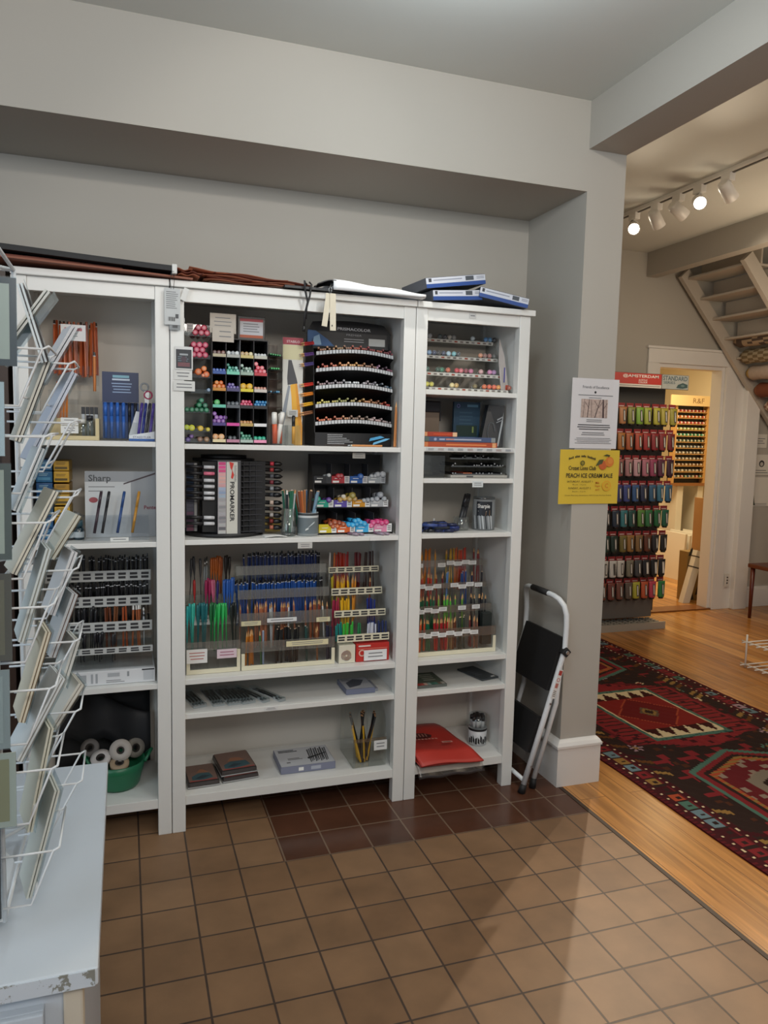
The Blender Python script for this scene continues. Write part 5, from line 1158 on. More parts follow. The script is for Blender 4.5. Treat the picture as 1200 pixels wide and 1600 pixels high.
# ================================================================== blister packs and lower shelves of the wide bookcase
Z4 = .444
def blister(x, y, rz, w_, l_, lab, pens=4, grp='clear pencil packs'):
    t = thing('pencil_pack', lab, 'pencil pack', (x, y, Z4), grp)
    q = M(); q.box((-w_/2, 0, .001), (w_/2, l_, .003), mat('D4D8DA', .5), bev=.0005); q.build('card_back', t, local=True)
    q = M()
    for k in range(pens):
        a = -w_/2 + w_ * (k + .5) / pens; q.box((a - .005, .10 + .01 * (k % 2), .003), (a + .005, l_ - .02, .0045), mat(['8A8E90', '3A3C40'][k % 2], .5)); q.cyl((a, .012, .007), (a, l_ - .06, .007), .0030, mat(['1E1E20', '3A3A3C', '242426'][k % 3], .4), seg=8); q.cyl((a, .03, .007), (a, .045, .007), .0039, mat('C8CACA', .4), seg=8)
    q.build('pencils', t, local=True)
    q = M(); q.box((-w_/2, 0, .011), (w_/2, l_, .0122), FILM); q.box((-w_/2, -.004, .001), (w_/2, .010, .0135), clear('EEF4F6', .2, .97, .1)); q.build('blister_cover', t, local=True)
    t.rotation_euler = (0, 0, rz)
bp_ = [(.105, .06, .22, .05, 'pack of black pencils at the bookcase end, slightly apart'), (.175, .058, .16, .045, 'second clear pencil pack from the left post'), (.232, .055, .18, .05, 'third clear pencil pack, wide bubble with four pencils'), (.285, .055, .20, .05, 'fourth clear pencil pack touching the third'), (.350, .052, .42, .03, 'slim clear pencil pack leaning in the row'), (.410, .045, .46, .028, 'last slim clear pencil pack of the row')]
bp_[1] = (.175, .058, .16, .045, 'clear pencil pack, second in the row from the bookcase end')
for i, (x, y, rz, w_, lb) in enumerate(bp_): blister(x, y, rz, w_, .20, lb, 4 if w_ > .04 else 2)
t = thing('pencil_set_box', 'flat grey boxed drawing set on the shelf below the coded rack', 'box', (.72, .12, Z4))
q = M(); q.box((.665, .045, Z4 + .001), (.785, .18, Z4 + .022), mat('6A7086', .5), bev=.001); f = F(q, (.665, .045, Z4 + .022), u=(0, 1, 0)); f.rect(.003, .003, .117, .13, mat('A8AAB0', .45)); f.poly([(.02, .02), (.07, .04), (.10, .10), (.06, .12), (.02, .08)], mat('4A4E58', .5)); f.lines(.01, .10, .05, .125, 3, INK); q.build('carton', t)
q = M(); q.box((.775, .06, Z4 + .001), (.802, .17, Z4 + .012), mat('8A8E98', .4)); tag(q.build('flat_pack', origin=(.79, .1, Z4)), 'thin silvery pack beside the grey boxed drawing set', 'box')
small_sign('price_card', .335, .428, .05, .014, .004, 'small white card on the shelf edge below the slim packs', 'DADAD8')
Z5 = .135
def tin(x, y, rz, w_, d_, h_, lab, z=Z5):
    t = thing('pastel_tin', lab, 'tin', (x, y, z)); q = M(); q.box((-w_/2, -d_/2, .001), (w_/2, d_/2, h_), mat('4A4442', .35, metal=.5), bev=.010)
    f = F(q, (-w_/2, -d_/2, h_), u=(0, 1, 0)); f.poly([(.006, .006), (w_-.006, .006), (w_-.006, d_-.006), (.006, d_-.006)], mat('7A6258', .4)); f.poly([(.02, .02), (.06, .012), (w_-.02, .03), (w_-.03, .07), (.05, .075), (.02, .05)], mat('3A5A62', .4)); f.poly([(.04, .08), (w_-.03, .075), (w_-.05, .105), (.06, .11)], mat('9A6A50', .4)); f.rect(.01, .008, w_-.01, .014, mat('A83A38', .4)); f.poly([(.03, .03), (.055, .025), (.09, .045), (.06, .055)], mat('2A3A44', .4))
    q.build('tin_lid', t, local=True); q = M(); q.box((-w_/2 - .001, -d_/2 - .001, .003), (w_/2 + .001, d_/2 + .001, .007), mat('B8B8B8', .3, metal=.6), bev=.001); q.build('tin_rim', t, local=True); t.rotation_euler = (0, 0, rz); return t
tin(.115, .130, .05, .118, .155, .024, 'flat pastel tin with dark boat picture against the bookcase post')
tin(.250, .155, .12, .140, .170, .020, 'lower pastel tin with pale rim, partly under its twin')
tin(.246, .162, .10, .140, .170, .024, 'pastel tin with orange-brown picture resting on another tin', Z5 + .021)
t = thing('art_set_box', 'white boxed drawing set with black pencil picture on the bottom shelf', 'box', (.50, .15, Z5))
q = M(); q.box((.415, .075, Z5 + .001), (.635, .245, Z5 + .030), mat('7A7E92', .45), bev=.0015); f = F(q, (.415, .075, Z5 + .030), u=(0, 1, 0)); f.rect(.002, .002, .218, .168, mat('C4C6CA', .4)); f.lines(.015, .13, .10, .155, 2, INK, th=.6); f.lines(.04, .055, .10, .075, 2, GREYINK, th=.6); f.rect(.03, .03, .045, .04, GREYINK)
for k in range(11): a = .125 + .007 * k; f.poly([(a, .02 + .006 * (k % 3)), (a + .004, .02 + .006 * (k % 3)), (a + .012 + .002 * (k % 4), .14 + .006 * (k % 3)), (a + .006 + .002 * (k % 4), .14 + .006 * (k % 3))], mat(['3A3C42', '5A5E66', '26282C'][k % 3], .4))
f.poly([(.12, .05), (.20, .09), (.205, .10), (.12, .065)], mat('1E2024', .4)); f = F(q, (.415, .075, Z5 + .001)); f.rect(.07, .008, .09, .022, PAPER); f.rect(.12, .008, .16, .022, mat('A8ACB8', .5)); q.build('carton', t)
t = thing('clear_bin', 'clear plastic bin of black and yellow charcoal pencils', 'bin', (.77, .13, Z5))
q = M(); bx0, bx1, by0, by1 = .700, .838, .05, .24
for a, b_ in (((bx0, by0, .137), (bx1, by0 + .002, .255)), ((bx0, by1, .137), (bx1, by1 + .002, .40)), ((bx0, by0, .137), (bx1, by1, .140))): q.box(a, b_, clear('FBFCFB', .04, .99, .06))
for x in (bx0, bx1): q.prism([(x, by0, .138), (x, by1, .138), (x, by1, .40), (x, by0 + .03, .36), (x, by0, .255)], (.002, 0, 0), clear('FBFCFB', .04, .99, .06))
q.build('bin_body', t)
q = M(); q.box((bx0 - .002, by0 - .004, .243), (bx1 + .002, by0, .256), clear('F0F0EC', .2, .9, .1)); q.build('rim', t)
small_sign('price_card', .785, .205, .055, .040, .044, 'white price card tilted on the clear charcoal bin', 'DADAD8')
for i in range(24):
    blk = i % 3 != 0; h = '1C1C1E' if blk else ['D8A828', 'C89A24'][i % 2]
    if i % 8 == 5: h = '7A5040'
    w_ = 'brown' if h == '7A5040' else 'black' if blk else 'yellow'
    place('charcoal_pencil', pencil(h, 'end', .19 if blk else .15, .0046, alt='B8885A'), (.745 + .005 * (i % 9), .09 + .012 * (i // 4), .142), (-.26 + .055 * ((i * 5) % 11), .05 + .01 * (i % 3), 1), f'{w_} charcoal pencil standing in the clear bin', 'pencil', f'{w_} pencils in the clear bin')

# ================================================================== narrow bookcase by the stool
# R1 marker tiers
t = thing('marker_stand', 'clear four-tier stand of alcohol markers at the top of the narrow bookcase', 'display rack', (1.15, .13, 1.645))
R1 = [(.05, 1.647, 1.661), (.10, 1.708, 1.724), (.15, 1.780, 1.795), (.20, 1.852, 1.868)]
for y, a, b_ in R1:
    q = M(); q.box((.955, y, a), (1.325, y + .0015, b_), CLR); q.build('front_panel', t)
    q = M(); q.box((.955, y - .003, a), (1.325, y, b_ - .003), mat('C4C2BA', .5)); f = F(q, (.955, y - .003, a))
    for k in range(14): f.rect(.010 + k * .026, .003, .024 + k * .026, .009, mat(['7A706A', '5A5652', '8A8684', '9A4A3A'][(k * 5 + int(y * 100)) % 4], .5))
    q.build('label_strip', t)
    q = M(); q.box((.955, y + .0015, a - .001), (1.325, y + .055, a + .001), CLR); q.build('shelf_plate', t)
q = M(); q.box((.955, .265, 1.647), (1.325, .27, 1.88), mat('9A9286', .6)); q.build('rear_panel', t)
q = M(); q.prism([(1.325, .05, 1.647), (1.325, .05, 1.665), (1.325, .2, 1.88), (1.325, .27, 1.88), (1.325, .27, 1.647)], (.002, 0, 0), CLR); q.build('side_panel', t)
def zx(v): return .957 + (620 + v / 5.217 - 665) / 133 * .378
R1m = [(3, [(305, '2A2C30'), (350, 'D8DADC'), (383, 'B8BCC0'), (465, '3A4A50'), (508, '34363E'), (545, 'B8B4AA'), (580, '8A8E8E'), (738, 'C8D4D8'), (850, '4A88C0'), (885, '5A98C8'), (922, '22262C')]),
       (2, [(262, '2A3A8A'), (305, '8AA8D0'), (345, '7AA0C8'), (385, '2A3A60'), (420, '1E2228'), (460, '2A3A58'), (500, 'B0D0E0'), (545, '7AC0C8'), (580, '2A363C'), (765, 'C8805A'), (800, '7A4A40'), (840, '8A4038'), (880, '26302E')]),
       (1, [(295, '2A5A4A'), (378, '1E4A3A'), (410, '2E7A5A'), (460, 'C8603A'), (530, 'C8303A'), (565, 'D87078'), (605, '8A2838'), (645, 'C86A90'), (728, 'D0A0A0'), (800, 'C87AA8'), (835, '9A70A0')]),
       (0, [(260, 'C8C040'), (295, 'B8B038'), (455, 'D0C088'), (490, 'B09050'), (640, '6A5A2A'), (715, 'C8602E'), (755, 'C8502A'), (795, 'D05A34'), (830, 'D08A3A'), (920, '8A3A24')])]
for k, L_ in R1m:
    y, a, b_ = R1[k]
    for v_, h in L_:
        def fn(m, h=h):
            m.cyl((0, 0, 0), (0, 0, .085), .0080, mat('C8C8C2', .4), seg=12); m.cyl((0, 0, .085), (0, 0, .118), .0088, mat('BCC0BE', .4), seg=14)
            m.cyl((0, 0, .108), (0, 0, .118), .0095, mat(h, .4), seg=14); m.cyl((0, 0, .118), (0, 0, .1195), .0070, mat(h, .4), seg=12); m.cyl((0, 0, .1195), (0, 0, .120), .003, mat(lighter(h), .4), seg=8)
        d = V((.35, 1, -.02)).normalized(); p0 = V((zx(v_), y - .002, b_ + .0085))
        place('alcohol_marker', mesh_of(('alc', h), fn), p0 + d * .12, -d, f'{hue_name(h)} round-ended marker on the {["lowest", "second", "third", "top"][k]} tier of the clear marker stand', 'marker', f'{hue_name(h)} markers on the {["lowest", "second", "third", "top"][k]} marker tier')
q = M(); q.prism([(1.300, .06, 1.648), (1.336, .06, 1.648), (1.330, .10, 1.80), (1.315, .12, 1.875), (1.304, .10, 1.78)], (.002, .004, 0), mat('B0A8A4', .4)); f = F(q, (1.302, .058, 1.66)); f.rect(.006, .03, .012, .09, mat('4A4A8A', .5)); f.rect(.016, .0, .032, .02, mat('A8402A', .5))
tag(q.build('hanging_pack', origin=(1.31, .08, 1.648)), 'narrow crumpled pack wedged against the post at the marker stand', 'pack')

# R2 books and boxes
Z = 1.425
def book(name, x0_, x1_, y0_, y1_, z, h_, c, label, pr='D8C8A8', fn=None, cat='box', stripes=()):
    t = thing(name, label, cat, ((x0_ + x1_)/2, (y0_ + y1_)/2, z)); q = M(); q.box((x0_, y0_, z + .0005), (x1_, y1_, z + h_), mat(c, .45), bev=.001); f = F(q, (x0_, y0_, z)); w_ = x1_ - x0_
    for a, b_, h in stripes: f.rect(w_ * a, .001, w_ * b_, h_ - .001, mat(h, .5))
    f.lines(w_ * .3, h_ * .35, w_ * .85, h_ * .65, 1, mat(pr, .5), .1, th=.9)
    if fn: fn(f)
    q.build('carton', t)
book('paint_set', .955, 1.277, .03, .15, Z, .020, 'A84A2C', 'long orange paint set box, lowest of three on the shelf', 'D8804A', stripes=((0, .06, 'C87A4A'), (.93, .98, 'D8A070')))
book('paint_set', .962, 1.270, .035, .15, Z + .0205, .020, '4A5878', 'long slate blue paint set box between two orange ones', 'A8B0C0', stripes=((0, .06, '5A6A62'), (.94, 1, '8A9090')), fn=lambda f: (f.disc(.045, .010, .006, mat('9AA4C0', .5)), f.rect(.062, .007, .086, .013, mat('A8B0C8', .5)), f.rect(.09, .008, .125, .013, mat('C88A80', .5))))
book('paint_set', .955, 1.100, .035, .14, Z + .041, .018, 'A8402A', 'short orange paint set box on top of the two long ones', 'C8502A', stripes=((0, .12, 'D89A6A'), (.87, 1, 'E0B890')))
t = thing('wood_box', 'pale wood art box with black lid behind the stacked paint sets', 'box', (1.02, .24, Z))
q = M(); q.box((.955, .20, Z + .001), (1.092, .30, 1.565), mat('8A7A68', .4), bev=.002); q.build('box_body', t); q = M(); q.box((.955, .195, 1.565), (1.096, .305, 1.612), mat('26262A', .4), bev=.006); q.box((1.092, .196, 1.53), (1.096, .30, 1.565), mat('26262A', .4)); q.build('lid', t)
t = thing('blue_card_pack', 'blue and dark green carded pack standing on the narrow shelf', 'pack', (1.21, .18, Z))
q = M(); q.box((1.148, .18, Z + .001), (1.268, .195, 1.612), mat('2A485E', .45), bev=.001); f = F(q, (1.148, .18, Z)); f.rect(.012, .045, .108, .090, mat('243A34', .5)); f.disc(.02, .17, .008, mat('7A7ABA', .5)); f.disc(.02, .17, .005, mat('2A485E', .5)); f.lines(.06, .165, .11, .178, 1, mat('6A98B0', .5), 0, th=.8); f.lines(.025, .09, .09, .15, 4, mat('3A5A6E', .5)); f.rect(.085, .06, .092, .085, mat('8AA05A', .5)); q.build('card', t)
t = thing('tablet_box', 'black boxed pen tablet leaning against the post with white pen picture', 'box', (1.31, .15, Z))
q = M(); q.prism([(1.243, .12, Z + .001), (1.338, .10, Z + .001), (1.338, .10, 1.60), (1.282, .13, 1.602)], (0, .03, 0), mat('222326', .35))
f = F(q, (1.243, .118, Z + .001), x=(.095, -.020, 0)); f.poly([(.070, .005), (.078, .005), (.093, .10), (.095, .145), (.086, .10)], mat('A8ACAE', .4)); f.poly([(.070, .110), (.094, .125), (.094, .130), (.068, .116)], mat('9A9EA0', .4)); f.poly([(.066, .100), (.094, .113), (.094, .117), (.065, .104)], mat('8A8E90', .4)); f.lines(.03, .010, .055, .025, 2, mat('8A8E90', .5))
pts = [(.045 + .015 * math.cos(a * PI / 12), .065 + .038 * math.sin(a * PI / 12)) for a in range(19)]
for a, b_ in zip(pts, pts[1:]): q.tube([f.P(*a), f.P(*b_)], .0009, mat('7A8084', .4), seg=4)
q.build('carton', t)

# R3 clear boxes
Z = 1.302
t = thing('clear_box', 'empty clear acrylic box on the low shelf of the narrow bookcase', 'box', (1.01, .12, Z))
q = M(); C2 = clear('F8F8F6', .05, .99, .05)
for a, b_ in (((.956, .05, Z + .001), (1.058, .053, 1.39)), ((.956, .20, Z + .001), (1.058, .203, 1.39)), ((.956, .05, Z + .001), (.959, .2, 1.39)), ((1.055, .05, Z + .001), (1.058, .2, 1.39)), ((.956, .05, 1.345), (1.058, .2, 1.348)), ((.956, .05, Z + .001), (1.058, .2, Z + .004))): q.box(a, b_, C2)
q.build('box_body', t)
t = thing('pencil_drawer_rack', 'three-tray clear rack of black pencil ends in the narrow bookcase', 'display rack', (1.2, .14, Z))
for i, z in enumerate((Z + .012, Z + .043, Z + .074)):
    q = M(); q.box((1.095 - .02 * (i == 0), .06 + .012 * i, z), (1.34, .24, z + .0015), C2); q.box((1.095, .058 + .012 * i, z), (1.34, .06 + .012 * i, z + .006), clear('E8E4DC', .15, .9, .1)); q.build('tray', t)
q = M(); q.box((1.085, .052, Z + .001), (1.34, .24, Z + .012), mat('A8A49C', .5), bev=.001); f = F(q, (1.085, .052, Z)); f.rect(.07, .003, .10, .009, mat('4A4A4C', .5)); q.build('base', t)
for x in (1.16, 1.22, 1.28, 1.339): q = M(); q.box((x, .064, Z + .012), (x + .001, .24, 1.402), C2); q.build('divider', t)
for i, (z, xs_) in enumerate(((Z + .0145, [1.100, 1.112, 1.150, 1.158, 1.166, 1.174, 1.182, 1.205, 1.220, 1.235, 1.262, 1.275, 1.318]), (Z + .0465, [1.105, 1.115, 1.20, 1.212, 1.222, 1.232, 1.245, 1.262, 1.277, 1.292, 1.305, 1.318, 1.330]), (Z + .0775, [1.153, 1.163, 1.172, 1.181, 1.190, 1.210, 1.218, 1.227, 1.236, 1.245, 1.268, 1.288]))):
    for k, x in enumerate(xs_):
        h = '8A3A2A' if (i == 0 and 2 <= k <= 6) else '1C1C20'; al = 'D0784A' if h == '8A3A2A' else 'B0B4B8'
        w_ = 'red brown' if h == '8A3A2A' else 'black'
        place('drawing_pencil', pencil(h, 'end', .13, .0038, alt=al), (x, .064 + .012 * i + .13, z + .0035 + (.007 if (k % 4 == 1 and i) else 0)), (0, -1, 0), f'{w_} pencil lying end-on in the {["lowest", "middle", "upper"][i]} clear tray', 'pencil', f'{w_} pencils in the {["lowest", "middle", "upper"][i]} clear tray')
small_sign('price_card', 1.160, 1.268, .047, .024, .004, 'white price card under the shelf with the clear trays', 'CDD4D6')
q = M(); q.box((.955, .0045, 1.410), (1.338, .006, 1.4235), mat('C8CACA', .5)); f = F(q, (.955, .0045, 1.41))
for k in range(9): f.lines(.01 + k * .042, .002, .035 + k * .042, .011, 2, mat(['5A5E62', '8A5A4A', '4A5A6A'][k % 3], .5), .1)
tag(q.build('shelf_label', origin=(1.15, .005, 1.41)), 'long printed label strip on the shelf edge under the paint sets', 'label')

# R4 pile of blue pens, cup, big tin
Z = 1.083
for i in range(26):
    k = i // 10; x = 1.0 + (i % 10) * .010 + k * .006; y = .05 + (i % 4) * .018
    h = ['26346A', '1E2648', '2A3E7A', '202228'][i % 4]; d = V((1, -.45 + .2 * (i % 5), .02)).normalized() if i % 3 else V((.8, .6, .02)).normalized()
    place('ballpoint_pen', pencil(h, 'marker', .10, .0062, alt=['26346A', '30343C', '3A4E8A'][i % 3]), (x - .045, y, Z + .007 + k * .0115), d, ('dark blue' if h != '202228' else 'black') + ' pen lying in the loose pile on the narrow bookcase', 'pen', ('dark blue' if h != '202228' else 'black') + ' pens in the loose pile')
t = thing('glue_bottle', 'tiny white bottle behind the pile of blue pens', 'bottle', (1.06, .15, Z)); q = M(); q.lathe([(.008, Z + .001), (.009, Z + .025), (.005, Z + .032), (.005, Z + .045)], mat('D8DADA', .3), c=(1.06, .15, 0), seg=14); q.build('body', t)
t = thing('clear_cup', 'small clear cup holding two black paint markers', 'cup', (1.165, .11, Z))
q = M(); c = V((1.165, .11, 0)); q.skin([q.ring(c + V((0, 0, z)), (0, 0, 1), r, 24) for z, r in ((Z + .001, .030), (Z + .004, .032), (Z + .055, .033), (Z + .055, .031), (Z + .006, .030))], GL, (True, True)); q.build('cup_body', t)
for i, (dx, tl) in enumerate(((-.012, .22), (.004, .20))):
    place('paint_marker', pencil('1A1A1E', 'marker', .145, .0095, alt='2A2C30'), (1.165 + dx, .115 + i * .008 - .01, Z + .008), (tl, 0, 1), ['first', 'second'][i] + ' black marker of the two standing in the small clear cup', 'marker')
t = thing('marker_canister', 'round black and silver marker canister with white script lettering', 'canister', (1.272, .12, Z))
c = V((1.272, .12, 0)); R_ = .047
q = M(); q.cyl(c + V((0, 0, Z + .001)), c + V((0, 0, Z + .128)), R_, mat('8A8E90', .3), seg=40); CAN = q.build('can', t)
q = M(); q.cyl(c + V((0, 0, Z + .128)), c + V((0, 0, Z + .136)), R_ - .001, clear('E8ECF0', .15, .95), seg=36); q.build('lid', t)
q = M(); dark = mat('23262C', .35); n = 20
def cylpt(a, z, e=.0006): return c + V((math.sin(a) * (R_ + e), -math.cos(a) * (R_ + e), z))
for i in range(n):
    a0, a1 = -1.12 + 1.45 * i / n, -1.12 + 1.45 * (i + 1) / n; q.face([cylpt(a0, Z + .060), cylpt(a1, Z + .060), cylpt(a1, Z + .120), cylpt(a0, Z + .120)], dark)
vs_, fs_, tx0, tx1, ty0, ty1 = text_mesh('Sharpie', True); idx = q.mi(PAPER)
nv = [q.bm.verts.new(cylpt(-1.02 + 1.1 * (v[0] - tx0) / (tx1 - tx0), Z + .088 + .022 * (v[1] - ty0) / (ty1 - ty0), .0012)) for v in vs_]
for f4 in fs_:
    try: q.bm.faces.new([nv[i] for i in f4]).material_index = idx
    except ValueError: pass
q.face([cylpt(-.95, Z + .078, .001), cylpt(-.2, Z + .078, .001), cylpt(-.2, Z + .081, .001), cylpt(-.95, Z + .081, .001)], PAPER)
q.face([cylpt(-.30, Z + .062, .001), cylpt(.1, Z + .062, .001), cylpt(.1, Z + .085, .001), cylpt(-.27, Z + .080, .001)], mat('8A6A4A', .5))
for k in range(7):
    a = -1.25 + k * .26; q.face([cylpt(a, Z + .006, .001), cylpt(a + .10, Z + .006, .001), cylpt(a - .02, Z + .058, .001), cylpt(a - .16, Z + .064, .001)], mat(['C4C8CA', '3A3E42', 'A8ACB0'][k % 3], .35))
q.build('printed_wrap', CAN)

# R6 flat sets, R7 bag and tin
Z = .444
t = thing('pastel_set', 'flat pastel set with rainbow of colour stripes on the narrow bookcase', 'box', (1.03, .1, Z))
q = M(); q.box((.965, .04, Z + .001), (1.095, .20, Z + .012), mat('5A5E58', .5), bev=.001); f = F(q, (.965, .04, Z + .012), u=(0, 1, 0)); f.rect(.004, .03, .126, .155, mat('4A5448', .5))
for k, h in enumerate(['A83A34', 'B0524A', 'C8A898', '8AA09A', '3A6A5A', '4A7A6A', '6A5A4A', 'A8A49A']): f.rect(.004 + k * .0152, .003, .018 + k * .0152, .03, mat(h, .5))
f.lines(.05, .05, .115, .14, 4, mat('A8A89A', .5)); q.build('lid', t)
q = M(); q.box((0, 0, .001), (.09, .17, .008), mat('3E4346', .4), bev=.001); f = F(q, (0, 0, .008), u=(0, 1, 0)); f.rect(.06, .01, .08, .02, PAPER); f.lines(.01, .05, .05, .12, 4, mat('6A7074', .5)); o = q.build('drawing_pad', origin=(0, 0, 0)); o.location = (1.265, .06, Z); o.rotation_euler = (0, 0, .25)
tag(o, 'thin dark grey pad lying at the back of the narrow shelf', 'pad')
Z = .135
t = thing('red_bag', 'red shopping bag in clear wrap hanging over the bottom shelf edge', 'bag', (1.07, .1, Z)); BR_ = mat('B0342A', .45, noise=.15, scale=10, bump=.3)
def bag(u, v): return (.945 + .275 * u + (.02 if v < .1 else 0) - .055 * v, -.03 + .35 * v, Z + .035 + .018 * math.sin(u * 5 + v * 4) * .35 + .004 * math.sin(v * 9) + (-.022 if v < .12 else 0) + .022 * v * (1 - v))
def bagc(u, v):
    x, y, z = bag(u, v); return (max(.951, x) if y > -.002 else x, y, z)
q = M(); q.sheet(lambda u, v: bagc(u, v), 18, 14, BR_, .006); q.sheet(lambda u, v: (lambda p: (p[0], p[1] + .01, max(p[2] - .022, Z + .006)))(bagc(u, v)), 12, 8, BR_, .004); f = F(q, (.955, .09, Z + .050), x=(1, -.12, 0), u=(-.1, 1, .0)); DKR = mat('4A1C18', .5); LTR = mat('D89C8C', .5)
f.poly([(.02, .08), (.13, .075), (.145, .10), (.12, .125), (.04, .13), (.015, .11)], DKR)
for k in range(7): f.poly([(.03 + k * .014, .085), (.035 + k * .014, .084), (.041 + k * .014, .118 - .003 * (k % 3)), (.036 + k * .014, .118)], mat('A87064', .5))
for k in range(9): f.poly([(.02 + k * .015, .055), (.030 + k * .015, .054), (.030 + k * .015, .063), (.021 + k * .015, .064)], LTR)
f.rect(.150, .010, .195, .024, LTR); f.rect(.156, .014, .189, .020, DKR)
BB = q.build('bag_body', t)
q = M(); q.sheet(lambda u, v: (.95 + .29 * u, -.045 + .10 * v, Z - .035 + .042 * min(1, v * 2.2) + .006 * math.sin(u * 15) * (1 - v) * .5), 22, 8, clear('F6F4F2', .03, .98, .3), .0008); q.build('clear_wrap', t)
t = thing('marker_tin', 'white and black drum of markers on the bottom shelf', 'tin', (1.297, .15, Z)); c = V((1.297, .15, 0))
q = M(); q.cyl(c + V((0, 0, Z + .001)), c + V((0, 0, Z + .075)), .040, mat('D0D2D4', .35), seg=30); DR = q.build('drum', t)
q = M(); q.cyl(c + V((0, 0, Z + .066)), c + V((0, 0, Z + .076)), .0408, BK, seg=30, caps=(False, False)); q.build('band', DR)
q = M()
for k in range(9):
    a = -1.5 + k * .27; r2 = .0406
    P_ = lambda a, z: c + V((math.sin(a) * r2, -math.cos(a) * r2, z)); q.face([P_(a, Z + .01 + .006 * (k % 3)), P_(a + .2, Z + .01), P_(a + .2, Z + .03 + .01 * (k % 2)), P_(a, Z + .034 + .008 * (k % 3))], BK)
q.build('print', DR)
q = M(); q.cyl(c + V((0, 0, Z + .076)), c + V((0, 0, Z + .132)), .039, clear('F4F8F8', .06, .97), seg=30); q.build('clear_cover', t)
for i in range(13):
    a = i * 2.4; r2 = .029 * math.sqrt((i + .5) / 13)
    place('brush_marker', pencil('1A1A1C', 'marker', .052, .0078, alt='C8CACC'), (c.x + r2 * math.cos(a), c.y + r2 * math.sin(a), Z + .077), (.05 * math.cos(a), .05 * math.sin(a), 1), 'black capped white marker standing in the drum on the bottom shelf', 'marker', 'markers in the drum')

# ================================================================== things on top of the bookcases
ZP = 1.974
BR1 = mat('8A5440', .7, noise=.1, scale=6); 
def slab(name, pts, th, d, m, label, cat, extra=None, origin=None):
    """pts = list of (x, y_front, z_under) along the length; th thickness, d depth"""
    q = M(); n = len(pts)
    k = q.mi(m); A = []
    for x, y, z in pts: A.append([q.bm.verts.new(p) for p in ((x, y, z), (x, y + d, z + .004), (x, y + d, z + th + .004), (x, y, z + th))])
    for a, b_ in zip(A, A[1:]):
        for i in range(4): q.bm.faces.new((a[i], a[(i+1) % 4], b_[(i+1) % 4], b_[i])).material_index = k
    q.bm.faces.new(A[0][::-1]).material_index = k; q.bm.faces.new(A[-1]).material_index = k
    if extra: extra(q)
    return tag(q.build(name, origin=origin or pts[0]), label, cat)
slab('brown_paper', [(-1.15, -.07, 1.998), (-.8, -.07, 1.994), (-.4, -.06, 1.986), (-.1, -.045, 1.979), (.06, -.03, ZP + .001), (.075, -.028, ZP + .001)], .006, .34, BR1, 'long sheets of brown paper under the black portfolio', 'paper')
slab('brown_paper', [(-1.12, -.055, 2.006), (-.8, -.055, 2.002), (-.4, -.045, 1.994), (-.15, -.03, 1.987)], .006, .32, mat('7A4030', .7), 'upper sheet of brown paper directly beneath the black portfolio', 'paper')
slab('black_portfolio', [(-1.15, -.08, 2.022), (-.8, -.08, 2.018), (-.5, -.075, 2.010), (-.25, -.07, 2.000), (-.08, -.06, 1.995), (.004, -.055, 1.9935)], .017, .34, mat('121316', .6), 'long thin black portfolio lying across the bookcase tops', 'portfolio')
q = M(); q.box((.005, -.055, 1.985), (.022, .26, 2.016), mat('D4D4D0', .5), bev=.003); tag(q.build('white_strap', origin=(.013, .1, 1.985)), 'white band around the end of the black portfolio', 'strap')
slab('white_sheet', [(-.55, -.068, 2.0165), (-.3, -.062, 2.008), (-.03, -.05, 1.9995)], .0012, .2, PAPER, 'thin white sheet edge caught just under the black portfolio', 'paper')
# small brown folded paper at its end
def fold(nm, x0, x1, y0, y1, z, h, m, label, amp=.01, layers=3, slope=0):
    t = thing(nm, label, 'paper bag', ((x0 + x1) / 2, (y0 + y1) / 2, ZP))
    for k in range(layers):
        q = M(); dz = z + k * h
        q.sheet(lambda u, v: (x0 + (x1 - x0) * u + .012 * k * (1 if k % 2 else -1), y0 + (y1 - y0) * v, dz + slope * (1 - u) * (k + 1) / layers + amp * math.sin(u * 3 + k) * (.3 + .7 * (1 - v)) * .3 + .003 * math.sin(u * 11 + k * 2 + v * 3)), 14, 4, m if k % 2 == 0 else mat('6E3A2C', .7), .0015)
        q.build('folded_layer', t)
fold('paper_bag', .025, .098, -.03, .16, ZP + .016, .010, mat('9A5A40', .7, noise=.1, scale=20), 'small fold of brown paper at the end of the black portfolio', .006, 3, -.004)
fold('paper_bag', .115, .46, .02, .25, ZP + .013, .0055, mat('A06248', .7, noise=.15, scale=14), 'stack of flattened reddish brown paper bags on the wide bookcase', .006, 5, .018)
q = M(); q.sheet(lambda u, v: (.130 + .26 * u, -.005 + .10 * v, ZP + .004 + .003 * math.sin(u * 8)), 12, 3, mat('5A4238', .6, noise=.3, scale=18), .002)
tag(q.build('dark_wrapper', origin=(.25, .03, ZP)), 'dark crumpled wrapper under the flattened brown bags', 'wrapper')
slab('black_board', [(.39, -.03, ZP + .003), (.50, -.035, ZP + .002), (.60, -.03, ZP + .001), (.655, .02, ZP + .001)], .008, .20, mat('2A2A2C', .5), 'dark flat board lying on the wide bookcase behind the strap', 'board')
q = M(); q.tube([(.466, -.04, 1.99), (.455, -.052, 2.0), (.459, -.045, 1.97), (.470, -.04, 1.93), (.462, -.038, 1.89), (.458, -.038, 1.84)], .004, mat('201F20', .5)); q.tube([(.478, -.03, 2.0), (.482, -.046, 1.99), (.476, -.046, 1.95), (.466, -.043, 1.91), (.464, -.042, 1.87)], .0035, mat('201F20', .5)); q.cyl((.458, -.038, 1.845), (.457, -.038, 1.825), .0055, mat('141416', .5))
tag(q.build('black_strap', origin=(.466, -.04, 1.98)), 'looped black cord hanging over the front of the wide bookcase', 'cord')
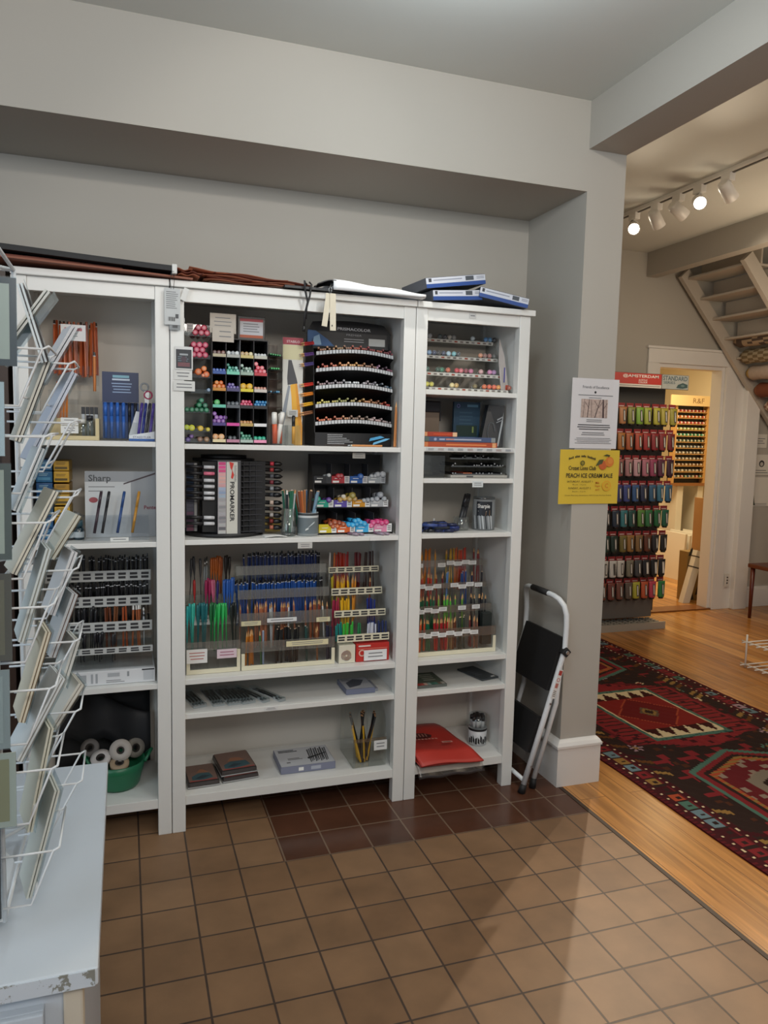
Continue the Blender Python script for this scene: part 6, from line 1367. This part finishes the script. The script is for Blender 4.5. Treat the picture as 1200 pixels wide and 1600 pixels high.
t = thing('white_bag', 'flat white plastic bag with dark gathered end on the bookcase top', 'bag', (.75, .0, ZP))
q = M(); q.sheet(lambda u, v: (.560 + .355 * u, -.052 + .30 * v, ZP + .016 + .024 * (1 - u) + .002 * math.sin(u * 12 + v * 6) ), 20, 8, mat('E8EAEC', .4, bump=.2), .004)
q.sheet(lambda u, v: (.565 + .35 * u, -.050 + .30 * v, ZP + .004 + .018 * (1 - u)), 14, 4, mat('DCE0E4', .35), .002); q.sheet(lambda u, v: (.560 + .355 * u, -.0535 - .002 * math.sin(v * PI), ZP + .004 + (.012 + .024 * (1 - u) + .002 * math.sin(u * 12)) * v), 20, 3, mat('E8EAEC', .4, bump=.2), .0015); q.build('bag_body', t)
q = M(); q.sheet(lambda u, v: (.505 + .065 * u, -.055 + .10 * v, 1.994 + .018 * math.sin(u * PI * .55) + .004 * math.sin(v * 12)), 10, 6, mat('1E1E20', .5), .003); q.build('gathered_end', t)
def bluebox(x, y, z, rz, ry, L, lab, lean=0):
    t = thing('pastel_paper_box', lab, 'box', (x, y, z))
    q = M(); D = .22; H = .038; q.box((0, 0, 0), (L, D, H), mat('4A4E56', .5), bev=.002); f = F(q, (0, 0, 0)); f.rect(0, 0, L, H * .38, mat('2C4C8E', .45)); f.rect(0, H * .38, L, H * .95, mat('C8CCD6', .45)); f.rect(L * .66, H * .48, L * .80, H * .90, mat('4A5058', .5)); f.lines(L * .12, H * .55, L * .6, H * .85, 1, mat('8A90A0', .5), 0); f.rect(L * .04, H * .55, L * .09, H * .9, mat('3A3C42', .5)); f.lines(L * .85, H * .55, L * .98, H * .85, 2, mat('6A7080', .5), 0)
    q.build('carton', t, local=True); t.rotation_euler = (0, ry, rz)
bluebox(1.150, -.016, ZP + .034, -.10, .165, .205, 'blue and white box lying at the end of the narrow bookcase, partly overhanging')
bluebox(.955, -.03, ZP + .0015, .10, -.10, .215, 'lower blue and white box of the tilted pair on the bookcase top')
bluebox(.925, -.035, ZP + .042, .07, -.16, .255, 'upper blue and white box of the tilted pair on the bookcase top')
# cards and tags on the fronts
def barcode(f, a, b_, w_, h_):
    for k in range(9): f.rect(a + w_ * k / 9, b_, a + w_ * (k + .3 + .4 * (k % 2)) / 9, b_ + h_, INK)
t = thing('hang_tag', 'large white hang tag with fine print and barcode on the bookcase post', 'tag', (.008, -.06, 1.93))
q = M(); q.box((-.018, -.018, 1.822), (.034, -.0165, 1.943), mat('BFC2C2', .5)); f = F(q, (-.018, -.018, 1.822)); f.lines(.006, .052, .046, .112, 9, GREYINK, .3, th=.35); barcode(f, .012, .012, .024, .014); f.rect(.036, .022, .046, .036, mat('4A4C4E', .5)); q.build('card', t)
q = M(); q.box((-.002, -.0155, 1.806), (.034, -.0145, 1.835), mat('8A8E90', .5)); f = F(q, (-.002, -.0155, 1.806)); barcode(f, .01, .006, .018, .010); q.build('second_card', t)
q = M(); q.tube([(.004, -.0175, 1.94), (.000, -.03, 1.965), (.006, -.058, 1.992)], .0008, INK, seg=4); q.tube([(.012, -.0175, 1.94), (.014, -.03, 1.965), (.010, -.058, 1.992)], .0008, INK, seg=4); q.build('string', t)
def band(f):
    f.rect(.004, .004, .056, .068, mat('2E3238', .5)); f.rect(.016, .048, .044, .054, mat('9AA0A4', .5)); f.lines(.010, .026, .05, .046, 3, mat('6A7A86', .5)); f.lines(.010, .010, .05, .024, 3, mat('B0626A', .5), 0); f.disc(.03, .035, .010, mat('4A3A44', .5))
small_sign('notice_card', .016, 1.675, .060, .078, -.005, 'black patterned notice card with white border on the post', 'D8D8D6', fn=band, cat='notice')
small_sign('price_card', .012, 1.640, .062, .034, -.003, 'white price card directly below the black patterned notice', 'D4D4D0')
small_sign('price_card', .011, 1.602, .072, .034, -.005, 'lower white price card on the same post', 'D4D4D0')
q = M(); q.box((.04, -.016, 1.905), (.058, -.0148, 1.948), mat('D8D8D4', .5), rot=Matrix.Rotation(.35, 4, 'Y')); tag(q.build('white_tag', origin=(.05, -.015, 1.93)), 'narrow blank white tag at the corner of the wide bookcase', 'tag')
t = thing('paper_tags', 'pair of narrow cream tags hanging by a wire loop from the bookcase top', 'tag', (.545, -.06, 1.98))
for s, a in ((0, .13), (1, -.02)):
    q = M(); q.box((.532 + .012 * s, -.062 - .003 * s, 1.845 - .012 * s), (.552 + .014 * s, -.061 - .003 * s, 1.962), mat('C8C0AC', .6), rot=Matrix.Rotation(a, 4, 'Y'), at=(.545, -.06, 1.965)); f = F(q, (.546, -.065, 1.835)); 
    if s: f.rect(.006, .012, .010, .018, INK)
    q.build('tag_card', t)
q = M(); q.tube([(.546, -.062, 1.955), (.540, -.064, 1.975), (.548, -.060, 1.992), (.552, -.063, 1.975), (.546, -.062, 1.955)], .0009, STEEL, seg=5); q.build('wire_loop', t)
q = M(); q.sheet(lambda u, v: (.505 + .10 * u * (1 - v * .2), .02 + .03 * v, 1.80 + .06 * (1 - u * .7) * (1 - v)), 4, 3, mat('2A5E8C', .4), .001)
o = q.build('x', None); bpy.data.objects.remove(o)
small_sign('price_card', 1.12, 1.925, .03, .02, .002, 'faint clear label on the top rail of the narrow bookcase', 'C8C8C6', n=1)
small_sign('strip_label', .0, .0, .01, .01, 0, 'x') and bpy.data.objects.remove(bpy.data.objects['strip_label'])

# ================================================================== posters on the pillar
def poster1(f):
    f.text('Friends of Excellence', .112, .243, .011, mat('4A4A50', .5), width=.125, bold=False); f.disc(.110, .228, .005, INK); f.lines(.03, .212, .195, .219, 1, GREYINK, 0, th=.4)
    f.lines(.08, .203, .14, .208, 1, GREYINK, 0, th=.5)
    f.rect(.045, .125, .172, .200, mat('B8A49A', .6, noise=.5, scale=90))
    for x0_, x1_, w_ in ((.075, .082, .0035), (.110, .135, .004), (.148, .146, .009), (.055, .060, .002), (.095, .092, .002), (.165, .163, .002)): f.poly([(x0_, .125), (x0_ + w_, .125), (x1_ + w_ * .7, .200), (x1_, .200)], mat('4A3A3C', .6))
    for a, b_, c_, d in ((.125, .165, .150, .195), (.125, .170, .105, .195), (.080, .165, .060, .190), (.15, .16, .168, .185)): f.poly([(a, b_), (a + .003, b_), (c_ + .002, d), (c_, d)], mat('5A4648', .6))
    f.lines(.07, .106, .15, .120, 2, GREYINK, .1, center=True); f.lines(.025, .074, .195, .100, 3, INK, .2, center=True); f.lines(.05, .052, .165, .068, 2, GREYINK, .2, center=True); f.lines(.02, .018, .20, .045, 4, INK, .25, center=True, th=.22)
q = M(); q.sheet(lambda u, v: (1.559 + .222 * u, -.0545 - (.0 if u < .95 else .002), 1.432 + .283 * v), 8, 2, mat('D6D4D6', .6), -.0008, smooth=False)
f = F(q, (1.559, -.0556, 1.432)); poster1(f); tag(q.build('notice_poster', origin=(1.67, -.055, 1.43)), 'white notice with a woodland picture taped to the pillar', 'poster')
def poster2(f):
    D = mat('3A3620', .6); OR = mat('C8701E', .5)
    for k in range(22):
        if k in (4, 9, 14): continue
        x = .045 + k * .0058; f.rect(x, .180 + .012 * math.sin(PI * (k + .5) / 22), x + .0042, .187 + .012 * math.sin(PI * (k + .5) / 22) + .002 * (k % 3 == 0), D)
    f.disc(.110, .168, .0105, mat('5A5424', .6)); f.disc(.110, .168, .0055, mat('A89830', .6)); f.disc(.110, .168, .003, mat('5A5424', .6))
    f.text('Crozet Lions Club', .110, .139, .017, D, width=.130); f.text('PEACH ICE CREAM SALE', .146, .108, .018, D, width=.222)
    f.text('SATURDAY, AUGUST 1', .101, .087, .009, D, width=.122, bold=False); f.text('8 a.m. - 5 p.m.', .100, .076, .006, D, width=.065, bold=False)
    f.text('SUNDAY, AUGUST 2', .101, .060, .009, D, width=.108, bold=False); f.text('8 a.m. - 5 p.m.', .100, .048, .006, D, width=.065, bold=False); f.text('Crozet Pharmacy Downtown, 1210 Crozet Avenue, Crozet', .144, .032, .0062, D, width=.222, bold=False)
    for i, w_ in enumerate(('Milk', 'Vegan', 'or?')): f.text(w_, .186, .083 - i * .014, .009, mat('C0701E', .5), width=.026 - .006 * (i != 1))
    f.disc(.230, .075, .022, mat('DCA02C', .5)); f.disc(.230, .075, .018, mat('CFA830', .5)); f.text('C', .230, .065, .020, OR, width=.015)
    f.disc(.207, .160, .019, mat('C06030', .5)); f.disc(.238, .174, .021, mat('D07A30', .5)); f.disc(.242, .178, .012, mat('D88A3C', .5)); f.poly([(.172, .156), (.188, .182), (.210, .184), (.203, .166)], mat('4E5230', .5)); f.poly([(.206, .199), (.238, .196), (.240, .201), (.224, .205)], mat('3A4224', .5)); f.poly([(.230, .192), (.233, .192), (.236, .199), (.233, .200)], mat('5A5020', .5))
q = M(); q.sheet(lambda u, v: (1.516 + .284 * u, -.056 - .004 * abs(u - .5), 1.204 + .222 * v), 8, 2, mat('D4B53A', .55), -.0008, smooth=False)
f = F(q, (1.512, -.0595, 1.204)); poster2(f); tag(q.build('sale_poster', origin=(1.66, -.055, 1.2)), 'yellow ice cream sale poster with two peaches on the pillar', 'poster')

# ================================================================== folded step stool
t = thing('step_stool', 'folded white step stool with two black treads leaning beside the pillar', 'step stool', (1.48, .08, 0))
TW = mat('DCE0E3', .3); TB = mat('1B1A1B', .6, bump=.2)
yn, yf = -.075, .255
def rail(y): return [(1.404, y, .03), (1.575, y, .60)]
q = M()
arc = [(1.404, yn, .03), (1.49, yn, .316), (1.572, yn, .60), (1.5745, yn, .70), (1.572, yn, .745), (1.563, yn + .008, .782), (1.552, yn + .03, .805), (1.546, yn + .06, .814), (1.543, yn + .13, .817)]
arc2 = [(x, yf + yn - y if i < 9 else y, z) for i, (x, y, z) in enumerate(arc)][::-1]
q.tube(arc + arc2, .0115, TW, seg=12); q.build('front_frame', t)
for y in (yn, yf): q = M(); q.cyl((1.396, y, .0), (1.407, y, .036), .0165, mat('1A1A1B', .6), r1=.0125, seg=14); q.build('rubber_foot', t)
q = M(); q.tube([(1.543, yn + .10, .817), (1.543, (yn + yf) / 2, .817), (1.543, yf - .10, .817)], .0135, TB, seg=12); q.build('grip', t)
q = M(); q.tube([(1.409, yn, .05), (1.409, yf, .05)], .009, TW, seg=8); q.build('crossbar', t)
for y in (yn + .028, yf - .028):
    q = M(); q.tube([(1.468, y, .035), (1.560, y, .36), (1.5745, y, .565)], .0105, TW, seg=10); q.build('rear_leg', t)
    q = M(); q.cyl((1.464, y, .0), (1.470, y, .042), .0145, mat('1A1A1B', .6), r1=.012, seg=12); q.build('rubber_foot', t)
def tread(z0, z1, w_):
    def X(z): return 1.404 + (z - .03) * .30
    q = M(); sl = V((X(z1) - X(z0), 0, z1 - z0)); 
    q.prism([(X(z0) - .022, yn + .016, z0), (X(z0) - .004, yn + .016, z0 - .004), (X(z1) - .004, yn + .016, z1 - .004), (X(z1) - .022, yn + .016, z1)], (0, yf - yn - .032, 0), TB); return q
tread(.425, .645, 0).build('tread', t); tread(.165, .315, 0).build('tread', t)
q = M(); c = V((1.571, yn, .59)); q.box(c + V((-.016, -.020, -.016)), c + V((.014, .010, .016)), mat('1E1E20', .5), rot=Matrix.Rotation(.8, 4, 'Y'), bev=.003); q.cyl(c + V((0, -.018, 0)), c + V((0, -.026, 0)), .008, STEEL, seg=14); q.build('hinge', t)
q = M(); f = F(q, (1.5085, yn - .0116, .40), x=(1, 0, -.3), u=(.3, 0, 1)); f.rect(0, 0, .019, .125, mat('D8D4D0', .5)); f.rect(.002, .100, .017, .120, mat('A83A34', .5)); f.disc(.0095, .08, .008, mat('B04A44', .5)); f.disc(.0095, .08, .0055, mat('D8D4D0', .5)); f.rect(.003, .045, .016, .065, mat('B06A60', .5)); f.lines(.003, .006, .016, .035, 4, INK, 0); q.build('warning_sticker', t)
for z in (.375, .115):
    q = M(); x = 1.404 + (z - .03) * .30; q.cyl((x, yn - .010, z), (x, yn - .014, z), .004, STEEL, seg=10); q.build('rivet', t)

# ================================================================== painted cabinet on the near side
t = thing('painted_cabinet', 'chipped white painted cabinet carrying the card spinner', 'cabinet', (-.6, -1.4, 0))
PC = mat('CDD5DC', .38, noise=.04, scale=6)
wm = bpy.data.materials.new('chipped_paint'); wm.use_nodes = True; nt = wm.node_tree; b = nt.nodes['Principled BSDF']; b.inputs['Roughness'].default_value = .4
tc = nt.nodes.new('ShaderNodeTexCoord'); n1 = nt.nodes.new('ShaderNodeTexNoise'); n1.inputs['Scale'].default_value = 24; n1.inputs['Detail'].default_value = 6; n1.inputs['Roughness'].default_value = .7
rp = nt.nodes.new('ShaderNodeValToRGB'); rp.color_ramp.elements[0].position = .54; rp.color_ramp.elements[0].color = rgb('C6CED6'); rp.color_ramp.elements[1].position = .57; rp.color_ramp.elements[1].color = rgb('84847C')
nt.links.new(tc.outputs['Object'], n1.inputs['Vector']); nt.links.new(n1.outputs[0], rp.inputs[0]); nt.links.new(rp.outputs[0], b.inputs['Base Color'])
TX0, TX1, TY0, TY1 = -1.05, -.192, -1.715, -1.05
q = M(); q.box((TX0, TY0, .725), (TX1, TY1, .75), PC, bev=.003); q.build('worktop', t)
q = M(); q.box((TX0 + .001, TY0 - .0012, .7255), (TX1 - .004, TY0 + .0005, .7485), wm); q.build('chipped_edge', t)
q = M(); q.box((TX0 + .02, TY0 + .02, .06), (TX1 - .022, TY1 - .02, .725), mat('C2CAD2', .4, noise=.04, scale=6), bev=.002); q.build('body', t)
for a in (-1.02, -.63):
    q = M(); x0_, x1_ = a, a + .37; y = TY0 + .006; q.box((x0_, y, .10), (x1_, y + .014, .70), mat('B9C2CB', .4), bev=.002)
    for aa, bb in (((x0_, .10), (x0_ + .06, .70)), ((x1_ - .06, .10), (x1_, .70)), ((x0_ + .06, .10), (x1_ - .06, .16)), ((x0_ + .06, .64), (x1_ - .06, .70))): q.box((aa[0], y - .008, aa[1]), (bb[0], y, bb[1]), mat('BEC7D0', .4), bev=.002)
    q.build('door', t)
q = M(); q.box((TX1 - .045, TY0 + .012, .0), (TX1 - .02, TY0 + .05, .725), mat('C8BFAE', .5), bev=.003); q.build('corner_post', t)
q = M(); q.box((TX0 + .03, TY0 + .04, .0), (TX1 - .05, TY1 - .04, .06), mat('8A8E90', .5)); q.build('plinth', t)

# ================================================================== card spinner
WIRE = mat('E4E8EA', .35)
TZ = .7505
t = thing('card_spinner', 'white wire greeting card spinner standing on the painted cabinet', 'display rack', (-.40, -1.50, TZ))
q = M()
for y in (-1.61, -1.34):
    for x in (-.318,): q.tube([(x, y, .772), (x, y, 1.72)], .0035, WIRE, seg=8)
q.tube([(-.318, -1.61, 1.72), (-.318, -1.34, 1.72)], .003, WIRE); q.tube([(-.318, -1.61, 1.25), (-.318, -1.34, 1.25)], .003, WIRE)
q.tube([(-.318, -1.61, .775), (-.318, -1.34, .775)], .003, WIRE); q.tube([(-.58, -1.61, 1.72), (-.318, -1.61, 1.72)], .003, WIRE); q.tube([(-.58, -1.61, .775), (-.318, -1.61, .775)], .003, WIRE)
q.tube([(-.58, -1.34, .775), (-.318, -1.34, .775)], .003, WIRE); q.tube([(-.58, -1.34, 1.72), (-.318, -1.34, 1.72)], .003, WIRE)
q.tube([(-.58, -1.61, .775), (-.58, -1.61, 1.72)], .0035, WIRE); q.tube([(-.58, -1.34, .775), (-.58, -1.34, 1.72)], .0035, WIRE)
q.build('wire_frame', t)
q = M(); q.cyl((-.45, -1.475, TZ), (-.45, -1.475, TZ + .012), .13, WIRE, seg=30); q.cyl((-.45, -1.475, TZ + .012), (-.45, -1.475, 1.76), .011, WIRE, seg=14)
for z in (.775, 1.25, 1.72): q.tube([(-.58, -1.61, z), (-.318, -1.34, z)], .003, WIRE); q.tube([(-.58, -1.34, z), (-.318, -1.61, z)], .003, WIRE)
q.build('centre_pole', t)
def pocket(y0, y1, z, out, dz=.075):
    """wire pocket on the +x side: bottom ledge and a front loop"""
    q = M(); x = -.318; s = .0017
    for y in (y0, y1): q.tube([(x, y, z), (x + out * .55, y, z), (x + out * .62, y, z + .012), (x + out, y, z + dz), (x + out + .008, y, z + dz + .004)], s, WIRE, seg=5)
    q.tube([(x + out + .008, y0, z + dz + .004), (x + out + .008, y1, z + dz + .004)], s, WIRE, seg=5)
    q.tube([(x + out * .62, y0, z + .012), (x + out * .62, y1, z + .012)], s, WIRE, seg=5)
    q.tube([(x, y0, z + dz), (x + out, y0, z + dz)], s, WIRE, seg=5); q.tube([(x, y1, z + dz), (x + out, y1, z + dz)], s, WIRE, seg=5)
    q.build('wire_pocket', t)
Zs = [.80, .92, 1.035, 1.15, 1.265, 1.38, 1.495]
for z in Zs: pocket(-1.625, -1.505, z, .066)
for z in Zs[:-1] + [1.47]: pocket(-1.46, -1.34, z + .02, .088)
for z in Zs:      # pockets on the side that faces the room
    q = M()
    for x in (-.47, -.35): q.tube([(x, -1.61, z), (x, -1.645, z), (x, -1.665, z + .06)], .0017, WIRE, seg=5)
    q.tube([(-.47, -1.665, z + .06), (-.35, -1.665, z + .06)], .0017, WIRE, seg=5); q.tube([(-.47, -1.645, z), (-.35, -1.645, z)], .0017, WIRE, seg=5); q.build('wire_pocket', t)
def card(xt, zt_, xb, zb, y0, y1, face, edge, label, th=.004, twist=0, n=1):
    u = V((xt - xb, 0, zt_ - zb)); L = u.length; u.normalize(); nrm = V((u.z, 0, -u.x))
    t = thing('greeting_card', label, 'greeting card', (xb, (y0 + y1) / 2, zb)); R4 = Matrix.Translation(V((xb, (y0 + y1) / 2, zb)))
    w_ = y1 - y0
    for k in range(n):
        q = M(); a = V((0, -w_ / 2, 0)); off = -nrm * (th + .0015) * k
        P4 = [a + off, a + u * L + off, a + u * L + V((0, w_, 0)) + off, a + V((0, w_, 0)) + off]; q.prism(P4, -nrm * th, mat(face, .6))
        if edge: 
            q.prism([p + nrm * .0006 + (u * .0) for p in P4], nrm * .0006, mat(edge, .6))
        q.build('folded_card', t, local=True)
    q = M(); a = V((0, -w_ / 2 - .002, 0)); q.prism([a + nrm * .003 - u * .001, a + u * (L + .004) + nrm * .003, a + u * (L + .004) + V((0, w_ + .004, 0)) + nrm * .003, a + V((0, w_ + .004, 0)) + nrm * .003 - u * .001], nrm * .0005, FILM); q.build('clear_sleeve', t, local=True)
    t.rotation_euler = (0, 0, twist + .14)
near = [(-.278, 1.657, -.250, 1.556, 'DCE8EE', '4A4240', 'pale blue dark-edged card in the highest pocket of the spinner', -.10), (-.243, 1.648, -.308, 1.553, 'D4D8D4', None, 'pale grey card leaning steeply across the highest spinner pocket', -.14), (-.252, 1.556, -.292, 1.447, 'D0D0C6', '3E3A38', 'grey green card with dark edge under the highest card', .08),
        (-.262, 1.438, -.297, 1.352, 'D8E2E6', None, 'faded card leaning low, third down the near column', .1), (-.246, 1.378, -.302, 1.265, 'DEDCCE', '6A6A68', 'cream card with dark edge and bluish sleeve, fourth down the near column', .12),
        (-.255, 1.298, -.293, 1.170, 'D2DCDC', 'B0B0A6', 'tall blue grey card in the middle pocket of the near column', .05), (-.259, 1.180, -.296, 1.055, 'DCD6C2', '8A7250', 'buff card with brown edge below the middle pocket', .08),
        (-.243, 1.108, -.303, .998, 'DCE4E6', 'A8A49C', 'pale card with grey corner, three above the lowest card', .15), (-.259, 1.040, -.290, .893, 'D0D0C0', None, 'long olive white card directly above the lowest card', .12), (-.252, .945, -.293, .793, 'CCD0C8', None, 'lowest card of the spinner, hanging over the cabinet top', .10)]
for xt, zt_, xb, zb, c1, c2, lb, tw in near: card(xt, zt_, xb, zb, -1.60, -1.528, c1, c2, lb, .003, tw, 2)
far_ = [(115, 515, 65, 600, 'D4D6DA', None, 'bright white folded card sticking out of the upper far column'), (115, 585, 45, 720, 'D0D8E6', None, 'long lavender blue card below the bright white folded card'), (120, 805, 78, 870, 'D0D0C2', '8A7A5A', 'olive card peeking out above the white shelf edge'),
        (115, 860, 80, 955, 'DCDEE0', None, 'plain grey white card before the black brushes'), (115, 925, 80, 1020, 'C0C4C6', '7A5A4A', 'card with broad brown side before the black brushes'), (118, 995, 95, 1065, 'D2D4CE', None, 'small pale card before the printed tray'), (125, 1065, 80, 1130, 'D4D2C8', 'A09684', 'lowest card of the far column, with brownish corner')]
FARXZ = [(-0.226, 1.624, -0.275, 1.536), (-0.227, 1.553, -0.296, 1.414), (-0.226, 1.326, -0.268, 1.258), (-0.232, 1.267, -0.268, 1.167), (-0.233, 1.198, -0.269, 1.098), (-0.231, 1.122, -0.255, 1.047), (-0.226, 1.045, -0.271, 0.977)]
for (u0, v0, u1, v1, c1, c2, lb), (xt, zt_, xb, zb) in zip(far_, FARXZ): card(xt, zt_, xb, zb, -1.435, -1.365, c1, c2, lb, .004, .12, 2)
# cards that face the room
def fcard(x, z, w_, h_, c, bc, label, fn=None, lean=.10):
    t = thing('greeting_card', label, 'greeting card', (x, -1.648, z)); q = M(); q.box((0, 0, 0), (w_, .003, h_), mat(bc, .6)); f = F(q, (0, 0, 0)); f.rect(.008, .008, w_ - .008, h_ - .008, mat(c, .6))
    if fn: fn(f, w_, h_)
    q.build('card', t, local=True); q = M(); q.box((-.001, -.0022, -.001), (w_ + .001, -.0018, h_ + .001), FILM); q.build('clear_sleeve', t, local=True); t.rotation_euler = (-lean, 0, 0)
def branch(f, w_, h_):
    for a, b_, c, d in ((.02, .02, .06, .10), (.04, .05, .08, .07), (.03, .04, .02, .09)): f.poly([(a, b_), (a + .002, b_), (c + .001, d), (c, d)], mat('4A4E44', .6))
def blue(f, w_, h_): f.disc(w_ * .6, h_ * .6, .02, mat('7A9AB0', .6)); f.rect(.01, .01, w_ - .01, .03, mat('A8BCC6', .6))
def gold(f, w_, h_):
    for k in range(12): f.disc(.02 + (k * 37 % 70) / 1000, .02 + (k * 53 % 80) / 1000, .008, mat(['A8883A', '8A6A2A', '6A5A3A'][k % 3], .6))
fcard(-.405, 1.545, .125, .112, 'D6D4C4', '4A4E54', 'highest card facing the room, pale with grey border and plant sketch', branch)
fcard(-.412, 1.430, .115, .095, 'C4D4E0', 'E0E8EC', 'pale blue card facing the room below the plant sketch card', blue)
fcard(-.410, 1.295, .118, .125, 'CCCAB6', '5A5E54', 'dark bordered olive card facing the room', branch)
fcard(-.405, 1.160, .110, .115, '7A6A4A', '5A4A34', 'brown and gold picture card facing the room', gold)
fcard(-.405, 1.040, .105, .105, 'B8BAB4', 'A8AAA6', 'plain pale grey card facing the room')
fcard(-.412, .800, .095, .22, '1E1E20', '16161A', 'tall black card lowest on the side facing the room')
fcard(-.405, .930, .11, .10, 'A89A6A', 'D0CCBA', 'card with golden flower pattern facing the room', gold)
